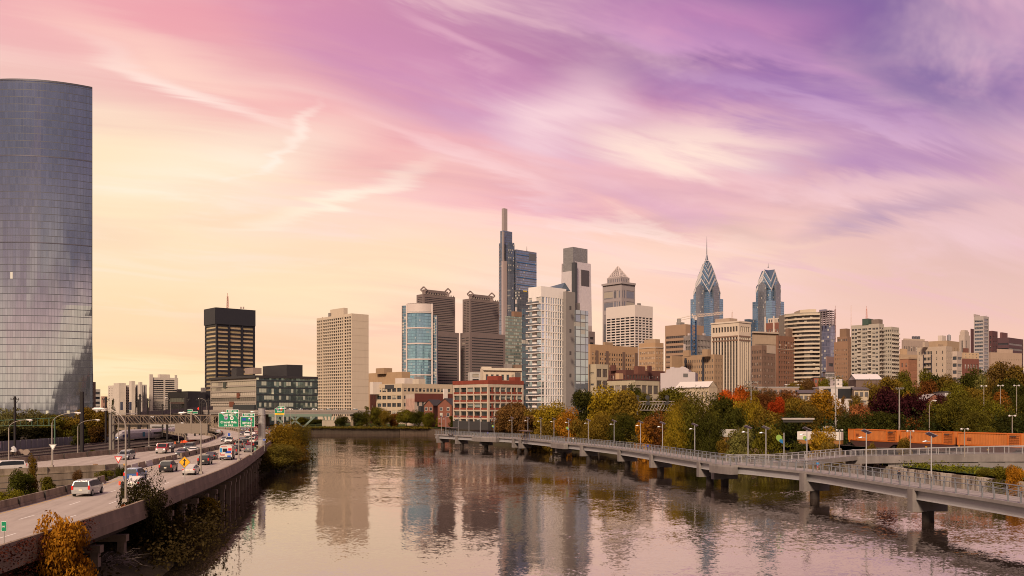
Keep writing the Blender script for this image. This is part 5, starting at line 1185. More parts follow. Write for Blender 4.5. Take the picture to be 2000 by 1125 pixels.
b = Bld('brick_and_white_apartments', 'dark brick apartments with white corner storeys in front of the shorter gabled skyscraper', 'apartment block', 1493.5, 1527, 1544, 1000, 8)
b.block(wall((.20, .08, .055)), pane((.1, .1, .12), 2, 2, .4, bc=(.6, .52, .46), frame=(.5, .42, .36), ft=.1), 629, dict(nr=8, nc=6, fw=.5, fh=.5, mt=.04), dict(nr=8, nc=4, fw=.5, fh=.5, mt=.04)); b.block(wall((.55, .45, .37)), GL_DARK, 620, dict(nr=1, nc=6, fw=.5, fh=.6), dict(nr=1, nc=4, fw=.5, fh=.6), rng=(1500, 1527, 1541), name='white_top_storey', zb=b.z1 - .5, D=1003)
for u in (.0, .5, .92): b.onface('L', 'white_bay', wall((.55, .45, .37)), u, u + .08, 60, b.z1 + 2, .5)
# curved balcony tower
D = 800; t = thing('curved_balcony_tower', 'cream tower with long curved balcony bands and a blank grey side wall', 'apartment tower', (AT(1600, D).x, D, 0)); sc = D / F
cpx = [(1548, 18), (1560, 9), (1573, 3), (1586, 0), (1600, 0)]; pl = [Vector(((x - 1600) * sc * (1 + y / D), y)) for x, y in cpx]; zt = ZY(613.5, D)
m = MB(); Lb = 0
for a, c in zip(pl, pl[1:]): Ln = (c - a).length; m.face([(a.x, a.y, 6), (c.x, c.y, 6), (c.x, c.y, zt), (a.x, a.y, zt)], 0, [(Lb, 6), (Lb + Ln, 6), (Lb + Ln, zt), (Lb, zt)]); Lb += Ln
m.build('recessed_glazing', curtain((.06, .055, .06), 2.4, 3, .3, 0, mull=(.12, .09, .07), blind=.15), t); cb = wall((.52, .42, .31), .75, .06); nb = 24
for k in range(nb + 1):
    z = 8 + (zt - 8) * k / nb; m = MB(); o = offset(pl, .9); wall_line(o, z - 1.0, z + .55, 2.0, 2.0, m); m.build('balcony_band', cb, t)
m = MB(); m.prism([(0, -1), (10.4 * sc * 1.1, 9), (10.4 * sc * 1.1, 26), (pl[0].x, 40), (pl[0].x, pl[0].y + 1), (pl[2].x, pl[2].y + 2), (-.5, 1.2)], 6, zt + 2); m.build('grey_side_wall', wall((.30, .255, .20), .8, .08), t)
m = MB(); m.prism([(-29 * sc, 12), (-14 * sc, 6), (-1.5 * sc, 6), (-1 * sc, 24), (-28 * sc, 30)], zt - 1, ZY(602.5, D)); m.build('penthouse', cb, t)
for k in range(20): m = MB(); z = zt - 4 - k * 4.2; d_ = Vector((10.4 * sc * 1.1, 10)).normalized(); q = Vector((0, -1)) + d_ * 3; m.box((q.x + d_.y * .04, q.y - d_.x * .04, z), (.9, .12, 1.6), math.atan2(d_.y, d_.x)); m.build('window', GL_DARK, t)
# purple glass tower in scaffolding
b = Bld('scaffolded_glass_tower', 'purplish blue glass tower still in scaffolding behind the curved balcony tower', 'skyscraper', 1600, 1622, 1632, 1020, 8)
pg = curtain((.24, .26, .38), 2, 4, .6, .1, bc=(.14, .12, .16), mull=(.16, .15, .2), tilt=.04); b.curtain_block(pg, 634); sl = wall((.22, .17, .18))
for k in range(7): b.pbox('open_floor_slab', (1600, 1621, 1630), 606 + k * 4.2, 607.4 + k * 4.2, sl, D=1021)
for x in (1601, 1607, 1613, 1620, 1625, 1629.5): b.mast('frame_column', x, 605, ZY(636, 1021), sl, .9, 1021)
b.pbox('glass_screen', (1600, 1612, 1616), 604, 620, pg, D=1030); b.mast('hoist_mast', 1631.5, 604, 8, plain((.25, .12, .1), .6), 1.0, 1010, lattice=True)
b = Bld('mauve_block', 'mauve flat office wall below the scaffolded glass tower', 'building', 1613, 1615, 1631, 960, 7); b.block(wall((.24, .15, .13)), GL_BAND, 696, None, dict(nr=5, fh=.3))
b = Bld('brown_brick_tower', 'plain brown brick tower with a setback crown left of the grey balcony apartments', 'apartment tower', 1629, 1656, 1664, 780, 6)
b.block(wall((.27, .155, .095), .85, .12), pane((.1, .09, .09), 1, 2, .6, bc=(.55, .48, .42), ft=.1), 667, dict(nr=15, nc=6, fw=.3, fh=.4, mt=.08), dict(nr=15, nc=2, fw=.3, fh=.4)); b.block(wall((.24, .14, .09)), GL_DARK, 657, dict(nr=1, nc=6, fw=.6, fh=.4), None, rng=(1635, 1655, 1662), name='setback_wall', zb=b.z1 - 1, D=784); b.pbox('crown', (1640, 1653, 1660), 641.5, 658, wall((.22, .13, .08)), D=787)
b.mast('radio_mast', 1662.3, 596, 40, wall((.6, .42, .36), .6), .55, 800)
# grey balcony apartments
gw = wall((.40, .345, .28), .8, .1); gp = pane((.055, .055, .06), 2, 1, .4, bc=(.46, .40, .33), frame=(.3, .25, .2), ft=.08)
b = Bld('grey_apartment_slab', 'large grey apartment slab with irregular dark balconies and a mast on its roof', 'apartment block', 1662.5, 1717, 1726.5, 700, 6)
b.block(gw, gp, 632, dict(nr=22, cols=[(.02, .11), (.125, .215), (.25, .36), (.40, .50), (.51, .58), (.62, .72), (.76, .85), (.87, .96)], fh=.5, mt=.03), dict(nr=22, nc=2, fw=.75, fh=.6, mt=.03))
nr = 22; p = (b.z1 - 6) * .94 / nr
for k in range(nr):
    for u in (.25, .62): b.onface('L', 'balcony', wall((.52, .45, .37)), u, u + .11, 6 + (b.z1 - 6) * .03 + p * k, 6 + (b.z1 - 6) * .03 + p * k + 1.0, 1.1)
    b.onface('R', 'balcony', wall((.42, .36, .29)), .1, .9, 6 + (b.z1 - 6) * .03 + p * k, 6 + (b.z1 - 6) * .03 + p * k + 1.0, 1.0)
b.pbox('green_roof_plant', (1684, 1696, 1706), 622, 634, plain((.05, .08, .06), .6), D=706); b.pbox('roof_plant', (1702, 1716, 1724), 623, 634, wall((.2, .15, .12)), D=705); b.mast('red_white_mast', 1692.5, 603, ZY(623, 706), plain((.6, .3, .25), .5), .8, 712, lattice=True)
b = Bld('grey_apartment_slab', 'narrower grey apartment slab with stepped balcony columns, right of the one with the mast', 'apartment block', 1726, 1741, 1756, 705, 6)
b.block(gw, gp, 638, dict(nr=21, nc=4, fw=.7, fh=.5, mt=.02), dict(nr=21, nc=4, fw=.62, fh=.55, mt=.02)); nr = 21; p = (b.z1 - 6) * .95 / nr
for k in range(nr):
    for u in (.1, .34, .58, .82): b.onface('R', 'balcony', wall((.5, .43, .35)), u, u + .13, 7 + p * k, 8 + p * k, 1.2)
# right end cluster
b = Bld('ornate_grey_block', 'ornate grey hotel with water tanks on its roof behind the beige apartments', 'hotel', 1761, 1764, 1813, 900, 7, ang=25)
b.block(wall((.34, .255, .205)), SMALL, 664, None, dict(nr=5, nc=14, fw=.48, fh=.5, mb=.3)); b.pbox('attic', (1764, 1767, 1806), 661, 666, LIMEW, D=903)
for x in (1783.5, 1789, 1794.5): q = MB(); p = AT(x, 915) - Vector((b.C.x, b.C.y, 0)); q.tube([(p.x, p.y, ZY(663, 915)), (p.x, p.y, ZY(657, 915)), (p.x, p.y, ZY(656.5, 915))], [1.3, 1.3, .2], 10); q.build('water_tank', plain((.09, .085, .1), .5), b.root)
b = Bld('tan_setback_building', 'tan building with a stepped top behind the orange brick block', 'building', 1756, 1759, 1792, 660, 6, ang=25)
b.block(TAN2, SMALL, 692, None, dict(nr=6, nc=8, fw=.48, fh=.52)); b.pbox('setback', (1757, 1760, 1772), 681, 693, wall((.44, .29, .17)), D=668)
b = Bld('orange_brick_block', 'orange brown brick block right of the grey balcony slabs', 'apartment block', 1757.5, 1774, 1791, 600, 6)
b.block(wall((.30, .135, .075), .85, .1), GL_DARK, 698.5, dict(nr=7, nc=2, fw=.3, fh=.5), dict(nr=8, nc=9, fw=.35, fh=.5)); b.onface('L', 'cornice', TAN2, 0, 1, b.z1 - .8, b.z1 + .3, .3); b.onface('R', 'cornice', TAN2, 0, 1, b.z1 - .8, b.z1 + .3, .3)
b = Bld('beige_apartments', 'beige apartment block with fire escapes between two wings', 'apartment block', 1791, 1848, 1860, 690, 6)
b.block(LIMEW, pane((.05, .045, .05), 1, 2, .3), 676, dict(nr=11, cols=[(.06, .09), (.24, .33), (.36, .44), (.46, .52), (.66, .69), (.86, .89)], fh=.5, mt=.04), dict(nr=11, nc=3, fw=.35, fh=.5, mt=.04)); b.onface('L', 'fire_escape', plain((.05, .04, .05), .6), .23, .245, 8, b.z1 - 6, .8); b.onface('L', 'fire_escape', plain((.05, .04, .05), .6), .50, .52, 8, b.z1 - 6, .8)
for k in range(11): b.onface('L', 'escape_landing', plain((.05, .04, .05), .6), .23, .52, 9 + k * 4.0, 9.5 + k * 4.0, 1.0)
b.pbox('roof_house', (1802, 1806, 1814), 668, 678, LIMEW, D=696); b.pbox('roof_house', (1828, 1832, 1842), 672, 678, TAN2, D=695)
b = Bld('tan_roof_tank_building', 'tan building with white and silver roof tanks behind the beige fire escape block', 'building', 1813, 1850, 1874, 850, 7)
b.block(TAN2, SMALL, 665, dict(nr=5, nc=5, fw=.2, fh=.52), dict(nr=5, nc=4, fw=.2, fh=.52)); b.pbox('white_roof_house', (1832, 1840, 1848), 655, 667, wall((.55, .45, .38)), D=862)
q = MB(); p = AT(1853.5, 862) - Vector((b.C.x, b.C.y, 0)); q.tube([(p.x, p.y, ZY(665, 862)), (p.x, p.y, ZY(655, 862)), (p.x, p.y, ZY(653, 862))], [1.7, 1.7, .3], 10); q.build('silver_tank', plain((.3, .29, .3), .4, .3), b.root)
b = Bld('pale_pointed_tower', 'slim pale art deco tower with a chamfered top', 'tower', 1873, 1884, 1894.5, 1000, 7)
b.block(wall((.45, .355, .29)), GL_BAND, 654, dict(cols=[(.3, .45), (.58, .73)], nr=1, rows=[(.3, .93)]), dict(cols=[(.3, .45)], nr=1, rows=[(.3, .93)])); b.pbox('chamfered_top', (1874.5, 1884, 1892.5), 647, 655, wall((.45, .355, .29)), D=1001); b.pbox('chamfered_top', (1876.5, 1884, 1890.5), 644.5, 648, wall((.45, .355, .29)), D=1002)
b = Bld('balcony_apartments', 'narrow white and tan apartment block with stacked balcony stripes', 'apartment block', 1860, 1869, 1880, 650, 6)
b.block(wall((.46, .36, .29)), GL_BAND, 686, dict(nr=9, fh=.5, nc=1, fw=.9), dict(nr=9, fh=.4, nc=1, fw=.8), wname='window_band')
b = Bld('tan_and_brick_apartments', 'apartment block with tan top floors over red brick and white windows', 'apartment block', 1879, 1882, 1912, 600, 6, ang=25)
b.block(wall((.17, .062, .045), .85, .1), pane((.4, .38, .36), 2, 2, .8, bc=(.62, .56, .5), ft=.08), 700, None, dict(nr=6, nc=5, fw=.45, fh=.5)); b.block(wall((.46, .32, .20)), pane((.3, .3, .3), 2, 2, .8, bc=(.6, .54, .5)), 688.5, None, dict(nr=2, nc=4, fw=.3, fh=.45), zb=b.z1 - .3, name='tan_upper_wall', rng=(1879, 1882, 1912)); b.pbox('lift_house', (1881, 1884, 1892), 680, 690, wall((.16, .07, .05)), D=606)
b = Bld('slim_glass_tower', 'tall slim white and blue glass tower near the right end of the skyline', 'apartment tower', 1902, 1921, 1931.5, 800, 7)
b.block(wall((.40, .34, .31), .6, .08), pane((.10, .12, .16), 5, 1, .15, bc=(.4, .36, .33), frame=(.3, .26, .24), ft=.05, metal=.5), 617, dict(nr=26, nc=1, fw=.9, fh=.55, mt=.03), dict(nr=26, nc=1, fw=.75, fh=.7, mt=.02), wname='window_band'); b.pbox('raised_crown', (1901.5, 1903, 1914), 613.5, 618, wall((.46, .38, .34)), D=806); b.mast('roof_pole', 1926, 616, b.z1, DARKM, .4, 815)
DR = wall((.10, .042, .042), .8, .1)
b = Bld('dark_red_slab', 'dark red brick slab behind the slim glass tower', 'apartment tower', 1896, 1938, 1948.5, 900, 7); b.block(DR, SMALL, 646, dict(nr=16, nc=10, fw=.48, fh=.52), dict(nr=16, nc=3, fw=.48, fh=.52)); b.pbox('left_wing', (1895.5, 1897, 1904), 642, 700, DR, D=890, zb=7)
b = Bld('purple_brown_block', 'wide purplish brown office block at the right edge of the skyline', 'office building', 1948, 1970, 1998.5, 950, 7); b.block(wall((.10, .05, .055), .8, .1), pane((.03, .025, .035), 12, 1, .05), 659, dict(nr=14, nc=1, fw=.98, fh=.4), dict(nr=14, nc=1, fw=.98, fh=.4), wname='window_band'); b.pbox('roof_house', (1953, 1957, 1968), 649, 662, wall((.13, .055, .055)), D=965)
b = Bld('tan_slab', 'long tan building with few windows at the right edge above the olive tree', 'building', 1932, 1936, 1996, 700, 6, ang=25); b.block(wall((.38, .265, .19), .85, .08), SMALL, 688, None, dict(nr=8, nc=16, fw=.2, fh=.25, mt=.05)); b.pbox('penthouse', (1947, 1950, 1978), 681.5, 690, wall((.42, .30, .22)), D=712)
# --- low houses among the trees on the right bank
def low_house(name, label, x0, x1, yt, D, wm_, rm, kind='flat', dep=12, win=0, ya=None, cat='house', zb_=None):
    a, c = AT(x0, D), AT(x1, D); w = c.x - a.x; zb_ = zb_ or gz(a.x, D) - 1; z = ZY(yt, D); t = thing(name, label, cat, (a.x, D, 0)); m = MB()
    m.prism([(0, 0), (w, 0), (w + 2, dep), (2, dep)], zb_, z, cap=False); m.build('wall', wm_, t); r = MB(); za = ZY(ya, D) if ya else z + .3
    if kind == 'flat': r.prism([(-.3, -.3), (w + .3, -.3), (w + 2.3, dep + .3), (1.7, dep + .3)], z, z + .35)
    elif kind == 'side': r.face([(-.4, -.5, z), (w + .4, -.5, z), (w + 1, dep / 2, za), (.6, dep / 2, za)]); r.face([(w + 2, dep, z), (2, dep, z), (.6, dep / 2, za), (w + 1, dep / 2, za)]); r.face([(0, 0, z), (1, dep / 2, za), (2, dep, z)]); r.face([(w, 0, z), (w + 2, dep, z), (w + 1, dep / 2, za)])
    else:
        r.face([(-.4, -.4, z - .2), (w / 2, -.4, za), (w / 2 + 2, dep, za), (1.6, dep, z - .2)]); r.face([(w / 2, -.4, za), (w + .4, -.4, z - .2), (w + 2.4, dep, z - .2), (w / 2 + 2, dep, za)])
        g = MB(); g.face([(0, 0, z), (w, 0, z), (w / 2, 0, za - .15)]); g.build('gable', wm_, t)
    r.build('roof', rm, t)
    for k in range(win):
        x = w * (k + .5) / win; f = MB(); f.box((x, -.04, z - 1.7), (1.2, .12, 1.6)); f.build('window', pane((.05, .05, .06), 2, 2, .3), t)
    return t, w, z
WHR = plain((.62, .56, .52), .6); ck = plain((.02, .02, .022), .4); WHS = wall((.52, .46, .43)); BRD = wall((.22, .085, .055), .85, .15, 0, .5, .3)
low_house('church_hall', 'house with white metal gable roof and dark brick side below the grey slabs', 1672, 1722, 741, 380, wall((.15, .10, .08)), WHR, 'side', 14, 0, 729.5)
t, w, z = low_house('modern_house', 'black and white modern house with big dark windows behind the tall floodlight pole', 1600, 1666, 757, 330, WHS, WHR, 'flat', 12, 0)
for x0, x1 in ((.12, .34), (.55, .98)): m = MB(); m.box((w * (x0 + x1) / 2, -.06, z - 2.2), (w * (x1 - x0), .2, 3.6)); m.build('dark_glazing', ck, t)
m = MB(); m.box((w * .62, 4, z + 1.6), (w * .22, 5, 3.2)); m.build('roof_room', WHS, t)
low_house('dormer_row_house', 'cream row house with sloped dormer roof beside the modern black and white house', 1668, 1697, 761, 325, wall((.44, .35, .24)), wall((.10, .08, .075)), 'side', 10, 3, 755)
low_house('dormer_row_house', 'cream row house with dark sloping roof left of the modern black and white house', 1560, 1598, 768, 330, wall((.44, .35, .24)), wall((.09, .07, .07)), 'side', 10, 4, 761)
low_house('white_house', 'plain white walled house with a small gable among the trees on the right', 1846, 1879, 766, 300, plain((.52, .48, .46), .8), RF, 'flat', 12, 0)
low_house('brick_house', 'brick house with a shingled gable roof left of the plain white house', 1808, 1842, 781, 296, BRD, wall((.33, .29, .26)), 'gable', 12, 0, 769)
low_house('brick_house', 'low brick building with a white roof behind the dark purple tree', 1782, 1806, 798, 285, BRD, WHR, 'side', 10, 0, 789)
low_house('grey_shed', 'grey concrete shed beneath the modern house', 1664, 1692, 784, 300, wall((.30, .25, .21)), MECH, 'flat', 8, 0)
low_house('white_cottage', 'small white cottage between the dark trees below the tan brick apartments', 1853, 1867, 745, 420, plain((.6, .53, .48), .7), RF, 'side', 8, 2, 740)
low_house('row_houses', 'row of pale roofed houses behind the orange trees below the white pier tower', 1480, 1560, 757, 400, wall((.30, .2, .15)), plain((.40, .37, .35), .7), 'flat', 10, 8)
low_house('white_roof_shed', 'long thin white roofed shed above the olive trees', 1534, 1562, 752, 420, wall((.3, .22, .18)), WHR, 'flat', 8, 0)
low_house('red_brick_row', 'red brick houses just below the curved balcony tower', 1590, 1611, 738, 470, wall((.26, .085, .05)), RF, 'flat', 10, 3)
low_house('grey_row', 'small grey and white houses below the mauve office wall', 1612, 1630, 727, 520, wall((.36, .31, .30)), RF, 'flat', 10, 4)
low_house('pavilion', 'low dark pavilion with a pale flat roof behind the willow shrubs', 1530, 1588, 819.5, 236, wall((.045, .038, .033), .8), wall((.40, .35, .30)), 'flat', 7, 0, cat='pavilion', zb_=ZY(825, 236))
# --- road bridge and the elevated approach
t = thing('road_bridge', 'long flat road bridge crossing behind the highway below the office blocks', 'bridge', (AT(560, 530).x, 530, 0)); O = t.location; m = MB(); x0, x1 = AT(388, 530).x - O.x, AT(735, 530).x - O.x
m.prism([(x0, -6), (x1, -6), (x1, 8), (x0, 8)], 10.8, 12.2); m.build('deck', wall((.22, .185, .16), .8, .15), t); m = MB(); m.prism([(x0, -6.3), (x1, -6.3), (x1, -5.9), (x0, -5.9)], 12.18, 13.3); m.build('parapet', wall((.25, .20, .165)), t)
GRN = plain((.13, .17, .13), .6); m = MB(); xg0, xg1 = AT(530, 530).x - O.x, AT(652, 530).x - O.x; m.prism([(xg0, -6.1), (xg1, -6.1), (xg1, -5.6), (xg0, -5.6)], 9.4, 10.9); m.build('green_girder', GRN, t)
for x in (566, 596): 
    xx = AT(x, 530).x - O.x; m = MB()
    for s in (-1, 1): m.bar((xx, -5.5, 3), (xx + s * 7, -5.5, 9.5), 1.0)
    m.build('green_strut', GRN, t)
xx = AT(645, 528).x - O.x; m = MB(); m.box((xx, -4, 4.6), (7.5, 6, 5.2)); m.build('stone_pier', wall((.36, .29, .22), .85, .2), t); m = MB()
for s in (-2.7, -.9, .9, 2.7): m.bar((xx + s, -5.6, 7.1), (xx + s * 1.2, -5.6, 9.5), .7)
m.build('green_bearing', GRN, t)
for x in (420, 455, 490, 520, 690, 715): m = MB(); m.box((AT(x, 530).x - O.x, 0, 6.4), (1.6, 9, 8.9)); m.build('column', CONC, t)
t = thing('elevated_road', 'grey elevated road sweeping in front of the white apartments at the left', 'viaduct', (AT(330, 470).x, 470, 0)); O = t.location; P = [AT(255, 440) - O, AT(300, 462) - O, AT(345, 500) - O, AT(400, 540) - O]; P = smoothline([(p.x, p.y) for p in P], 4); m = MB()
n = len(P); o1 = offset(P, -5); o2 = offset(P, 5)
Z = [10.5 + 3 * k / n for k in range(n)]; m.strip([(q[0], q[1], z) for q, z in zip(o2, Z)], [(q[0], q[1], z + 2.2) for q, z in zip(o2, Z)]); m.strip([(q[0], q[1], z + 1.2) for q, z in zip(o2, Z)], [(q[0], q[1], z + 1.2) for q, z in zip(o1, Z)]); m.strip([(q[0], q[1], z) for q, z in zip(o1, Z)], [(q[0], q[1], z) for q, z in zip(o2, Z)]); m.build('deck', wall((.17, .145, .125), .8, .15), t)
for k in range(2, n, 7): m = MB(); m.box((P[k].x, P[k].y, 6), (1.4, 1.4, 9)); m.build('column', CONC, t)
# ------------------------------------------------------------------ trees
LEAF = leafmat(); BARK = wall((.06, .045, .033), .9, .3, 0, 1.5)
def crown_mesh(shape, n, leaf, seed, lobes=16, droop=0.0, hollow=.5):
    """unit tree crown (height 1, spread 1): many small bent leaf sprays gathered in clumps"""
    r = np.random.default_rng(seed); C = []
    for k in range(lobes):
        for _ in range(60):
            p = r.uniform(-1, 1, 3)
            if np.linalg.norm(p) < 1 and np.linalg.norm(p) > .30: break
        z = p[2]
        if shape == 'round': q = (p[0] * .34, p[1] * .34, .53 + z * .34); s = r.uniform(.13, .22)
        elif shape == 'broad': q = (p[0] * .38, p[1] * .38, .51 + z * .34 + .05 * (1 - abs(p[0]))); s = r.uniform(.12, .21)
        elif shape == 'cone': h = r.uniform(0, 1) ** 1.2; w = .38 * (1 - h) + .03; a = r.uniform(0, 6.28); q = (math.cos(a) * w * .75, math.sin(a) * w * .75, .14 + h * .78); s = .08 + .10 * (1 - h)
        elif shape == 'column': a = r.uniform(0, 6.28); h = r.uniform(0, 1); w = .26 * math.sin(math.pi * (h * .8 + .15)); q = (math.cos(a) * w, math.sin(a) * w, .12 + h * .78); s = r.uniform(.12, .19)
        elif shape == 'shrub': h = r.uniform(0, 1); q = (p[0] * .38 * (1 - h * .35), p[1] * .38 * (1 - h * .35), .10 + h * .74); s = r.uniform(.10, .18)
        C.append((np.array(q), s))
    per = n // lobes; V = []; Fc = []
    for c, s in C:
        d = r.normal(size=(per, 3)); d /= np.linalg.norm(d, axis=1)[:, None]
        rad = s * (hollow + (1.12 - hollow) * r.uniform(0, 1, per) ** .55)
        P = c + d * rad[:, None] * np.array([1.1, 1.1, .82])
        P[:, 2] -= droop * rad * np.abs(d[:, 0])
        nn = d * .9 + r.normal(size=(per, 3)) * .55 + np.array([0, 0, .35]); nn /= np.linalg.norm(nn, axis=1)[:, None]
        t = np.cross(nn, r.normal(size=(per, 3))); t /= np.linalg.norm(t, axis=1)[:, None]
        if droop: t = t * .5 + np.array([0, 0, -1.0]) * droop; t /= np.linalg.norm(t, axis=1)[:, None]
        b = np.cross(nn, t); L = leaf * r.uniform(.6, 1.35, per)[:, None]
        for p, tt, bb, l, nv in zip(P, t, b, L, nn):
            i = len(V); V += [tuple(p - tt * l), tuple(p + bb * l * .55 + nv * l * .18), tuple(p + tt * l), tuple(p - bb * l * .55 + nv * l * .18)]; Fc.append((i, i + 1, i + 2, i + 3))
    me = bpy.data.meshes.new('crown'); me.from_pydata(V, [], Fc); me.materials.append(LEAF); me.update()
    # limbs that reach into the clumps
    m = MB(); tz = .20 if shape != 'shrub' else .06
    w = .018
    m.tube([(0, 0, -.04), (.004, .003, tz * .5), (-.004, .004, tz), (0, 0, .55), (.005, 0, .8)], [w * 1.35, w, w * .85, w * .5, w * .15], 7)
    for k, (c, s) in enumerate(C[:9]):
        z0 = tz * r.uniform(.7, 1.5); e = c * np.array([.95, .95, 1]); mid = (e * .5 + np.array([0, 0, z0 * .5 + .03]))
        m.tube([(0, 0, z0), tuple(mid), tuple(e)], [w * .5, w * .32, w * .10], 5)
    return me, m.mesh('trunk', BARK, True)
PROTO = {'round': [crown_mesh('round', 7000, .026, s, 26) for s in (1, 2, 13)], 'broad': [crown_mesh('broad', 8200, .024, s, 32) for s in (3, 4, 14, 15)], 'cone': [crown_mesh('cone', 2600, .022, 5, 26)],
         'column': [crown_mesh('column', 4800, .025, 6, 18)], 'shrub': [crown_mesh('shrub', 4600, .030, s, 22) for s in (7, 8)], 'willow': [crown_mesh('broad', 3600, .026, 9, 22, .55)], 'fine': [crown_mesh('broad', 15000, .015, 10, 40), crown_mesh('round', 14000, .014, 12, 32)], 'spray': [crown_mesh('shrub', 8200, .021, 11, 26, .35)]}
TC = dict(green=(.100, .098, .014), dgreen=(.046, .052, .011), ygreen=(.23, .18, .016), yellow=(.32, .20, .018), gold=(.30, .15, .015), olive=(.145, .108, .018), orange=(.36, .105, .015), red=(.32, .052, .012), rust=(.13, .058, .016), purple=(.045, .014, .016), brown=(.13, .078, .028), peach=(.28, .12, .045), pale=(.13, .135, .042), lime=(.135, .135, .014))
TN = [0]
def tree(px, yt, wpx, D, kind, col, label, name='tree', cat='tree', zb=None, group=None):
    p = AT(px, D); g = gz(p.x, D) if zb is None else zb; h = ZY(yt, D) - g; w = wpx * D / F; TN[0] += 1; k = TN[0]
    t = thing(name, label, cat, (p.x, p.y, g), (k * 2.4) % 6.28, group); pr = PROTO[kind][k % len(PROTO[kind])]; c = TC[col] if isinstance(col, str) else col; c = (c[0] * 1.05, c[1] * .90, c[2] * .85); s = w / .86
    j = 1 + .12 * math.sin(k * 7.1)
    for nm, me in (('crown', pr[0]), ('trunk', pr[1])):
        o = bpy.data.objects.new(nm, me); COL.objects.link(o); o.parent = t; o.scale = (s, s, h / .94)
        o.color = (c[0] * j, c[1] / j if col in ('orange',) else c[1] * j, c[2], 1)
    return t
# right bank behind the boardwalk, far to near
tree(985, 800, 40, 345, 'broad', 'brown', 'small brown tree at the far end of the right bank, leftmost of the brownish trees')
tree(1012, 786, 58, 340, 'broad', 'brown', 'brown olive tree just left of the yellow tree in front of the white balcony tower')
tree(1046, 794, 46, 330, 'round', 'olive', 'rounded olive tree between the brown tree and the yellow tree by the nearer shelter')
tree(1080, 786, 62, 312, 'broad', 'ygreen', 'yellow green tree in front of the foot of the white balcony tower')
tree(1110, 800, 52, 300, 'round', 'gold', 'orange tinted tree right of the yellow green tree below the balcony tower')
tree(1142, 757, 56, 352, 'round', 'dgreen', 'dark green tree against the grey side wall of the balcony tower')
tree(1133, 806, 40, 296, 'shrub', 'olive', 'low olive tree between the orange tinted tree and the big yellow one')
tree(1192, 755, 88, 300, 'broad', 'ygreen', 'biggest yellow green tree on the bank, below the beige low loft')
tree(1222, 770, 60, 292, 'broad', 'olive', 'olive tree leaning on the right of the biggest yellow green tree')
tree(1256, 822, 46, 262, 'shrub', 'gold', 'low golden bush tree by the boardwalk right of the biggest yellow tree')
tree(1284, 806, 60, 262, 'round', 'rust', 'rusty dark tree under the railway signal gantry')
tree(1312, 752, 66, 345, 'round', 'green', 'green tree behind the signal gantry, under the pale stepped gable')
tree(1258, 772, 50, 350, 'round', 'green', 'green tree left of the signal gantry in front of the loft wing')
tree(1352, 764, 92, 240, 'fine', 'green', 'largest dark green tree on the bank, with yellow tints on its left')
tree(1318, 786, 46, 236, 'fine', 'ygreen', 'yellowish tree nestling against the left of the largest dark green tree')
tree(1386, 800, 60, 232, 'fine', 'dgreen', 'dark green tree hugging the right of the largest green tree, above the tan retaining wall')
tree(1412, 772, 60, 285, 'round', 'dgreen', 'very dark green tree left of the bright orange tree')
tree(1424, 762, 46, 310, 'broad', 'orange', 'bright orange tree behind the dark trees, left of the tall floodlight mast')
tree(1446, 760, 46, 320, 'round', 'orange', 'orange tree crown just left of the tall floodlight mast')
tree(1462, 776, 56, 268, 'broad', 'ygreen', 'yellow green tree in front of the dark red tree and the floodlight mast')
tree(1484, 764, 58, 296, 'round', 'rust', 'tall dark red brown tree right of the floodlight mast')
tree(1517, 776, 36, 286, 'broad', 'red', 'vivid red tree in the middle of the right bank')
tree(1530, 760, 60, 330, 'broad', 'rust', 'brown red tree behind the vivid red one')
tree(1556, 772, 56, 292, 'round', 'olive', 'dark olive tree right of the vivid red tree')
tree(1602, 768, 72, 280, 'broad', (.22, .13, .014), 'broad yellow olive tree above the white boxcar')
tree(1647, 775, 28, 265, 'cone', 'brown', 'slim conical brownish tree right of the tall second floodlight mast')
tree(1684, 786, 44, 258, 'broad', 'peach', 'peach coloured tree in front of the grey shed')
tree(1672, 776, 34, 300, 'round', 'olive', 'grey olive tree behind the peach coloured tree')
tree(1735, 762, 66, 262, 'broad', 'purple', 'dark purple leafed tree behind the slender pole, the left of two')
tree(1786, 764, 62, 268, 'round', 'purple', 'dark purple leafed tree in front of the brick houses, the right of two')
tree(1838, 776, 40, 262, 'round', 'purple', 'smaller dark purple tree in front of the brick gable house')
tree(1748, 806, 46, 240, 'shrub', 'dgreen', 'dark bush under the left purple tree above the orange containers')
tree(1786, 808, 40, 244, 'shrub', 'rust', 'brownish bush under the right purple tree')
tree(1826, 790, 56, 240, 'column', 'green', 'upright green tree beside the curved street lamp on the right bank')
tree(1880, 772, 84, 226, 'fine', 'green', 'broad green tree right behind the middle orange container')
tree(1936, 776, 84, 222, 'fine', 'lime', 'large bright green tree behind the nearest orange container')
tree(1908, 800, 76, 214, 'fine', 'green', 'lower green tree filling the gap between the two broad green trees')
tree(1968, 800, 60, 214, 'fine', 'dgreen', 'dark green tree near the right edge behind the last container')
tree(1990, 770, 60, 235, 'fine', 'dgreen', 'dark tree cut off by the right edge of the view')
tree(1955, 768, 44, 262, 'round', (.17, .075, .014), 'orange olive tree between the two white lamp posts at the right')
tree(1700, 748, 40, 330, 'round', 'olive', 'olive tree in front of the right slope of the white metal roof')
tree(1738, 736, 56, 345, 'broad', 'olive', 'broad olive tree below the narrower grey apartment slab')
tree(1764, 730, 40, 360, 'round', 'green', 'green tree below the orange brick block')
tree(1806, 728, 44, 360, 'column', 'lime', 'bright green tree below the beige fire escape apartments')
tree(1834, 727, 48, 350, 'round', 'dgreen', 'rounded dark green tree right below the beige apartments')
tree(1812, 748, 46, 320, 'round', 'rust', 'red brown tree below the rounded dark green tree')
tree(1862, 744, 50, 330, 'broad', 'green', 'green tree around the small white cottage')
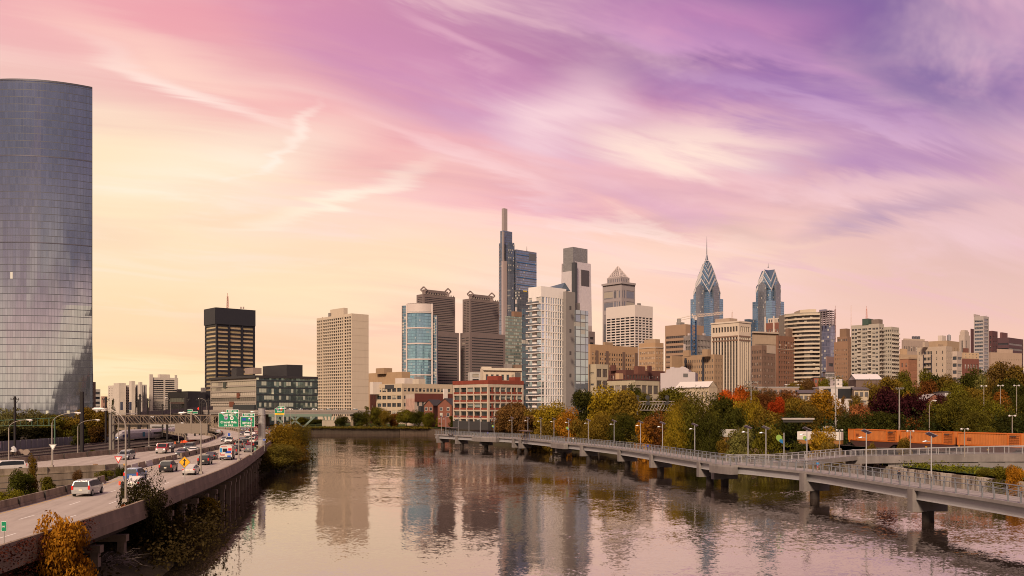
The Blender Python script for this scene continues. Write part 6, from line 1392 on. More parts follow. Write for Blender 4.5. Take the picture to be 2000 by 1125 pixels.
tree(1902, 721, 60, 350, 'broad', 'dgreen', 'broad dark green tree at the foot of the slim glass tower')
tree(1918, 736, 34, 318, 'round', 'pale', 'pale green tree in front of the broad dark green one')
tree(1955, 708, 72, 330, 'broad', (.13, .09, .024), 'tall brown olive tree against the long tan slab')
tree(1990, 712, 56, 325, 'broad', 'olive', 'tall olive tree at the far right edge of the skyline')
tree(1940, 738, 52, 300, 'willow', 'olive', 'grey green tree under the tall brown olive tree')
tree(1772, 752, 22, 315, 'shrub', 'yellow', 'small bright yellow tree between the olive tree and the red brown tree')
tree(1576, 740, 46, 430, 'broad', 'brown', 'distant olive brown tree below the dark brick hotel')
tree(1612, 742, 40, 425, 'round', 'green', 'distant green tree below the curved balcony tower')
tree(1642, 738, 44, 430, 'round', 'green', 'distant green tree below the brown brick tower')
tree(1664, 744, 34, 440, 'round', 'dgreen', 'distant dark tree left of the white metal gable roof')
tree(1548, 748, 40, 420, 'broad', 'olive', 'distant olive tree left of the long white shed roof')
tree(1466, 756, 40, 400, 'round', 'olive', 'distant olive tree in front of the brick hotels behind the floodlights')
tree(1500, 758, 40, 395, 'broad', 'brown', 'distant brown tree in front of the row houses')
tree(1402, 764, 36, 350, 'shrub', 'dgreen', 'dark tree in front of the beige house with the white roof')
tree(1238, 752, 34, 420, 'round', 'dgreen', 'small dark tree at the corner of the beige low loft')
# willow shrubs on the bank in front of the freight train
tree(1442, 815, 66, 218, 'spray', 'pale', 'upright willow shrub left of the blue and green banner', 'shrub', 'shrub')
tree(1506, 811, 76, 214, 'spray', 'green', 'broad willow shrub behind the tall green leaf banner', 'shrub', 'shrub')
tree(1556, 848, 44, 206, 'shrub', 'dgreen', 'low dark shrub between the two leaf banners', 'shrub', 'shrub')
tree(1604, 816, 58, 208, 'spray', (.30, .20, .018), 'yellowing willow shrub in front of the white boxcar', 'shrub', 'shrub')
tree(1625, 846, 50, 204, 'shrub', 'olive', 'low olive shrub under the yellowing willow', 'shrub', 'shrub')
tree(1700, 852, 32, 190, 'spray', 'olive', 'slender young tree in front of the first orange container', 'sapling', 'tree')
tree(1768, 846, 30, 188, 'spray', 'olive', 'slender young tree in front of the second orange container', 'sapling', 'tree')
tree(1414, 858, 40, 226, 'shrub', 'olive', 'low weeds and shrub on top of the tan retaining wall', 'shrub', 'shrub')
tree(1960, 900, 66, 150, 'spray', 'green', 'low green shrub on the grass strip left of the orange bush', 'shrub', 'shrub')
tree(1985, 898, 44, 146, 'spray', 'gold', 'orange gold bush on the grass strip at the right edge', 'shrub', 'shrub')
tree(1922, 908, 46, 156, 'spray', 'green', 'low green shrub on the grass strip right of the lamp post', 'shrub', 'shrub')
# far bank
for a in ((702, 804, 30, 512, 'round', 'dgreen', 'dark round tree on the far lawn by the bridge column'), (716, 794, 32, 514, 'cone', 'green', 'pointed green tree, tallest on the far lawn'), (736, 797, 34, 516, 'round', 'green', 'rounded green tree on the far lawn right of the pointed one'), (752, 800, 26, 512, 'round', 'olive', 'olive tree in the middle of the far lawn'), (770, 806, 26, 518, 'round', 'rust', 'small rusty tree on the far lawn'), (794, 799, 36, 516, 'broad', 'green', 'broad green tree on the far lawn below the mural'), (818, 802, 34, 512, 'round', 'dgreen', 'dark tree on the far lawn left of the gabled houses'), (836, 803, 24, 503, 'round', 'green', 'green tree in front of the left gabled house'), (859, 812, 20, 500, 'shrub', 'lime', 'bright small yellow green tree before the gabled houses'), (668, 812, 26, 516, 'round', 'dgreen', 'dark tree left of the pointed tree on the far lawn'), (612, 818, 40, 560, 'broad', 'dgreen', 'dark tree seen under the bridge, left of the stone pier'), (585, 816, 40, 560, 'round', 'green', 'green tree seen under the bridge beside the green struts'), (884, 812, 20, 490, 'shrub', 'dgreen', 'small dark tree at the corner of the red loft building')): tree(*a[:6], a[6])
# river edge by the highway
tree(550, 826, 84, 236, 'fine', (.15, .105, .014), 'large olive autumn tree on the river edge beyond the gantry pole', zb=.3)
tree(576, 824, 60, 262, 'fine', (.09, .075, .014), 'tall olive tree at the river edge, farther and to the right', zb=.3)
tree(543, 866, 84, 206, 'fine', (.13, .115, .022), 'pale olive bush tree hanging over the water at the end of the viaduct', zb=.2)
tree(574, 872, 56, 222, 'fine', (.12, .075, .012), 'golden brown bush at the water line right of the pale olive bush', 'shrub', 'shrub', zb=0)
tree(524, 862, 34, 215, 'spray', 'gold', 'golden shrub beside the big gantry pole', 'shrub', 'shrub', zb=.5)
tree(283, 925, 92, 86, 'fine', (.030, .028, .010), 'dark green tree growing up past the parapet in front of the lamp post', zb=.3)
tree(296, 985, 120, 88, 'spray', (.024, .022, .008), 'dark tangled bush below the dark tree at the water', 'shrub', 'shrub', zb=.2)
tree(384, 962, 90, 116, 'spray', (.16, .125, .012), 'yellow green sapling thicket in front of the viaduct piers', 'shrub', 'shrub', zb=.2)
tree(330, 955, 50, 100, 'spray', (.05, .04, .012), 'thin brownish sapling between the dark tree and the yellow thicket', 'sapling', 'tree', zb=.2)
t = tree(128, 972, 124, 63, 'spray', 'gold', 'golden yellow tree in the left foreground in front of the viaduct', zb=.3)
tree(100, 1040, 90, 63.5, 'spray', (.17, .085, .012), 'brownish gold lower bush beneath the golden tree', 'shrub', 'shrub', zb=-.5)
# left: trees behind the rail yard fence
for a in ((20, 796, 80, 292, 'willow', 'pale', 'pale willow behind the rail fence at the far left edge'), (62, 799, 76, 300, 'willow', 'pale', 'second pale willow behind the rail fence'), (104, 812, 60, 296, 'round', 'green', 'green tree behind the fence right of the willows'), (138, 814, 56, 305, 'round', 'olive', 'olive tree behind the fence left of the dark catenary pole'), (178, 796, 60, 318, 'broad', (.12, .085, .016), 'autumn gold tree behind the fence at the end of the tree row'), (208, 800, 40, 330, 'broad', (.05, .04, .012), 'dark olive tree right of the autumn gold one'), (158, 828, 44, 290, 'shrub', 'dgreen', 'low dark green bush against the fence'), (20, 832, 70, 288, 'shrub', (.014, .014, .006), 'dark undergrowth bush behind the fence at the left edge'), (80, 834, 70, 290, 'shrub', (.016, .016, .006), 'dark undergrowth bush behind the middle of the fence'), (190, 826, 50, 305, 'shrub', (.075, .045, .012), 'brown gold bush at the end of the fence'), (221, 780, 16, 420, 'cone', 'dgreen', 'small dark conifer before the white apartments')): tree(*a)
# planted gore and embankments
for a in ((44, 905, 60, 112, 'spray', (.05, .06, .012), 'leafy dark green shrub with yellow tips in the planted gore', 'shrub', 'shrub', 2.0), (62, 896, 26, 114, 'column', (.10, .07, .012), 'thin yellowing sapling standing up from the planted gore', 'sapling', 'tree', 2.0), (18, 948, 60, 100, 'spray', 'lime', 'bright fern like shrub at the left edge of the gore', 'shrub', 'shrub', 2.0), (95, 930, 40, 112, 'shrub', 'green', 'low green weeds in the middle of the gore', 'shrub', 'shrub', 2.2), (150, 908, 24, 122, 'spray', 'brown', 'small bare topped sapling by the gore railing', 'sapling', 'tree', 2.5), (205, 918, 40, 122, 'shrub', 'green', 'dark green weeds at the narrow end of the gore', 'shrub', 'shrub', 2.8), (234, 904, 26, 126, 'spray', 'dgreen', 'spiky dark green shrub at the tip of the gore', 'shrub', 'shrub', 3.0), (178, 878, 20, 182, 'shrub', 'dgreen', 'round dark shrub beside the outer highway barrier', 'shrub', 'shrub', 3.0)): tree(*a)
# ground cover: weeds along the outer barrier, on the grass strip, ivy on the parapet
def cover(name, pts, n, spread, h, leaf, col, seed, wall_=False):
    r = np.random.default_rng(seed); V = []; Fc = []; P = dense([Vector(p) for p in pts], 1.0)
    for k in range(n):
        c = P[r.integers(len(P))]; p = np.array([c.x, c.y, c.z]) + r.normal(size=3) * np.array([spread, spread, 0]) + np.array([0, 0, abs(r.normal()) * h])
        if wall_: p = np.array([c.x, c.y, c.z]) + r.uniform(-1, 1, 3) * np.array([.5, .8, 0]) + np.array([.15 * r.normal(), 0, -r.uniform(0, 1) ** 1.3 * h])
        nn = r.normal(size=3) + np.array([0, 0, .8]); nn /= np.linalg.norm(nn); t = np.cross(nn, r.normal(size=3)); t /= np.linalg.norm(t); b = np.cross(nn, t); l = leaf * r.uniform(.6, 1.4); i = len(V)
        V += [tuple(p - t * l), tuple(p + b * l * .6), tuple(p + t * l), tuple(p - b * l * .6)]; Fc.append((i, i + 1, i + 2, i + 3))
    me = bpy.data.meshes.new(name); me.from_pydata(V, [], Fc); me.materials.append(LEAF); o = bpy.data.objects.new(name, me); COL.objects.link(o); o.color = (*col, 1); return tag(o, kind='stuff')
cover('weeds', [(-104, 141, 2.7), (-91, 152, 2.7), (-88, 166, 2.7), (-87, 185, 2.7), (-85, 200, 2.7), (-86, 225, 2.7)], 4200, 1.6, .45, .22, TC['lime'], 1)
cover('weeds', [(-60, 105, 2.2), (-58, 118, 2.6), (-60, 128, 3.0)], 1600, 1.4, .4, .2, TC['green'], 2)
cover('weeds', [(80, 200, 3.2), (80.5, 176, 3.2), (84, 160, 3.2), (87, 145, 3.2), (90, 115, 3.2)], 5000, 1.5, .5, .2, TC['lime'], 3)
cover('weeds', [(48, 268, 4.6), (60, 252, 4.6), (70, 235, 4.6)], 2200, 2.0, .6, .25, TC['green'], 4)
cover('fence_hedge', [(75, 268, 5.4), (90, 240, 5.6), (104, 205, 5.8), (112, 185, 5.8)], 6000, 1.2, 1.6, .3, TC['dgreen'], 5)
cover('undergrowth', [(-31, 80, .8), (-35, 97, .8), (-40, 114, .8), (-47, 122, .8)], 7000, 1.8, 1.1, .16, (.040, .028, .010), 6)
cover('undergrowth', [(-34, 60, .8), (-36, 75, 1), (-40, 95, 1), (-46, 112, 1)], 6000, 2.0, .7, .18, (.035, .026, .010), 16)
cover('undergrowth', [(-54, 150, .6), (-58, 172, .6), (-57, 196, .6), (-54, 205, .6), (-56, 235, .6), (-66, 275, .6)], 3200, 2.0, 1.2, .3, (.04, .032, .010), 8)
cover('ivy', [(-31.2, 40, 6.2), (-32.0, 56, 6.2), (-32.5, 64, 6.2), (-33.2, 70, 6.2)], 5200, .4, 2.6, .085, (.075, .022, .014), 9, True)
cover('bank_thicket', [(-112, 498, 3.2), (-80, 494.5, 3.2), (-45, 491, 3.2)], 5000, .9, .5, .3, TC['olive'], 21)
cover('bank_thicket', [(8, 318, 3.0), (22, 300, 3.0), (36, 284, 3.2), (50, 268, 3.2)], 9000, 2.6, 2.2, .28, TC['olive'], 11)
cover('bank_thicket', [(45, 290, 4.5), (62, 275, 5), (72, 256, 5), (80, 240, 5), (88, 222, 5)], 9000, 2.2, 2.4, .30, (.035, .045, .012), 12)
cover('bank_thicket', [(92, 275, 6.5), (104, 245, 6.5), (118, 215, 6.5), (128, 200, 6.5)], 9000, 3.5, 3.0, .34, (.028, .034, .010), 13)
# grey fallen branches at the water's edge
def branches(px, py, D, n, L, label, seed):
    r = np.random.default_rng(seed); p = AT(px, D, ZY(py, D)); t = thing('fallen_branches', label, 'branches', tuple(p)); m = MB()
    for k in range(n):
        a = r.uniform(-1.0, 1.6); l = L * r.uniform(.4, 1); q = Vector((r.normal() * .5, r.normal() * .5, 0)); pts = [q]; d = Vector((math.cos(a), math.sin(a) * .6, r.uniform(.05, .5)))
        for j in range(5): d = (d + Vector(r.normal(size=3)) * .16 + Vector((0, 0, -.10))).normalized(); pts.append(pts[-1] + d * l / 5)
        m.tube(pts, [.05, .04, .03, .024, .016, .008], 4)
        for j in (2, 3): e = pts[j] + Vector((r.normal(), r.normal(), abs(r.normal()) * .5)) * l * .2; m.tube([pts[j], e], [.02, .006], 3)
    m.build('branch', wall((.17, .13, .11), .9, .2), t)
branches(205, 1100, 76, 26, 4.2, 'grey bare fallen branches at the bottom left water edge', 3)
branches(330, 1035, 104, 22, 5.0, 'brownish bare branches leaning into the river below the yellow thicket', 4)
for a in ((1340, 776, 60, 255, 'fine', 'olive', 'olive tree in front of the largest dark green tree, toward its left'), (1436, 800, 50, 250, 'round', 'dgreen', 'dark tree below the bright orange tree and the floodlight mast'), (1500, 800, 60, 262, 'round', 'olive', 'olive tree below the vivid red tree'), (1545, 800, 50, 255, 'round', 'dgreen', 'dark tree behind the pale roofed pavilion'), (1580, 790, 50, 262, 'broad', 'olive', 'olive tree over the right end of the pavilion'), (1660, 806, 50, 240, 'round', 'dgreen', 'dark tree behind the first orange container near the second mast'), (1716, 800, 60, 246, 'round', 'dgreen', 'dark tree between the peach tree and the left purple tree'), (1850, 796, 70, 232, 'fine', 'dgreen', 'dark green tree left of the broad green tree behind the containers'), (1870, 762, 56, 280, 'broad', 'green', 'green tree covering the right side of the plain white house'), (1902, 752, 60, 290, 'round', 'olive', 'olive tree beneath the broad dark green one on the skyline'), (1776, 742, 40, 330, 'broad', 'green', 'green tree right of the narrower grey slab foot'), (1716, 750, 44, 325, 'broad', 'olive', 'olive tree right of the white metal roof'), (1850, 738, 44, 345, 'broad', 'olive', 'olive tree behind the small white cottage'), (1980, 740, 60, 290, 'broad', 'dgreen', 'dark tree at the right edge under the tall olive trees'), (1060, 812, 50, 300, 'shrub', 'olive', 'olive undergrowth tree behind the nearer shelter'), (1170, 800, 60, 286, 'fine', 'olive', 'olive tree at the left foot of the biggest yellow green tree'), (1216, 806, 60, 282, 'fine', 'dgreen', 'dark tree at the right foot of the biggest yellow green tree'), (1030, 810, 60, 318, 'shrub', 'brown', 'brownish thicket tree left of the nearer shelter')): tree(*a)
# ------------------------------------------------------------------ lamps
LAMPC = plain((.34, .29, .24), .5, .3); GLASSW = plain((.58, .54, .50), .3, 0, .6)
def nearest_dir(line, d):
    k = min(range(1, len(line) - 1), key=lambda i: abs(line[i][1] - d)); a, b = Vector(line[k - 1]), Vector(line[k + 1]); return (b - a).normalized()
def street_lamp(px, yb, yt, D, hx, label, zb=None, hy=None, col=None):
    """curved highway lamp; hx = px where its lamp head shows"""
    p = AT(px, D); zb = ZY(yb, D) if zb is None else zb; H = ZY(yt, D) - zb; arm = (hx - px) * D / F; m0 = col or LAMPC
    t = thing('street_lamp', label, 'street lamp', (p.x, p.y, zb), 0, 'curved highway street lamps'); m = MB(); m.tube([(0, 0, 0), (0, 0, H * .8)], [.11, .075], 8); m.box((0, 0, .15), (.45, .45, .3)); m.build('pole', m0, t)
    m = MB(); pts = [(0, 0, H * .8)] + [(arm * (1 - math.cos(a)), 0, H * .8 + H * .2 * math.sin(a)) for a in (R_(18 * k) for k in range(1, 6))]; m.tube(pts, [.075] + [.05] * 5, 6); m.build('arm', m0, t)
    s = 1 if arm > 0 else -1; m = MB(); m.tube([(arm - s * .1, 0, H), (arm + s * .25, 0, H - .02), (arm + s * .8, 0, H - .05), (arm + s * 1.0, 0, H - .06)], [.05, .13, .15, .06], 8); m.tube([(arm + s * .55, 0, H - .12), (arm + s * .55, 0, H - .27), (arm + s * .55, 0, H - .36)], [.14, .12, .04], 8); m.build('lamp_head', GLASSW, t)
    return t
for a in ((17, 902, 820, 152, 52, 'curved street lamp at the far left edge, arm to the right'), (101.5, 912, 806, 145, 146, 'curved street lamp on the gore behind the yield sign'), (152, 888, 820, 185, 186, 'curved street lamp by the rail yard in front of the dark catenary pole'), (231, 892, 801, 177, 207, 'curved street lamp standing behind the silver minivan, arm to the left'), (245.5, 980, 798, 84, 201, 'nearest and tallest curved street lamp, on the parapet by the dark tree'), (392.5, 925, 806, 124, 362, 'curved street lamp on the parapet right of the yellow merge sign'), (466.5, 899, 806, 146, 442, 'curved street lamp on the parapet below the larger green sign'), (491, 889, 806, 165, 466, 'curved street lamp on the parapet below the smaller green sign'), (516, 873, 804, 205, 497, 'curved street lamp beside the thick gantry pole'), (536.5, 858, 802, 245, 519, 'curved street lamp standing behind the olive trees'), (568, 846, 798, 292, 552, 'left of the two far street lamps on the river edge above the trees'), (576.5, 842, 797, 302, 560, 'right of the two far street lamps on the river edge above the trees'), (349, 864, 826, 240, 352, 'short street lamp beyond the rail yard near the curved tracks'), (291, 872, 814, 238, 294, 'thin street lamp in front of the middle of the silver train'), (404, 850, 778, 330, 392, 'tall street lamp with yellowish head left of the green glass office'), (333, 850, 777, 400, 326, 'street lamp with a yellow head in front of the dark low building')): street_lamp(*a)
# solar lamps of the boardwalk
ORD = ['first', 'second', 'third', 'fourth', 'fifth', 'sixth', 'seventh', 'eighth', 'ninth', 'tenth', 'eleventh', 'twelfth', 'thirteenth', 'fourteenth', 'fifteenth', 'sixteenth', 'seventeenth', 'eighteenth', 'nineteenth', 'twentieth', 'twenty-first', 'twenty-second']
bkp = [(PX + F * p.x / p.y, p.y) for p in bbk if p.y > 30]
def solar_proto():
    t = thing('solar_lamp', 'x', 'street lamp', (0, 0, 0)); m = MB(); m.tube([(0, 0, -.4), (0, 0, 6.6)], [.10, .08], 8); m.build('pole', RAILF, t)
    m = MB(); M = Matrix.Translation((0, 0, 6.75)) @ Matrix.Rotation(R_(24), 4, 'Y') @ Matrix.Rotation(R_(-18), 4, 'X'); m.box((0, 0, 0), (1.3, 1.0, .07), 0, 0, M); m.build('solar_panel', plain((.32, .28, .29), .15, .3), t); m = MB(); m.bar((0, 0, 5.75), (-.6, 0, 5.85), .06); m.build('arm', RAILF, t)
    m = MB(); m.tube([(-.5, 0, 5.86), (-.75, 0, 5.86), (-1.2, 0, 5.8)], [.05, .15, .06], 8); m.build('lamp_head', plain((.42, .41, .42), .35, .3), t); return t
sp = solar_proto(); spk = tree_of(sp)
lx = [862, 871, 895, 916, 938, 965, 1000, 1031, 1056.5, 1082, 1111, 1149, 1199.5, 1251, 1294, 1357, 1461, 1496, 1576, 1692, 1819]
for k, x in enumerate(lx):
    cand = [(abs(q[0] - x), q[1]) for q in bkp if q[1] < 345]; d = min(cand)[1]
    if k < 3: d = (352, 349, 344)[k]
    o = sp if k == 0 else dup(sp, spk); p = AT(x, d); o.location = (p.x, p.y, BDZ)
    o['label'] = ('%s solar lamp from the near right end of the boardwalk' % ORD[len(lx) - 1 - k]) if k > 10 else ('%s solar lamp from the far end of the boardwalk' % ORD[k]); o['group'] = 'solar lamps along the boardwalk'
# leaf banners
def banner(px, py, D, s, zb, label, pole=True):
    p = AT(px, D); z = ZY(py, D); t = thing('leaf_banner', label, 'banner', (p.x, p.y, zb)); z -= zb; m = MB()
    if pole: m.tube([(s * .75, 0, 0), (s * .75, 0, z + s * 1.25)], .09, 8); m.build('pole', RAILF, t)
    def drop(cx, cz, a, w, rot, y):
        pts = []
        for k in range(20):
            th = 2 * math.pi * k / 20; x, q = math.cos(th) * w * (math.sin(th / 2) ** 1.1), -math.sin(th + math.pi / 2) * a; x = math.sin(th) * w * math.sin(th / 2) ** 1.2; q = math.cos(th) * a; pts.append((cx + x * math.cos(rot) - q * math.sin(rot), cz + x * math.sin(rot) + q * math.cos(rot)))
        return pts
    m = MB(); o = drop(0, z, s * .95, s * .75, R_(215), 0); m.face([(x, 0, q) for x, q in o][::-1]); m.face([(x, .05, q) for x, q in o]); m.strip([(x, 0, q) for x, q in o + o[:1]], [(x, .05, q) for x, q in o + o[:1]]); m.build('green_leaf', plain((.20, .33, .05), .6), t)
    m = MB(); o = drop(s * .28, z - s * .42, s * .48, s * .42, R_(215), 0); m.face([(x, -.03, q) for x, q in o][::-1]); m.face([(x, -.003, q) for x, q in o]); m.build('blue_drop', plain((.01, .12, .30), .6), t)
banner(1523.5, 858, 162, .95, BDZ, 'large green leaf banner with a blue drop on its own pole')
banner(1573, 857, 172, .62, BDZ, 'green and blue leaf banner hanging on a solar lamp near the yellow willow', False)
banner(1108.5, 837, 255, .62, BDZ, 'small green and blue leaf banner by the orange tinted tree', False)
banner(963, 833, 314, .6, BDZ, 'small bright green leaf banner at the far end of the boardwalk', False)
# floodlight masts and other poles on the right bank
def flood(px, yt, D, label, arms=3, w=1.9, zb=None):
    p = AT(px, D); zb = gz(p.x, D) if zb is None else zb; H = ZY(yt, D) - zb; t = thing('floodlight_mast', label, 'floodlight', (p.x, p.y, zb)); m = MB(); m.tube([(0, 0, -.3), (0, 0, H * .5), (0, 0, H)], [.28, .2, .13], 8); m.build('mast', plain((.28, .25, .22), .5, .2), t); m = MB()
    for k in range(arms): m.bar((-w, 0, H - .3 - k * 1.15), (w, 0, H - .3 - k * 1.15), .1)
    m.build('crossarms', GALV, t)
    for k in range(arms):
        for j in range(4): x = -w + 2 * w * j / 3; m = MB(); m.tube([(x, -.1, H + .05 - k * 1.15), (x, -.4, H - .06 - k * 1.15)], [.12, .24], 8); m.build('floodlight', plain((.30, .27, .25), .3, .3), t)
flood(1467, 745, 268, 'tall floodlight mast in front of the dark red brown tree'); flood(1632, 734, 258, 'tall floodlight mast right of the broad yellow olive tree'); flood(1756.5, 758, 236, 'pale slender mast in front of the left purple tree', 1, .9)
def park_lamp(px, yt, D, label, zb=None):
    p = AT(px, D); zb = gz(p.x, D) if zb is None else zb; H = ZY(yt, D) - zb; t = thing('park_lamp', label, 'street lamp', (p.x, p.y, zb)); m = MB(); m.tube([(0, 0, 0), (0, 0, H)], [.12, .08], 7); m.build('pole', LAMPC, t)
    for s in (-1, 1): m = MB(); m.bar((0, 0, H), (s * .6, 0, H + .1), .06); m.tube([(s * .6, 0, H + .2), (s * .6, 0, H), (s * .6, 0, H - .2)], [.06, .26, .16], 8); m.build('lamp_head', GLASSW, t)
park_lamp(1921.5, 754, 222, 'double headed pale lamp post rising above the bright green tree'); park_lamp(1954, 753, 225, 'double headed pale lamp post left of the orange olive tree at the right'); park_lamp(1985.5, 753, 228, 'double headed pale lamp post at the right edge')
park_lamp(1884, 838, 168, 'lamp post with a twin camera head before the nearest orange container', 5.6); park_lamp(1977, 812, 190, 'dark short lamp post before the trees at the right edge', 5.4); park_lamp(1778, 842, 182, 'plain pole lamp in front of the second orange container', 4.4); park_lamp(1639.5, 840, 196, 'small grey lamp post beside the white boxcar', 4.4)
street_lamp(1815, 832, 782, 230, 1822, 'pale curved street lamp beside the upright green tree on the right bank', gz(AT(1815, 230).x, 230))
# railway signal gantry
D = 300; t = thing('signal_gantry', 'railway signal gantry with black signal heads among the trees', 'signal gantry', (AT(1245, D).x, D, gz(AT(1245, D).x, D))); O = t.location; w = (1318 - 1245) * D / F; z0, z1 = ZY(801, D) - O.z, ZY(789, D) - O.z; m = MB()
for zz in (z0, z1, z1 + .9): m.bar((0, 0, zz), (w, 0, zz), .16); m.bar((0, 1.6, zz), (w, 1.6, zz), .16)
for k in range(12): x = w * k / 12; m.bar((x, 0, z0), (x + w / 12, 0, z1), .13); m.bar((x, 0, z1), (x, 0, z1 + .9), .06)
m.build('truss', plain((.36, .30, .26), .6), t)
for x in (0, w): m = MB(); m.box((x, .8, z0 / 2), (.5, 1.6, z0)); m.build('leg', GALV, t)
for x in (0.3, 3.8, 10.2): m = MB(); m.box((x, -.3, z1 + 1.4), (.3, .25, 2.6)); m.tube([(x - .4, -.5, z1 + 2.2), (x - .4, -.42, z1 + 2.2)], .75, 10); m.tube([(x - .4, -.5, z1 + .3), (x - .4, -.42, z1 + .3)], .75, 10); m.build('signal_head', DARKM, t)
# ------------------------------------------------------------------ catenary poles, fence, sign gantry on the left
for px, yt, yb, D, lab in ((29, 774, 872, 255, 'dark catenary pole at the left in front of the willows'), (160, 765, 878, 245, 'thickest dark catenary pole in front of the autumn gold tree'), (206.5, 775, 862, 300, 'dark catenary pole at the end of the fence'), (252, 822, 872, 245, 'short dark catenary pole just right of the train nose'), (270, 780, 842, 330, 'dark catenary pole above the first train car'), (273.5, 770, 842, 345, 'taller thin dark catenary pole with an orange flag'), (288.5, 778, 845, 350, 'dark catenary pole right of the tall thin one'), (317.5, 788, 850, 335, 'dark catenary pole rising over the second train car'), (326.5, 826, 860, 262, 'dark post before the middle of the train'), (350, 789, 840, 380, 'thin dark catenary pole left of the far green sign'), (363, 775, 856, 300, 'thick dark catenary pole right of the train by the curved tracks'), (380.5, 830, 858, 300, 'short dark post by the curved tracks'), (390, 776, 856, 310, 'dark catenary pole left of the tall yellow street lamp'), (394, 784, 845, 360, 'slim dark catenary pole beside the far street lamp'), (407.5, 778, 848, 335, 'dark catenary pole in front of the cream strip office')):
    p = AT(px, D); zb = ZY(yb, D); H = ZY(yt, D) - zb; t = thing('catenary_pole', lab, 'pole', (p.x, p.y, zb), 0, 'dark railway catenary poles'); m = MB(); r = .5 if 'thick' in lab else .3; m.box((0, 0, H / 2 - .3), (r * 1.6, r * 1.6, H + .6)); m.build('mast', plain((.014, .009, .008), .8), t)
    if H > 9: m = MB(); m.bar((-1.2, 0, H - .9), (1.2, 0, H - .9), .14); m.bar((0, 0, H - 2.2), (1.2, 0, H - .9), .1); [m.tube([(x, 0, H - .85), (x, 0, H - .45)], .1, 6) for x in (-1.1, -.4, .4, 1.1)]; m.build('crossarm', DARKM, t)
D = 262; t = thing('green_catenary_truss', 'green lattice catenary bridge across the tracks at the left', 'catenary bridge', (AT(-5, D).x, D, 2.6)); m = MB(); w = 112 * D / F; g0, g1 = ZY(832, D) - 2.6, ZY(822, D) - 2.6
for zz in (g0, g1): m.bar((-3, 0, zz), (w, 0, zz + (.9 if zz == g1 else .2)), .16)
for k in range(10): x = w * k / 10; m.bar((x, 0, g0), (x, 0, g1 + .1 * k), .2 if k % 3 == 0 else .09)
m.build('truss', plain((.05, .10, .055), .6), t); m = MB(); m.box((w, 0, g1 / 2 + .4), (.3, .3, g1 + .8)); m.build('leg', plain((.05, .10, .055), .6), t)
t = thing('noise_fence', 'long grey corrugated metal fence behind the tracks', 'fence', (-147, 225, 2.5)); m = MB(); Pf = dense([Vector((-4, -60)), Vector((0, 0)), Vector((0.5, 45)), Vector((2, 100))], 3)
wall_line(Pf, -.3, 2.7, .12, .12, m); m.build('fence_sheet', wall((.21, .20, .195), .6, .25, .1, .6), t); m = MB()
for p in Pf: m.box((p.x + .12, p.y, 1.25), (.14, .14, 2.7))
tag(m.build('fence_post', GALV, t), kind='stuff') if len(Pf) > 100 else m.build('fence_post', GALV, t)
m = MB()
for y0, y1 in ((42, 52), (55, 62), (66, 72)): m.face([(.45, y0, .5), (.45, y1, .5), (.45, y1, 2.1), (.45, y0, 2.1)])
m.build('blue_graffiti', wall((.075, .07, .16), .7, .7, 0, 1.2), t)
for k, y in enumerate((31, 56, 80)): m = MB(); m.face([(.5, y - .75, .7), (.5, y + .75, .7), (.5, y + .75, 2.6), (.5, y - .75, 2.6)]); m.face([(.53, y - .4, .8), (.53, y + .4, .8), (.53, y + .3, 1.6), (.53, y - .3, 1.6)], 1); m.face([(.53, y - .5, 1.75), (.53, y + .5, 1.75), (.53, y + .5, 2.4), (.53, y - .5, 2.4)], 2); o = m.build('poster', [plain((.62, .56, .52), .6), plain((.05, .05, .18), .6), plain((.45, .10, .09), .6)], t)
# big truss gantry
D = 208; xl, xr = AT(219, D).x, AT(520.5, 212).x; t = thing('sign_gantry', 'brown steel truss gantry spanning the southbound lanes, with a thick grey end pole', 'sign gantry', (xl, D, DECK)); w = xr - xl; zt, zb = ZY(811, D) - DECK, ZY(828, D) - DECK; BRW = plain((.19, .135, .09), .6, .2, var=.2); m = MB()
for y in (-.8, .8):
    for zz in (zb, zt): m.bar((0, y, zz), (w, y, zz), .18)
    for k in range(20): a, c = w * k / 20, w * (k + 1) / 20; m.bar((a, y, zb if k >= 12 else zt), (c, y, zt if k >= 12 else zb), .11); m.bar((a, y, zb), (a, y, zt), .08)
m.build('truss', BRW, t); m = MB()
for y in (-.9, .9): m.box((0, y, zt / 2 - 1), (.55, .4, zt + 2.4))
for k in range(5): m.bar((0, -.9, 1 + k * 1.8), (0, .9, 2.4 + k * 1.8), .14)
m.build('left_leg', plain((.20, .17, .14), .6, .2, var=.2), t); m = MB(); m.tube([(w, 0, -.3), (w, 0, zt + 1.6)], .82, 16); m.tube([(w, 0, zt + 1.6), (w, 0, zt + 1.7)], .9, 16)
for zz in (2.2, 4.9, zb, zt): m.tube([(w, 0, zz), (w, 0, zz + .25)], .88, 16)
m.build('end_pole', plain((.36, .33, .31), .5, .3), t); m = MB(); m.box((w * .545, -1.6, zb - 1.0), (7.5, .12, 2.3)); m.box((w * .545, -1.4, zb + .3), (.3, .6, 5)); m.build('sign_back', plain((.20, .155, .115), .6), t)
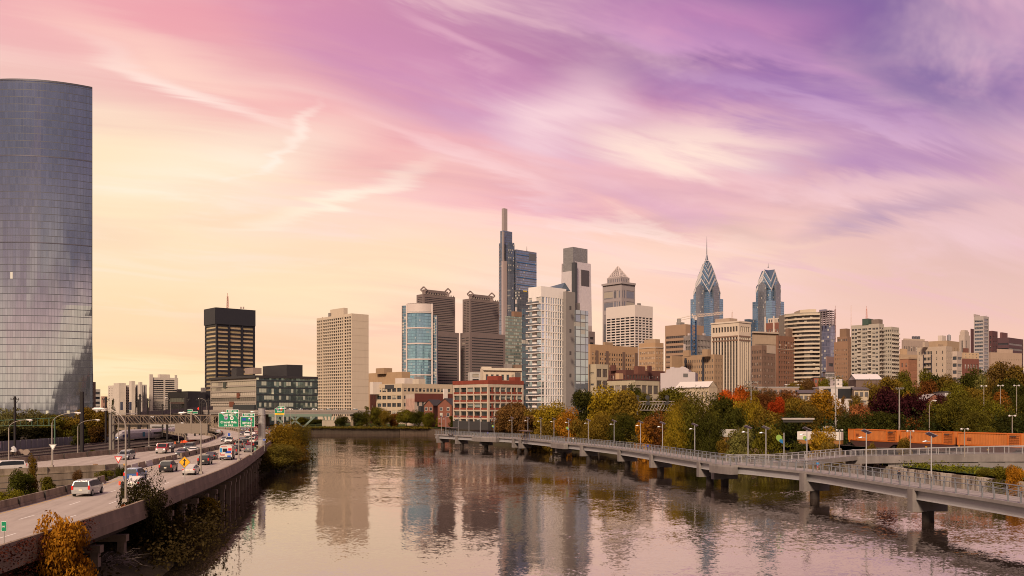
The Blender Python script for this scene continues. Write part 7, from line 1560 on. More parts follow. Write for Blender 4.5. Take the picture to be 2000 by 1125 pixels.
# ------------------------------------------------------------------ writing
DG = None
def text_mesh(s, size, mat, parent, loc, rot=(90, 0, 0), name='lettering', ext=.012, bold=0.0, align='CENTER'):
    cu = bpy.data.curves.new(name, 'FONT'); cu.body = s; cu.size = size; cu.align_x = align; cu.align_y = 'CENTER'; cu.extrude = ext; cu.offset = bold
    o = bpy.data.objects.new(name, cu); COL.objects.link(o); bpy.context.view_layer.update()
    me = bpy.data.meshes.new_from_object(o.evaluated_get(bpy.context.evaluated_depsgraph_get())); bpy.data.objects.remove(o); me.materials.clear(); me.materials.append(mat); me.name = name
    q = bpy.data.objects.new(name, me); COL.objects.link(q); q.parent = parent; q.location = loc; q.rotation_euler = tuple(R_(a) for a in rot); return q
SGN = plain((.0, .20, .085), .5, 0, .4, .05); SW = plain((.80, .78, .72), .5, 0, .4, .03); SB = plain((.01, .06, .33), .5); SR = plain((.55, .03, .03), .5); SY = plain((.80, .50, .02), .5); SK = plain((.015, .013, .012), .5)
def panel(name, w, h, parent, c, mat, r=.12, border=.08, y=0):
    m = MB()
    def rr(w, h, y, r):
        pts = []
        for cx, cz, a0 in ((w / 2 - r, h / 2 - r, 0), (-w / 2 + r, h / 2 - r, 90), (-w / 2 + r, -h / 2 + r, 180), (w / 2 - r, -h / 2 + r, 270)):
            for k in range(5): a = R_(a0 + 22.5 * k); pts.append((c[0] + cx + math.cos(a) * r, y, c[1] + cz + math.sin(a) * r))
        return pts
    o = rr(w, h, y, r); b = [(p[0], y + .08, p[2]) for p in o]; m.face(o[::-1], 1 if border else 0); m.face(b, 2); m.strip(o + o[:1], b + b[:1], 2)
    if border: m.face(rr(w - 2 * border, h - 2 * border, y - .012, r * .8)[::-1], 0)
    return m.build(name, [mat, SW, GALV], parent)
def shield(parent, cx, cz, s, txt, kind):
    m = MB()
    if kind == 'inter':
        pts = [(-.5, .45), (-.25, .5), (0, .42), (.25, .5), (.5, .45), (.56, .1), (.42, -.28), (0, -.56), (-.42, -.28), (-.56, .1)]
        m.face([(cx + x * s, -.03, cz + z * s) for x, z in pts][::-1], 1); q = [(x * .86, z * .86) for x, z in pts]; m.face([(cx + x * s, -.045, cz + z * s) for x, z in q][::-1], 0); m.face([(cx + x * s, -.055, cz + z * s) for x, z in [(-.40, .22), (.40, .22), (.44, .38), (.22, .42), (0, .36), (-.22, .42), (-.44, .38)]][::-1] if 0 else [(cx + x * s, -.055, cz + z * s) for x, z in [(-.46, .2), (.46, .2), (.42, .38), (-.42, .38)]], 2)
        o = m.build('route_shield', [SB, SW, SR], parent); text_mesh(txt, s * .5, SW, o, (cx, -.06, cz - s * .1))
    else:
        m.tube([(cx, -.03, cz), (cx, -.02, cz)], s * .5, 20); o = m.build('route_shield', [SW], parent); text_mesh(txt, s * .62, SK, o, (cx, -.05, cz), bold=.01)
def big_sign(px, D, y0, y1, x0, x1, ex, exy, label, lines, shields):
    cx = AT((x0 + x1) / 2, D).x; z0, z1 = ZY(y1, D), ZY(y0, D); t = thing('highway_sign', label, 'highway sign', (cx, D, z0)); w, h = (x1 - x0) * D / F, z1 - z0; k = D / F
    panel('sign_panel', w, h, t, (0, h / 2), SGN)
    ew, eh = (ex[1] - ex[0]) * k, (exy[1] - exy[0]) * k; ec = ((ex[0] + ex[1]) / 2 - (x0 + x1) / 2) * k; ez = (y1 - (exy[0] + exy[1]) / 2) * k; e = panel('exit_panel', ew, eh, t, (ec, ez), SGN, .1)
    if lines[0][0]: text_mesh(lines[0][0], eh * .62, SW, e, (ec, -.03, ez), bold=.012)
    for tx, fx, fy, sz in lines[1:]: text_mesh(tx, sz * h, SW, t, (fx * w, -.03, fy * h), bold=.018)
    for tx, fx, fy, sz, kd in shields: shield(t, fx * w, fy * h, sz * h, tx, kd)
    m = MB()
    for s in (-.3, .3): m.box((s * w, .3, h * .55), (.15, .3, h * 1.25))
    m.build('bracket', GALV, t); return t, w, h
big_sign(447, 204, 806.3, 834.3, 427, 466, (441.8, 466), (800, 806.2), 'large green overhead sign reading EAST EAST Central Phila', [('EXIT  344',), ('EAST EAST', 0, .84, .15), ('Central Phila', 0, .34, .215), ('1/4  MILE', 0, .12, .16)], [('76', -.13, .63, .24, 'inter'), ('30', .16, .63, .26, 'us')])
t, w, h = big_sign(483, 204, 813.6, 834, 469, 497.5, (473.5, 497.5), (807, 813.4), 'smaller green overhead sign reading 30TH ST', [('EXIT  345',), ('30TH ST', 0, .37, .27), ('1/4 MILE', 0, .13, .19)], [])
m = MB(); m.box((-.22 * w, -.03, .74 * h), (.26 * w, .03, .26 * h)); m.build('blue_symbol', SB, t); m = MB(); m.box((.2 * w, -.03, .74 * h), (.24 * w, .03, .28 * h)); o = m.build('transit_symbol', SW, t); m = MB(); m.box((.25 * w, -.05, .80 * h), (.13 * w, .02, .15 * h)); m.build('red_square', SR, o); m = MB(); m.box((.15 * w, -.05, .68 * h), (.13 * w, .02, .15 * h)); m.build('blue_square', SB, o)
t, w, h = big_sign(546, 330, 797.5, 810.2, 536.5, 555.5, (542.5, 555.5), (793.4, 797.4), 'far green sign with a yellow exit strip above the olive trees', [('EXIT',), ('30TH ST', 0, .47, .2)], [('76', -.18, .78, .3, 'inter')]); m = MB(); m.box((0, -.03, .14 * h), (w * .97, .03, .26 * h)); o = m.build('exit_only_strip', SY, t); text_mesh('EXIT ONLY', .18 * h, SK, o, (0, -.06, .14 * h)); m = MB(); m.box((.2 * w, -.03, .78 * h), (.2 * w, .03, .28 * h)); m.build('transit_symbol', SR, t)
for x in (-.4, .4): m = MB(); m.box((x * w, .3, -3.4), (.3, .3, 7.4)); m.build('support_post', GALV, t)
t, w, h = big_sign(377, 330, 803.5, 808, 358, 386.5, (364, 376), (799.5, 803.4), 'distant green sign partly hidden by a dark pole over the rail yard', [('',)], []); m = MB(); m.box((0, .4, -5), (.4, .4, 11)); m.build('support_post', GALV, t)
t = thing('traffic_signal', 'bright red light on a dark pole beside the distant green sign', 'signal', (AT(388, 328).x, 328, ZY(845, 328))); m = MB(); H = ZY(798, 328) - t.location.z; m.tube([(0, .1, 0), (0, .1, H)], .1, 6); m.build('pole', DARKM, t); m = MB(); m.tube([(0, 0, H), (0, .05, H)], .42, 14); m.build('red_light', plain((.8, .02, .01), .4, em=(1, .03, .01, 1.2)), t)
# merge sign: yellow diamond with a joining arrow
D = 103; t = thing('merge_sign', 'yellow diamond merge sign with a black joining arrow on the parapet', 'road sign', (AT(360.5, D).x, D, DECK + .9)); zc = ZY(902.5, D) - t.location.z; s = 11.7 * D / F; m = MB(); m.tube([(0, .05, -.2), (0, .05, zc)], .045, 6); m.build('post', GALV, t); m = MB()
q = lambda r, y: [(0, y, zc - r), (r, y, zc), (0, y, zc + r), (-r, y, zc)]
m.face(q(s, 0), 1); m.face(q(s * .93, -.008), 0); m.face(q(s, .03)[::-1], 2); m.strip(q(s, 0) + q(s, 0)[:1], q(s, .03) + q(s, .03)[:1], 2); sp_ = m.build('sign_plate', [plain((.80, .38, .01), .45), SK, GALV], t); m = MB(); a = s * .62
m.face([(-a * .13, -.016, zc - a * .95), (a * .13, -.016, zc - a * .95), (a * .13, -.016, zc + a * .35), (-a * .13, -.016, zc + a * .35)]); m.face([(-a * .42, -.018, zc + a * .3), (a * .42, -.018, zc + a * .3), (0, -.018, zc + a * .98)]); m.face([(-a * .52, -.017, zc - a * .95), (-a * .28, -.017, zc - a * .95), (a * .02, -.017, zc - a * .05), (-a * .12, -.017, zc + a * .05)]); m.build('arrow', SK, sp_)
# yield signs
def yield_sign(px, py, yb, D, label, faded):
    t = thing('yield_sign', label, 'road sign', (AT(px, D).x, D, ZY(yb, D))); z = ZY(py, D) - t.location.z; m = MB(); m.tube([(0, .05, 0), (0, .05, z)], .05, 6); m.build('post', GALV, t); s = .62; m = MB(); tr = lambda r, y: [(0, y, z - r * 1.1), (r, y, z + r * .65), (-r, y, z + r * .65)]; m.face(tr(s, 0), 0); m.face(tr(s * .62, -.01), 1); m.face(tr(s, .03)[::-1], 2); m.build('sign_plate', [SR if faded else GALV, SW, GALV], t)
yield_sign(231, 896.5, 912, 134, 'red and white yield sign at the gore nose in front of the silver minivan', True); yield_sign(103, 872.5, 905, 143, 'grey back of a yield sign on the lamp post at the gore', False)
# small green markers
D = 62; t = thing('mile_marker', 'small green mile marker wrapped in vines at the left edge', 'road sign', (AT(7.5, D).x, D, ZY(1056, D))); z = ZY(1028, D) - t.location.z; m = MB(); m.tube([(0, .04, -.4), (0, .04, z)], .035, 6); m.build('post', GALV, t); p_ = panel('marker_panel', .36, .68, t, (0, z), SGN, .04, .02); text_mesh('345', .15, SW, p_, (0, -.03, z - .02))
D = 168; t = thing('mile_marker', 'small green mile marker on the parapet right of the dark car', 'road sign', (AT(498, D).x, D, DECK + .9)); z = ZY(877, D) - t.location.z; m = MB(); m.tube([(0, .04, -.1), (0, .04, z)], .04, 6); m.build('post', GALV, t); panel('marker_panel', .3, .6, t, (0, z), SGN, .04, .02)
D = 248; t = thing('blue_sign', 'small blue road sign on the ramp barrier above the white pickup', 'road sign', (AT(447.5, D).x, D, DECK)); z = ZY(849, D) - t.location.z; m = MB(); m.tube([(0, .05, 0), (0, .05, z)], .06, 6); m.build('post', GALV, t); panel('sign_panel', .8, 1.0, t, (0, z), SB, .05, .05)
D = 196; t = thing('blue_sign', 'small blue road sign beside the thick gantry pole', 'road sign', (AT(516, D).x, D, DECK)); z = ZY(859, D) - t.location.z; m = MB(); m.tube([(0, .05, 0), (0, .05, z)], .05, 6); m.build('post', GALV, t); panel('sign_panel', .66, .42, t, (0, z), SB, .05, .03)
# wrapped work sign with orange flag by the dark tree
D = 87; t = thing('wrapped_work_sign', 'folded black wrapped road work sign with an orange flag beside the near lamp post', 'road work sign', (AT(241, D).x, D, DECK)); m = MB(); m.box((0, 0, 1.55), (.42, .12, 1.75)); m.build('black_cover', plain((.02, .02, .022), .8), t); m = MB(); m.box((-.36, 0, 2.3), (.2, .04, .38)); m.build('orange_flag', plain((.8, .08, .02), .6), t); m = MB(); m.box((0, 0, .62), (.3, .05, .16)); m.box((0, 0, .12), (.34, .3, .2)); m.build('orange_base', plain((.8, .17, .03), .6), t); m = MB(); m.bar((-.12, 0, .1), (-.12, 0, .9), .06); m.bar((.12, 0, .1), (.12, 0, .9), .06); m.build('stand', SW, t)
# ------------------------------------------------------------------ freight train with orange containers
ORG = wall((.52, .175, .045), .6, .28, 0, .5); CBR = plain((.075, .030, .024), .7, .1, var=.25)
ends = [(AT(1657, 222), AT(1752, 207.3)), (AT(1759, 206.2), AT(1863, 193.9)), (AT(1870, 192.8), AT(1995, 180))]
for k, (a, c) in enumerate(ends):
    L = math.hypot(c.x - a.x, c.y - a.y); t = thing('freight_container', ['orange freight container farthest to the left, behind the slender young tree', 'orange freight container in the middle of the three', 'orange freight container nearest the right edge'][k], 'container', (a.x, a.y, 0), math.atan2(c.y - a.y, c.x - a.x), 'orange freight containers on the train'); z0, z1 = 6.85, 9.6; m = MB(); n = 40
    m.box((L / 2, 1.25, (z0 + z1) / 2), (L - .1, 2.4, z1 - z0 - .06))
    for j in range(n): m.box((L * (j + .5) / n, .03, (z0 + z1) / 2), (L / n * .55, .07, z1 - z0 - .5))
    m.build('container_wall', ORG, t); m = MB()
    for zz in (z0 + .08, z1 - .08): m.box((L / 2, 0, zz), (L, .16, .2)); m.box((L / 2, 2.5, zz), (L, .16, .2))
    for x in (.06, L - .06, L * .13, L * .80): m.box((x, -.02, (z0 + z1) / 2), (.16, .2, z1 - z0))
    m.build('frame', wall((.54, .135, .02), .55, .1), t); m = MB()
    for j in range(6): m.box((L * .9, -.09, z0 + .45 + j * .36), (L * .15, .05, .1))
    m.build('rib_slats', plain((.32, .075, .015), .6), t); m = MB(); m.box((L * .88, -.12, z1 - .55), (L * .09, .04, .3)); m.build('dark_marking', plain((.08, .04, .03), .6), t); m = MB(); m.box((L * .2, -.1, z0 + 1.4), (1.0, .03, .55)); m.build('door_plate', plain((.25, .06, .015), .6), t)
    w_ = thing('well_car', ['brown railway well car under the left orange container', 'brown railway well car under the middle orange container', 'brown railway well car under the right orange container'][k], 'railway wagon', (a.x, a.y, 0), math.atan2(c.y - a.y, c.x - a.x), 'well cars of the freight train'); m = MB(); m.prism([(0, 0), (L, 0), (L, 2.5), (0, 2.5)], 6.3, 6.84); e = [(1.0, 6.3), (2.6, 5.35), (L - 2.6, 5.35), (L - 1, 6.3)]; m.face([(x, -.06, z) for x, z in e][::-1]); m.face([(x, 2.56, z) for x, z in e]); m.strip([(x, -.06, z) for x, z in e], [(x, 2.56, z) for x, z in e]); m.build('well_body', CBR, w_)
    for x in (-.2, 1.4, L - 1.4): m = MB(); [m.tube([(x, y, 5.75), (x, y + .15, 5.75)], .45, 12) for y in (.3, 2.0)]; m.bar((x, .3, 5.75), (x, 2.1, 5.75), .15); m.build('wheelset', DARKM, w_)
    m = MB(); m.box((.5, -.1, 6.6), (.35, .05, .3)); m.box((L * .5, -.1, 6.1), (.5, .05, .25)); m.build('yellow_marker', plain((.6, .3, .03), .6), w_)
for x0, x1, D, lab in ((1557, 1642, 224, 'white boxcar trailer behind the yellowing willow'), (1405, 1438, 246, 'white trailer half hidden behind the left willow shrub')):
    a, c = AT(x0, D), AT(x1, D - 6); L = math.hypot(c.x - a.x, c.y - a.y); t = thing('white_trailer', lab, 'trailer', (a.x, a.y, 0), math.atan2(c.y - a.y, c.x - a.x)); m = MB(); m.box((L / 2, 1.2, 7.9), (L, 2.4, 2.0)); m.build('trailer_box', plain((.62, .56, .50), .6, var=.12), t); m = MB(); m.box((L / 2, 1.2, 6.35), (L, 2.3, .9)); m.build('flat_wagon', plain((.28, .12, .03), .7), t); m = MB(); [m.tube([(x, .1, 5.7), (x, 2.2, 5.7)], .42, 10) for x in (1, 2.2, L - 2.2, L - 1)]; m.build('wheelset', DARKM, t)
# ------------------------------------------------------------------ silver passenger train
t = thing('passenger_train', 'silver express train with a blue nosed locomotive curving through the rail yard', 'train', (-139.5, 316, 2.95)); path = [Vector(p) - Vector((-139.5, 316)) for p in smoothline([(-139.5, 316), (-136.6, 333), (-135, 350), (-136.5, 362), (-139.5, 374), (-146, 390)], 1.0)]; Ls = [0]
for a, c in zip(path, path[1:]): Ls.append(Ls[-1] + (c - a).length)
at = lambda s: Vector((float(np.interp(s, Ls, [p.x for p in path])), float(np.interp(s, Ls, [p.y for p in path]))))
SIL = plain((.40, .365, .34), .5, .2, var=.12); NAV = plain((.02, .035, .13), .4); prof = [(-1.45, .55), (-1.5, 1.2), (-1.48, 2.6), (-1.2, 3.55), (-.6, 3.9), (.6, 3.9), (1.2, 3.55), (1.48, 2.6), (1.5, 1.2), (1.45, .55)]
def car_shell(nm, s0, s1, mat, nose=False):
    m = MB(); n = 10; rings = []
    for k in range(n + 1):
        s = s0 + (s1 - s0) * k / n; p = at(s); q = (at(s + .5) - at(max(0, s - .5))).normalized(); r = Vector((q.y, -q.x)); f = 1.0
        if nose: f = min(1, ((s - s0) / 5.0) ** .5 * .55 + .45)
        rings.append([(p.x + r.x * x * (f if nose else 1) ** .7, p.y + r.y * x * (f if nose else 1) ** .7, .55 + (z - .55) * f) for x, z in prof])
    for a, c in zip(rings, rings[1:]): m.strip(a, c); m.face([a[0], c[0], c[-1], a[-1]])
    m.face(rings[0][::-1]); m.face(rings[-1]); return m.build(nm, mat, t, smooth=False), rings
loco, rg = car_shell('locomotive', .0, 19, SIL, True); car_shell('coach', 19.6, 36, SIL); car_shell('coach', 36.6, 52, SIL); car_shell('coach', 52.6, 70, SIL)
m = MB(); p0 = at(0); m.face([(p0.x - 1.0, p0.y - .10, 1.0), (p0.x + 1.0, p0.y - .10, 1.0), (p0.x + .9, p0.y - .06, 1.55), (p0.x - .9, p0.y - .06, 1.55)]); m.build('blue_nose_band', NAV, loco); m = MB(); q = rg[1]; q2 = rg[2]; m.face([tuple(Vector(v) + Vector((0, -.12, .06))) for v in (q[3], q[6], q2[6], q2[3])]); m.build('windshield', plain((.03, .04, .07), .1, .3), loco)
for s in (-.5, .5): m = MB(); m.tube([(p0.x + s, p0.y - .12, 1.25), (p0.x + s, p0.y - .2, 1.25)], .2, 8); m.build('headlight', plain((.9, .8, .6), .3, em=(1, .8, .5, 2.5)), loco)
def side_patch(nm, s0, s1, z0, z1, mat, par, off=1.56):
    m = MB(); n = 6; A = []; B = []
    for k in range(n + 1): s = s0 + (s1 - s0) * k / n; p = at(s); q = (at(s + .5) - at(max(0, s - .5))).normalized(); r = Vector((q.y, -q.x)) * off; A.append((p.x + r.x, p.y + r.y, z0)); B.append((p.x + r.x, p.y + r.y, z1))
    m.strip(A, B); return m.build(nm, mat, par)
side_patch('teal_panel', 13.5, 15, 1.2, 2.9, plain((.03, .16, .22), .4), loco); side_patch('blue_nose_side', 1.5, 5.5, 1.3, 2.3, NAV, loco)
for s0 in (19.6, 36.6, 52.6): side_patch('window_strip', s0 + 1.5, s0 + 13.5, 2.0, 2.65, plain((.04, .045, .055), .15, .3), t)
for s0 in (2, 14, 21, 33, 38, 49): m = MB(); p = at(s0); q = (at(s0 + .5) - at(s0 - .5)).normalized(); m.box((p.x, p.y, .3), (3.0, 2.4, .7), math.atan2(q.y, q.x)); m.build('bogie', DARKM, t)
D = 415; t = thing('commuter_train', 'pale commuter coaches standing behind the silver train', 'train', (AT(292, D).x, D, 3)); L = 60 * D / F
for k in range(2): m = MB(); m.prism([(k * L / 2 + .2, 0), ((k + 1) * L / 2 - .2, 1.5), ((k + 1) * L / 2 - .2, 4.4), (k * L / 2 + .2, 3)], .6, 4.0); m.build('coach', SIL, t); m = MB(); m.box((L * (k + .5) / 2, .35, 2.6), (L / 2 - 2, .1, .8), .1); m.build('window_strip', DARKM, t)
t = thing('equipment_hut', 'low brown trackside hut with graffiti beside the tracks', 'hut', (AT(285, 232).x, 232, 2.6)); m = MB(); m.prism([(0, 0), (5.2, .4), (5.2, 3.4), (0, 3)], 0, 2.0); m.build('hut_wall', wall((.20, .14, .10), .85, .3), t); m = MB(); m.prism([(-.2, -.2), (5.4, .2), (5.4, 3.6), (-.2, 3.2)], 2.0, 2.2); m.build('roof', wall((.12, .1, .09)), t); m = MB(); m.tube([(2.6, 1, 2.2), (2.6, 1, 2.7), (2.6, 1, 3.0)], [.35, .3, .1], 8); m.build('vent', SW, t)
t = thing('white_sign_board', 'small white sign board standing beside the trackside hut', 'sign', (AT(294.5, 224).x, 224, 2.7)); m = MB(); m.box((0, 0, .8), (.55, .08, 1.2)); m.build('board', SW, t); m = MB(); m.box((0, .06, .4), (.08, .08, .8)); m.build('post', GALV, t)
# clutter beside the tracks
t = thing('worker_tarp_heap', 'heap of pale tarps on rusty drums at the left end of the tracks', 'tarp heap', (AT(27, 226).x, 226, 2.8)); m = MB(); [m.tube([(x, 0, 0), (x, 0, 1.0)], .4, 9) for x in (-.5, .5)]; m.build('drum', RUST, t); m = MB(); m.tube([(0, 0, .95), (.1, 0, 1.5), (-.2, 0, 2.1), (0, 0, 2.4)], [.85, .6, .5, .1], 7); m.build('tarp', plain((.5, .47, .44), .8), t)
for k, x in enumerate((39.5, 51.5)): t = thing('cable_reel', ['left dark cable reel beside the tracks', 'right dark cable reel beside the tracks'][k], 'cable reel', (AT(x, 228).x, 228, 2.8), .3, 'cable reels by the tracks'); m = MB(); m.tube([(0, -.5, .7), (0, .5, .7)], .45, 12); m.build('drum', DARKM, t); m = MB(); [m.tube([(0, y, .72), (0, y + .08, .72)], .72, 14) for y in (-.58, .5)]; m.build('flange', wall((.3, .22, .17)), t)
# ------------------------------------------------------------------ vehicles
PAINT = carpaint(); CG = plain((.02, .022, .026), .42, 0, .15, .05); TYRE = plain((.018, .017, .017), .85); RIM = plain((.33, .32, .31), .35, .6); TAIL = plain((.42, .012, .010), .25, em=(1, .05, .02, .25)); HEAD = plain((.75, .74, .68), .15, em=(1, .93, .8, .5)); BUMP = plain((.05, .048, .046), .6); PLATE = plain((.62, .58, .45), .5)
# stations along the length (rear to front): y, z of belt, z of roof, half width at belt, half width at roof
ST = dict(
 sedan=([(-2.36, .62, .66, .78, .70), (-2.30, .88, .93, .86, .74), (-1.72, .93, .99, .90, .70), (-.92, .95, 1.42, .91, .62), (.15, .94, 1.44, .91, .63), (1.0, .92, .99, .90, .70), (2.05, .78, .83, .86, .72), (2.34, .55, .60, .76, .66)], (2, 3), (4, 5), (2, 5)),
 suv=([(-2.34, .66, .70, .86, .80), (-2.30, 1.0, 1.05, .94, .82), (-2.02, 1.03, 1.66, .95, .70), (-.9, 1.03, 1.73, .96, .71), (.35, 1.02, 1.71, .96, .71), (1.10, 1.01, 1.08, .95, .78), (2.15, .92, .97, .92, .80), (2.38, .6, .66, .84, .74)], (1, 2), (4, 5), (2, 5)),
 van=([(-2.52, .66, .70, .88, .84), (-2.48, 1.0, 1.05, .97, .86), (-2.25, 1.03, 1.70, .99, .76), (-.9, 1.03, 1.78, 1.0, .78), (.75, 1.0, 1.74, 1.0, .76), (1.72, .98, 1.04, .97, .80), (2.30, .82, .87, .92, .80), (2.54, .55, .6, .84, .76)], (1, 2), (4, 5), (2, 5)),
 pickup=([(-2.75, .70, .74, .92, .88), (-2.72, 1.0, 1.02, .95, .9), (-.75, 1.02, 1.04, .96, .9), (-.62, 1.04, 1.72, .96, .74), (.55, 1.04, 1.74, .96, .74), (1.15, 1.04, 1.10, .96, .82), (2.45, .96, 1.01, .94, .84), (2.72, .6, .66, .9, .8)], (2, 3), (4, 5), (3, 5)))
def car_proto(kind):
    st, rr, fr, sd = ST[kind]; t = thing('car', 'x', 'car'); zs = .30
    m = MB(); rings = []
    for y, zb, zr, wb, wr in st: rings.append([(-wb * .94, y, zs), (-wb, y, (zs + zb) * .55), (-wb, y, zb), (-wr, y, zr - .03), (-wr * .8, y, zr), (wr * .8, y, zr), (wr, y, zr - .03), (wb, y, zb), (wb, y, (zs + zb) * .55), (wb * .94, y, zs)])
    for a, b in zip(rings, rings[1:]):
        for k in range(9): m.face([a[k], a[k + 1], b[k + 1], b[k]])
        m.face([a[9], a[0], b[0], b[9]])
    m.face(rings[0][::-1]); m.face(rings[-1])
    m.face
    body = m.build('body', PAINT, t)
    for p in body.data.polygons: p.use_smooth = False
    def glass(nm, i, j, ins=.86, off=.018):
        (y0, b0, r0, w0, q0), (y1, b1, r1, w1, q1) = st[i], st[j]; lo = (y0, b0 if r0 - b0 < .3 else r0, w0, q0) ; m = MB()
        if r1 > r0: A, B_ = (y0, b0 + .03, w0 * ins), (y1, r1 - .06, q1 * ins)
        else: A, B_ = (y1, b1 + .06, w1 * ins), (y0, r0 - .06, q0 * ins)
        s = -1 if r1 > r0 else 1; f = lambda p, k: (p[0] + (k[0] - p[0]) * .06 + s * .03, 0, p[1] + .03)
        ya, za, wa = A; yb, zb_, wb_ = B_; m.face([(-wa, ya + s * off, za + .02), (wa, ya + s * off, za + .02), (wb_, yb + s * off * 2, zb_ + .02), (-wb_, yb + s * off * 2, zb_ + .02)] if s < 0 else [(wa, ya + s * off, za + .02), (-wa, ya + s * off, za + .02), (-wb_, yb + s * off * 2, zb_ + .02), (wb_, yb + s * off * 2, zb_ + .02)]); m.build(nm, CG, t)
    glass('rear_window', *rr); glass('windshield', *fr)
    for s in (-1, 1):
        m = MB(); lo, hi = [], []
        ks = list(range(sd[0], sd[1] + 1))
        for n, k in enumerate(ks):
            y, b, r, wb, wr = st[k]
            if r - b < .3: y2 = st[k + 1][0] if n == 0 else st[k - 1][0]; yy = y + (y2 - y) * .28; zt = b + .12; w2 = wb - .01
            else: yy = y + (.07 if n == 0 else 0); zt = r - .11; w2 = wr
            lo.append((s * (wb + .012), yy, b + .06)); hi.append((s * ((w2 if r - b < .3 else w2 + (wb - w2) * .12) + .014), yy, zt))
        if s > 0: m.strip(lo, hi)
        else: m.strip(hi, lo)
        m.build('side_window', CG, t)
        m = MB(); y, b = st[fr[1]][0] - .25, st[fr[1]][1]; m.box((s * (st[4][3] + .12), y, b + .12), (.2, .12, .15)); m.build('mirror', PAINT, t)
        big = kind in ('suv', 'van', 'pickup'); y, zb, zr, wb, wr = st[0]; z = .82 if not big else .98
        m = MB(); m.box((s * (st[1][3] - .12), st[1][0] - .02, z), (.2, .08, .20 if not big else .42)); m.build('tail_light', TAIL, t)
        m = MB(); y, zb, zr, wb, wr = st[-1]; m.box((s * (wb - .14), y - .06, zb + .04), (.34, .14, .17)); m.build('headlight', HEAD, t)
        R = .33 if not big else .37
        for yy in (st[0][0] + .85, st[-1][0] - .85):
            m = MB(); x = s * (st[3][3] - .10); m.tube([(x - .11, yy, R), (x + .11, yy, R)], R, 16); w = m.build('wheel', TYRE, t); m = MB(); m.tube([(x + s * .10, yy, R), (x + s * .122, yy, R)], R * .62, 12); m.build('rim', RIM, w)
    m = MB(); m.box((0, st[0][0] - .015, .72), (.34, .03, .17)); m.build('license_plate', PLATE, t); [MB().box((0, q, .46), (w * 1.9, .12, .2)).build('bumper', PAINT if kind != 'pickup' else BUMP, t) for q, w in ((st[0][0] - .01, st[0][3]), (st[-1][0] + .02, st[-1][3]))]; m = MB(); m.box((0, st[-1][0] + .0, st[-1][1] + .0), (.8, .08, .14)); m.build('grille', BUMP, t)
    return t, tree_of(t)
PR = {k: list(car_proto(k)) + [False] for k in ST}; CC = {}
def car(px, yb, kind, col, label, cat, line, rev=False, z=DECK, ang=0):
    p = G(px, yb, z + .004); t, kl, used = PR[kind]; o = t if not used else dup(t, kl); PR[kind][2] = True
    d = nearest_dir(line, p.y); o.location = p; a = math.atan2(d.y, d.x) - math.pi / 2 + (math.pi if rev else 0) + R_(ang); o.rotation_euler = (0, 0, a)
    o.name = {'sedan': 'sedan', 'suv': 'suv', 'van': 'minivan', 'pickup': 'pickup_truck'}[kind]; tag(o, label, cat, 'cars on the expressway')
    for c in COL.objects:
        if c.parent == o and c.name.split('.')[0] in ('body', 'mirror', 'bumper'): c.color = (*col, 1)
    return o
SILV, WHI, BLK, GRY, BLU, RED_, DKG = (.40, .385, .36), (.66, .62, .56), (.014, .013, .014), (.14, .14, .14), (.03, .09, .26), (.35, .015, .025), (.055, .055, .06)
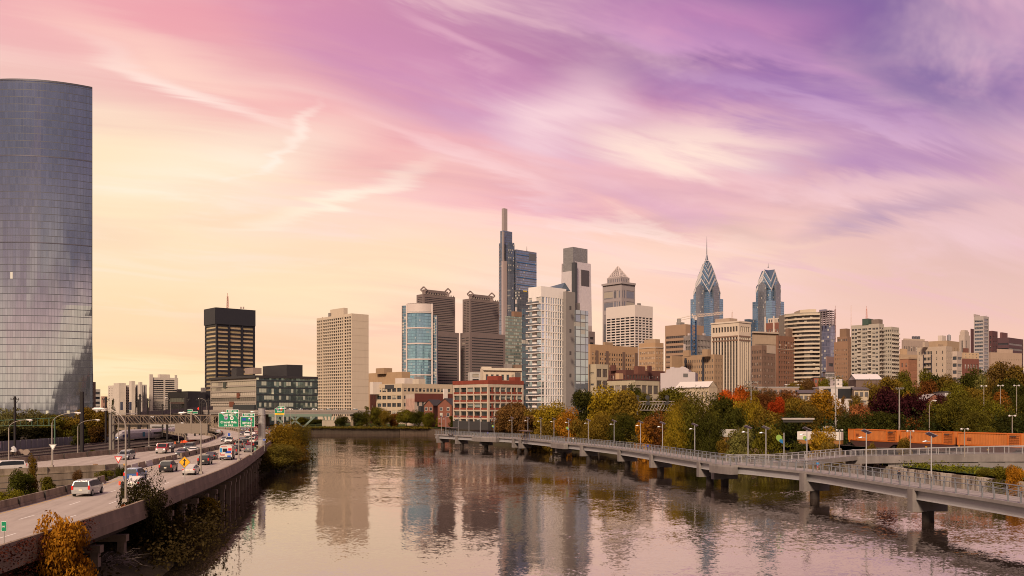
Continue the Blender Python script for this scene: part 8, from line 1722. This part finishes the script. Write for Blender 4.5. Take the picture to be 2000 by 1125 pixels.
for a in ((172, 966, 'van', SILV, 'silver minivan alone in the nearest northbound lane', 'minivan'), (265, 938, 'suv', BLU, 'blue suv by the gore tip, half hidden by the dark tree', 'suv'), (268, 953, 'sedan', WHI, 'white car glimpsed behind the dark tree below the blue suv', 'car'), (329, 921, 'suv', BLK, 'black suv left of the yellow merge sign', 'suv'), (374, 926, 'sedan', (.50, .47, .43), 'silver white sedan right behind the yellow merge sign', 'car'), (400.5, 907, 'suv', BLK, 'black hatchback suv by the lamp post right of the merge sign', 'suv'), (413, 897, 'sedan', DKG, 'dark grey sedan with glowing tail lights ahead of the black hatchback', 'car'), (461.5, 881, 'sedan', BLK, 'dark sedan with amber light just ahead of the white mail van', 'car'), (486, 882.5, 'sedan', GRY, 'dark grey car ahead on the right between two lamp posts', 'car'), (504, 875, 'suv', BLK, 'black suv near the gantry pole in the right lane', 'suv'), (468, 874, 'pickup', (.42, .38, .32), 'beige pickup behind the lamp post under the larger green sign', 'pickup truck'), (479, 869, 'suv', BLK, 'black suv ahead of the beige pickup', 'suv'), (493, 866, 'suv', WHI, 'white suv in the middle of the jam under the smaller green sign', 'suv'), (506, 861, 'sedan', (.12, .02, .02), 'dark red car in the jam left of the gantry pole', 'car'), (512, 855, 'suv', WHI, 'small white suv ahead in the jam beside the gantry pole', 'suv'), (484, 857, 'sedan', WHI, 'white sedan in the far left of the jam', 'car'), (495, 852, 'sedan', WHI, 'white car second from the left at the far end of the jam', 'car'), (501, 849, 'sedan', (.16, .04, .03), 'reddish car with bright brake lights at the far end of the jam', 'car'), (530, 849, 'suv', WHI, 'white van right of the gantry pole at the far end of the jam', 'suv'), (532, 858, 'suv', (.02, .03, .07), 'dark navy suv right of the gantry pole', 'suv'), (508, 840, 'sedan', BLK, 'black car in the farthest row of the jam', 'car'), (484, 840, 'sedan', GRY, 'grey car in the farthest row of the jam', 'car'), (498, 838, 'sedan', (.2, .03, .03), 'small dark red car in the farthest row of the jam', 'car'), (520, 842, 'suv', DKG, 'dark grey suv in the farthest row behind the gantry pole', 'suv'), (489, 874.5, 'sedan', RED_, 'red car between the beige pickup and the black suv by the gantry pole', 'car'), (474, 863.5, 'sedan', GRY, 'grey car next to the median barrier in the jam', 'car'), (486, 862.5, 'suv', DKG, 'dark grey suv in the middle row of the jam', 'suv'), (498, 857, 'sedan', BLK, 'black sedan in the middle of the jam left of the small white suv', 'car'), (520, 853, 'sedan', SILV, 'silver sedan at the right side of the jam behind the gantry pole', 'car'), (513, 847, 'sedan', WHI, 'white sedan near the end of the jam beside the reddish car', 'car'), (491, 844.5, 'suv', BLK, 'black suv near the far end of the jam on the left', 'suv'), (476, 838, 'sedan', WHI, 'white car at the very end of the jam on the left', 'car'), (511, 836.5, 'suv', WHI, 'white suv at the very end of the jam', 'suv'), (455, 888, 'suv', GRY, 'grey suv left of the white delivery van front', 'suv')): car(*a, nra)
for a in ((247, 897, 'van', (.27, .27, .28), 'silver grey minivan coming towards the yield sign', 'minivan'), (356, 890, 'sedan', DKG, 'dark grey sedan facing the viewer on the southbound side', 'car'), (378, 886, 'sedan', WHI, 'white sedan facing the viewer beside the dark grey one', 'car'), (371, 879, 'suv', (.10, .10, .11), 'dark suv behind the white southbound sedan', 'suv'), (448, 865.5, 'pickup', WHI, 'white pickup facing the viewer below the blue sign', 'pickup truck'), (439.5, 862, 'sedan', GRY, 'grey car beside the white southbound pickup', 'car'), (474, 850, 'sedan', DKG, 'dark car on the southbound side under the green signs', 'car'), (474, 841, 'sedan', GRY, 'grey car far up the southbound lanes', 'car'), (12, 922, 'van', WHI, 'white minivan at the far left edge on the curving lanes', 'minivan'), (483, 852, 'suv', WHI, 'white suv far up the southbound lanes', 'suv')): car(*a, sra, True)
car(331, 876, 'sedan', GRY, 'grey car parked behind the red flatbed truck', 'car', sra, True); car(426, 847, 'sedan', SILV, 'silver car coming down the curved ramp', 'car', [tuple(p) for p in rmp][::-1], False)
# red flatbed truck
p = G(322, 884.5, DECK); d = nearest_dir(sra, p.y); t = thing('flatbed_truck', 'red tow truck with a dark flat bed facing the viewer', 'truck', p, math.atan2(d.y, d.x) + math.pi / 2); tag(t, group='cars on the expressway'); m = MB()
prof = [(3.6, .55), (3.6, 1.15), (2.5, 1.3), (1.9, 2.05), (.55, 2.1), (.5, .55)]; m.face([(-1.0, y, z) for y, z in prof]); m.face([(1.0, y, z) for y, z in prof][::-1])
for k in range(len(prof)): (y0, z0), (y1, z1) = prof[k], prof[(k + 1) % len(prof)]; m.face([(-1.0, y0, z0), (1.0, y0, z0), (1.0, y1, z1), (-1.0, y1, z1)])
b_ = m.build('cab', PAINT, t); b_.color = (*RED_, 1); m = MB(); m.face([(-.85, 2.46, 1.37), (.85, 2.46, 1.37), (.8, 1.97, 2.0), (-.8, 1.97, 2.0)][::-1]); m.build('windshield', CG, t)
for s in (-1, 1): m = MB(); m.box((s * 1.0, 1.35, 1.66), (.03, 1.0, .5)); m.build('side_window', CG, t); m = MB(); m.box((s * .75, 3.61, .95), (.35, .06, .25)); m.build('headlight', HEAD, t)
m = MB(); m.box((0, -1.6, .95), (2.1, 4.1, .22)); m.box((0, .42, 1.4), (2.0, .1, 1.0)); m.build('flat_bed', BUMP, t); m = MB(); m.box((0, 3.63, .6), (2.0, .16, .3)); m.box((0, 3.61, .98), (1.0, .06, .3)); m.build('bumper', plain((.5, .48, .45), .3, .5), t)
for s in (-1, 1):
    for y in (2.7, -2.2, -3.1): m = MB(); m.tube([(s * .95 - .13, y, .42), (s * .95 + .13, y, .42)], .42, 14); w = m.build('wheel', TYRE, t); m = MB(); m.tube([(s * 1.07, y, .42), (s * 1.095, y, .42)], .24, 10); m.build('rim', RIM, w)
# white delivery van with coloured graphics seen from behind
p = G(444, 897.5, DECK); d = nearest_dir(nra, p.y); t = thing('delivery_van', 'boxy white delivery van with red and blue panels seen from behind', 'van', p, math.atan2(d.y, d.x) - math.pi / 2); tag(t, group='cars on the expressway'); m = MB(); r = [(-1.05, .5), (-1.1, .9), (-1.08, 2.5), (-.9, 2.72), (.9, 2.72), (1.08, 2.5), (1.1, .9), (1.05, .5)]; A, B_, C_ = [(x, -2.7, z) for x, z in r], [(x, 1.5, z) for x, z in r], [(x * .95, 2.9, .5 + (z - .5) * .42) for x, z in r]; m.strip(A, B_); m.strip(B_, C_); m.face(A[::-1]); m.face(C_); m.face([A[0], B_[0], B_[-1], A[-1]]); o = m.build('body', PAINT, t); o.color = (*WHI, 1)
def vp(nm, mat, x, z, w, h, y=-2.72): m = MB(); m.box((x, y, z), (w, .04, h)); m.build(nm, mat, t)
vp('rear_window', CG, -.12, 1.85, .75, .6); vp('blue_panel', plain((.03, .25, .5), .4), -.82, 1.85, .4, .75); vp('red_panel', plain((.75, .02, .02), .4), .72, 2.0, .6, .42); vp('blue_panel', plain((.02, .07, .38), .4), .45, 1.5, 1.0, .38); vp('red_lettering_panel', plain((.5, .08, .07), .4), -.55, 1.0, .75, .2); vp('blue_panel', plain((.02, .1, .45), .4), .55, .75, .6, .3); vp('red_lettering_panel', plain((.5, .1, .08), .4), -.3, 2.5, 1.0, .1); vp('license_plate', PLATE, -.2, .75, .35, .17)
m = MB(); m.box((1.11, -1.2, 1.1), (.03, 2.9, 1.05)); m.build('dark_side_panel', BUMP, t); m = MB(); m.box((0, -2.75, .5), (2.1, .2, .2)); m.build('bumper', BUMP, t); m = MB(); m.face([(-.9, 1.58, 1.35 + 1.2), (.9, 1.58, 2.55), (.88, 2.8, 1.45), (-.88, 2.8, 1.45)][::-1]); m.build('windshield', CG, t)
for s in (-1, 1):
    m = MB(); m.box((s * .98, -2.73, 1.25), (.12, .05, .3)); m.build('tail_light', TAIL, t)
    for y in (-1.8, 1.9): m = MB(); m.tube([(s * .98 - .12, y, .4), (s * .98 + .12, y, .4)], .4, 14); m.build('wheel', TYRE, t)
# orange covered vehicle and cones beyond the outer barrier
p = G(371.5, 865.5, 3.6); t = thing('orange_tarp_car', 'car under a bright orange cover beyond the outer barrier', 'covered car', p, 1.3); m = MB(); pr_ = [(-2.1, 0), (-2.2, .7), (-1.5, 1.05), (-.8, 1.5), (.4, 1.52), (1.1, 1.0), (2.1, .8), (2.2, 0)]
for k in range(len(pr_) - 1): (y0, z0), (y1, z1) = pr_[k], pr_[k + 1]; m.face([(-.95, y0, z0), (-.95, y1, z1), (-.7, y1 * .98, z1 + .06), (-.7, y0 * .98, z0 + .06)]); m.face([(-.7, y0 * .98, z0 + .06), (-.7, y1 * .98, z1 + .06), (.7, y1 * .98, z1 + .06), (.7, y0 * .98, z0 + .06)]); m.face([(.7, y0 * .98, z0 + .06), (.7, y1 * .98, z1 + .06), (.95, y1, z1), (.95, y0, z0)])
m.face([(-.95, y, z) for y, z in pr_]); m.face([(.95, y, z) for y, z in pr_][::-1]); m.build('cover', plain((.80, .085, .02), .6), t); m = MB(); m.box((-.97, .2, .9), (.03, 1.6, .4)); m.build('pale_patch', plain((.7, .4, .3), .6), t)
for k, (x, y) in enumerate(((342, 868), (354, 866.5), (385.5, 864.5), (387.5, 863.5))): p = G(x, y, 3.4); t = thing('traffic_cone', ['orange traffic cone behind the grey parked car', 'orange traffic cone midway along the outer barrier', 'orange traffic drum just right of the covered orange car', 'second orange traffic drum right of the covered orange car'][k], 'traffic cone', p, 0, 'orange cones beyond the barrier'); m = MB(); m.tube([(0, 0, .05), (0, 0, 1.0)], [.30, .07] if k < 2 else [.3, .25], 10); m.build('cone', plain((.85, .17, .04), .5), t); m = MB(); m.box((0, 0, .03), (.7, .7, .06)); m.build('base', BUMP, t)
# cars passing on the road bridge: pale roofs above the parapet
rb = [(x, 530) for x in range(-190, -70, 10)]
for k, (x, c) in enumerate(((566, WHI), (598, GRY), (612, WHI), (627, WHI), (640, DKG), (655, WHI), (585, DKG), (672, WHI), (692, (.12, .12, .13)))):
    t, kl, used = PR['sedan' if k % 2 else 'suv']; o = dup(t, kl); q = AT(x, 529 + (k % 3) * 3, 12.21); o.location = q; o.rotation_euler = (0, 0, R_(90)); o.name = 'bridge_car'; tag(o, ['white suv on the road bridge, first from the left', 'grey car on the road bridge above the green strut', 'white suv on the road bridge right of the grey car', 'white car on the road bridge above the green girder', 'dark suv on the road bridge above the stone pier', 'white car on the road bridge just right of the stone pier', 'dark suv on the road bridge between the two green struts', 'white car on the road bridge below the cream slab', 'dark grey suv on the road bridge at the right, by the far trees'][k], 'car', 'cars crossing the road bridge')
    for cc in COL.objects:
        if cc.parent == o and cc.name.split('.')[0] in ('body', 'mirror', 'bumper'): cc.color = (*c, 1)
# ------------------------------------------------------------------ people on the boardwalk
SKIN = plain((.42, .24, .16), .6); HAIR = plain((.03, .02, .016), .7)
def person(px, D, label, top, bot, stride, skinleg=False, arm=.35, back=True, rz=0):
    off = 2.4; d = D; x = interp(BF, d) + off; t = thing('person', label, 'person', (x, d, BDZ + .01), rz, 'people on the boardwalk'); V, E, Rr = [], [], []
    def v(p, r): V.append(p); Rr.append(r); return len(V) - 1
    def chain(i, pts):
        for p, r in pts: j = v(p, r); E.append((i, j)); i = j
        return i
    pel = v((0, 0, .95), .14); ch = chain(pel, [((0, .01, 1.12), .13), ((0, .02, 1.32), .16), ((0, .02, 1.44), .10), ((0, .03, 1.53), .058)]); chain(ch, [((0, .045, 1.62), .085), ((0, .05, 1.70), .098), ((0, .04, 1.76), .07)])
    for s in (-1, 1):
        f = stride * s; chain(pel, [((s * .09, .02, .90), .10), ((s * .10, f * .30 + .03, .50), .062), ((s * .10, f * .62 - .05 * abs(stride), .09), .042), ((s * .10, f * .62 + .12, .04), .036)])
        a = -stride * s * .8; chain(2, [((s * .19, .01, 1.40), .062), ((s * .24, a * .25, 1.14), .044), ((s * .22, a * .5 + .10 * arm * 2, .98 + arm * .12), .035), ((s * .21, a * .55 + .14, .93 + arm * .14), .03)])
    me = bpy.data.meshes.new('body'); me.from_pydata(V, E, []); o = bpy.data.objects.new('body', me); COL.objects.link(o); o.parent = t
    md = o.modifiers.new('skin', 'SKIN'); sv = me.skin_vertices[0].data if me.skin_vertices else None
    if sv is None:
        import bmesh; bm = bmesh.new(); bm.from_mesh(me); bm.verts.layers.skin.verify(); bm.to_mesh(me); bm.free(); sv = me.skin_vertices[0].data
    for k, r in enumerate(Rr): sv[k].radius = (r, r); sv[k].use_root = (k == 0)
    o.modifiers.new('sub', 'SUBSURF').render_levels = 1; o.modifiers['sub'].levels = 1
    bpy.context.view_layer.update(); em = bpy.data.meshes.new_from_object(o.evaluated_get(bpy.context.evaluated_depsgraph_get())); o.modifiers.clear(); em.materials.clear()
    for mm in (SKIN, top, bot, HAIR, TYRE): em.materials.append(mm)
    for p in em.polygons:
        c = p.center; z = c.z
        hand = abs(c.x) > .18 and z < 1.02 and z > .80
        p.material_index = 4 if z < .10 else (2 if z < .99 and abs(c.x) < .18 and (z > .55 or not skinleg) else (0 if z < .99 else (1 if z < 1.48 else 0))); p.use_smooth = True
        if hand: p.material_index = 0
        elif abs(c.x) > .17 and z >= 1.0 and z < 1.48: p.material_index = 1
    o.data = em
    h = MB(); n = 10; prev = None
    for k in range(6): a = R_(-10 + 20 * k); ring = [(math.cos(2 * math.pi * j / n) * .108 * math.cos(a), .035 + math.sin(2 * math.pi * j / n) * .118 * math.cos(a) - .012, 1.70 + math.sin(a) * .118) for j in range(n)]; prev and h.strip(prev + prev[:1], ring + ring[:1]); prev = ring
    h.build('hair', HAIR, t, smooth=True); return t
person(1536, 146, 'runner in a blue shirt and red shorts on the boardwalk', plain((.05, .22, .45), .7), plain((.35, .03, .05), .7), .42, True, .9, rz=math.pi + .35)
person(1722, 124.5, 'person in a dark hooded coat walking on the nearest stretch of the boardwalk', plain((.018, .015, .018), .8), plain((.02, .018, .024), .8), .25, False, .2, rz=.3)
person(1245, 212, 'person in a bright blue jacket on the boardwalk below the golden bush', plain((.01, .03, .30), .7), plain((.02, .02, .04), .7), .3, False, .3, rz=.4)
person(1091, 262, 'person in white and dark clothes on the boardwalk below the orange tinted tree', plain((.6, .55, .5), .7), plain((.03, .03, .03), .7), .3, False, .3, rz=.4)
person(934, 318, 'person in a blue top at the far end of the boardwalk', plain((.03, .04, .35), .7), plain((.05, .03, .06), .7), .3, False, .3, rz=.4)
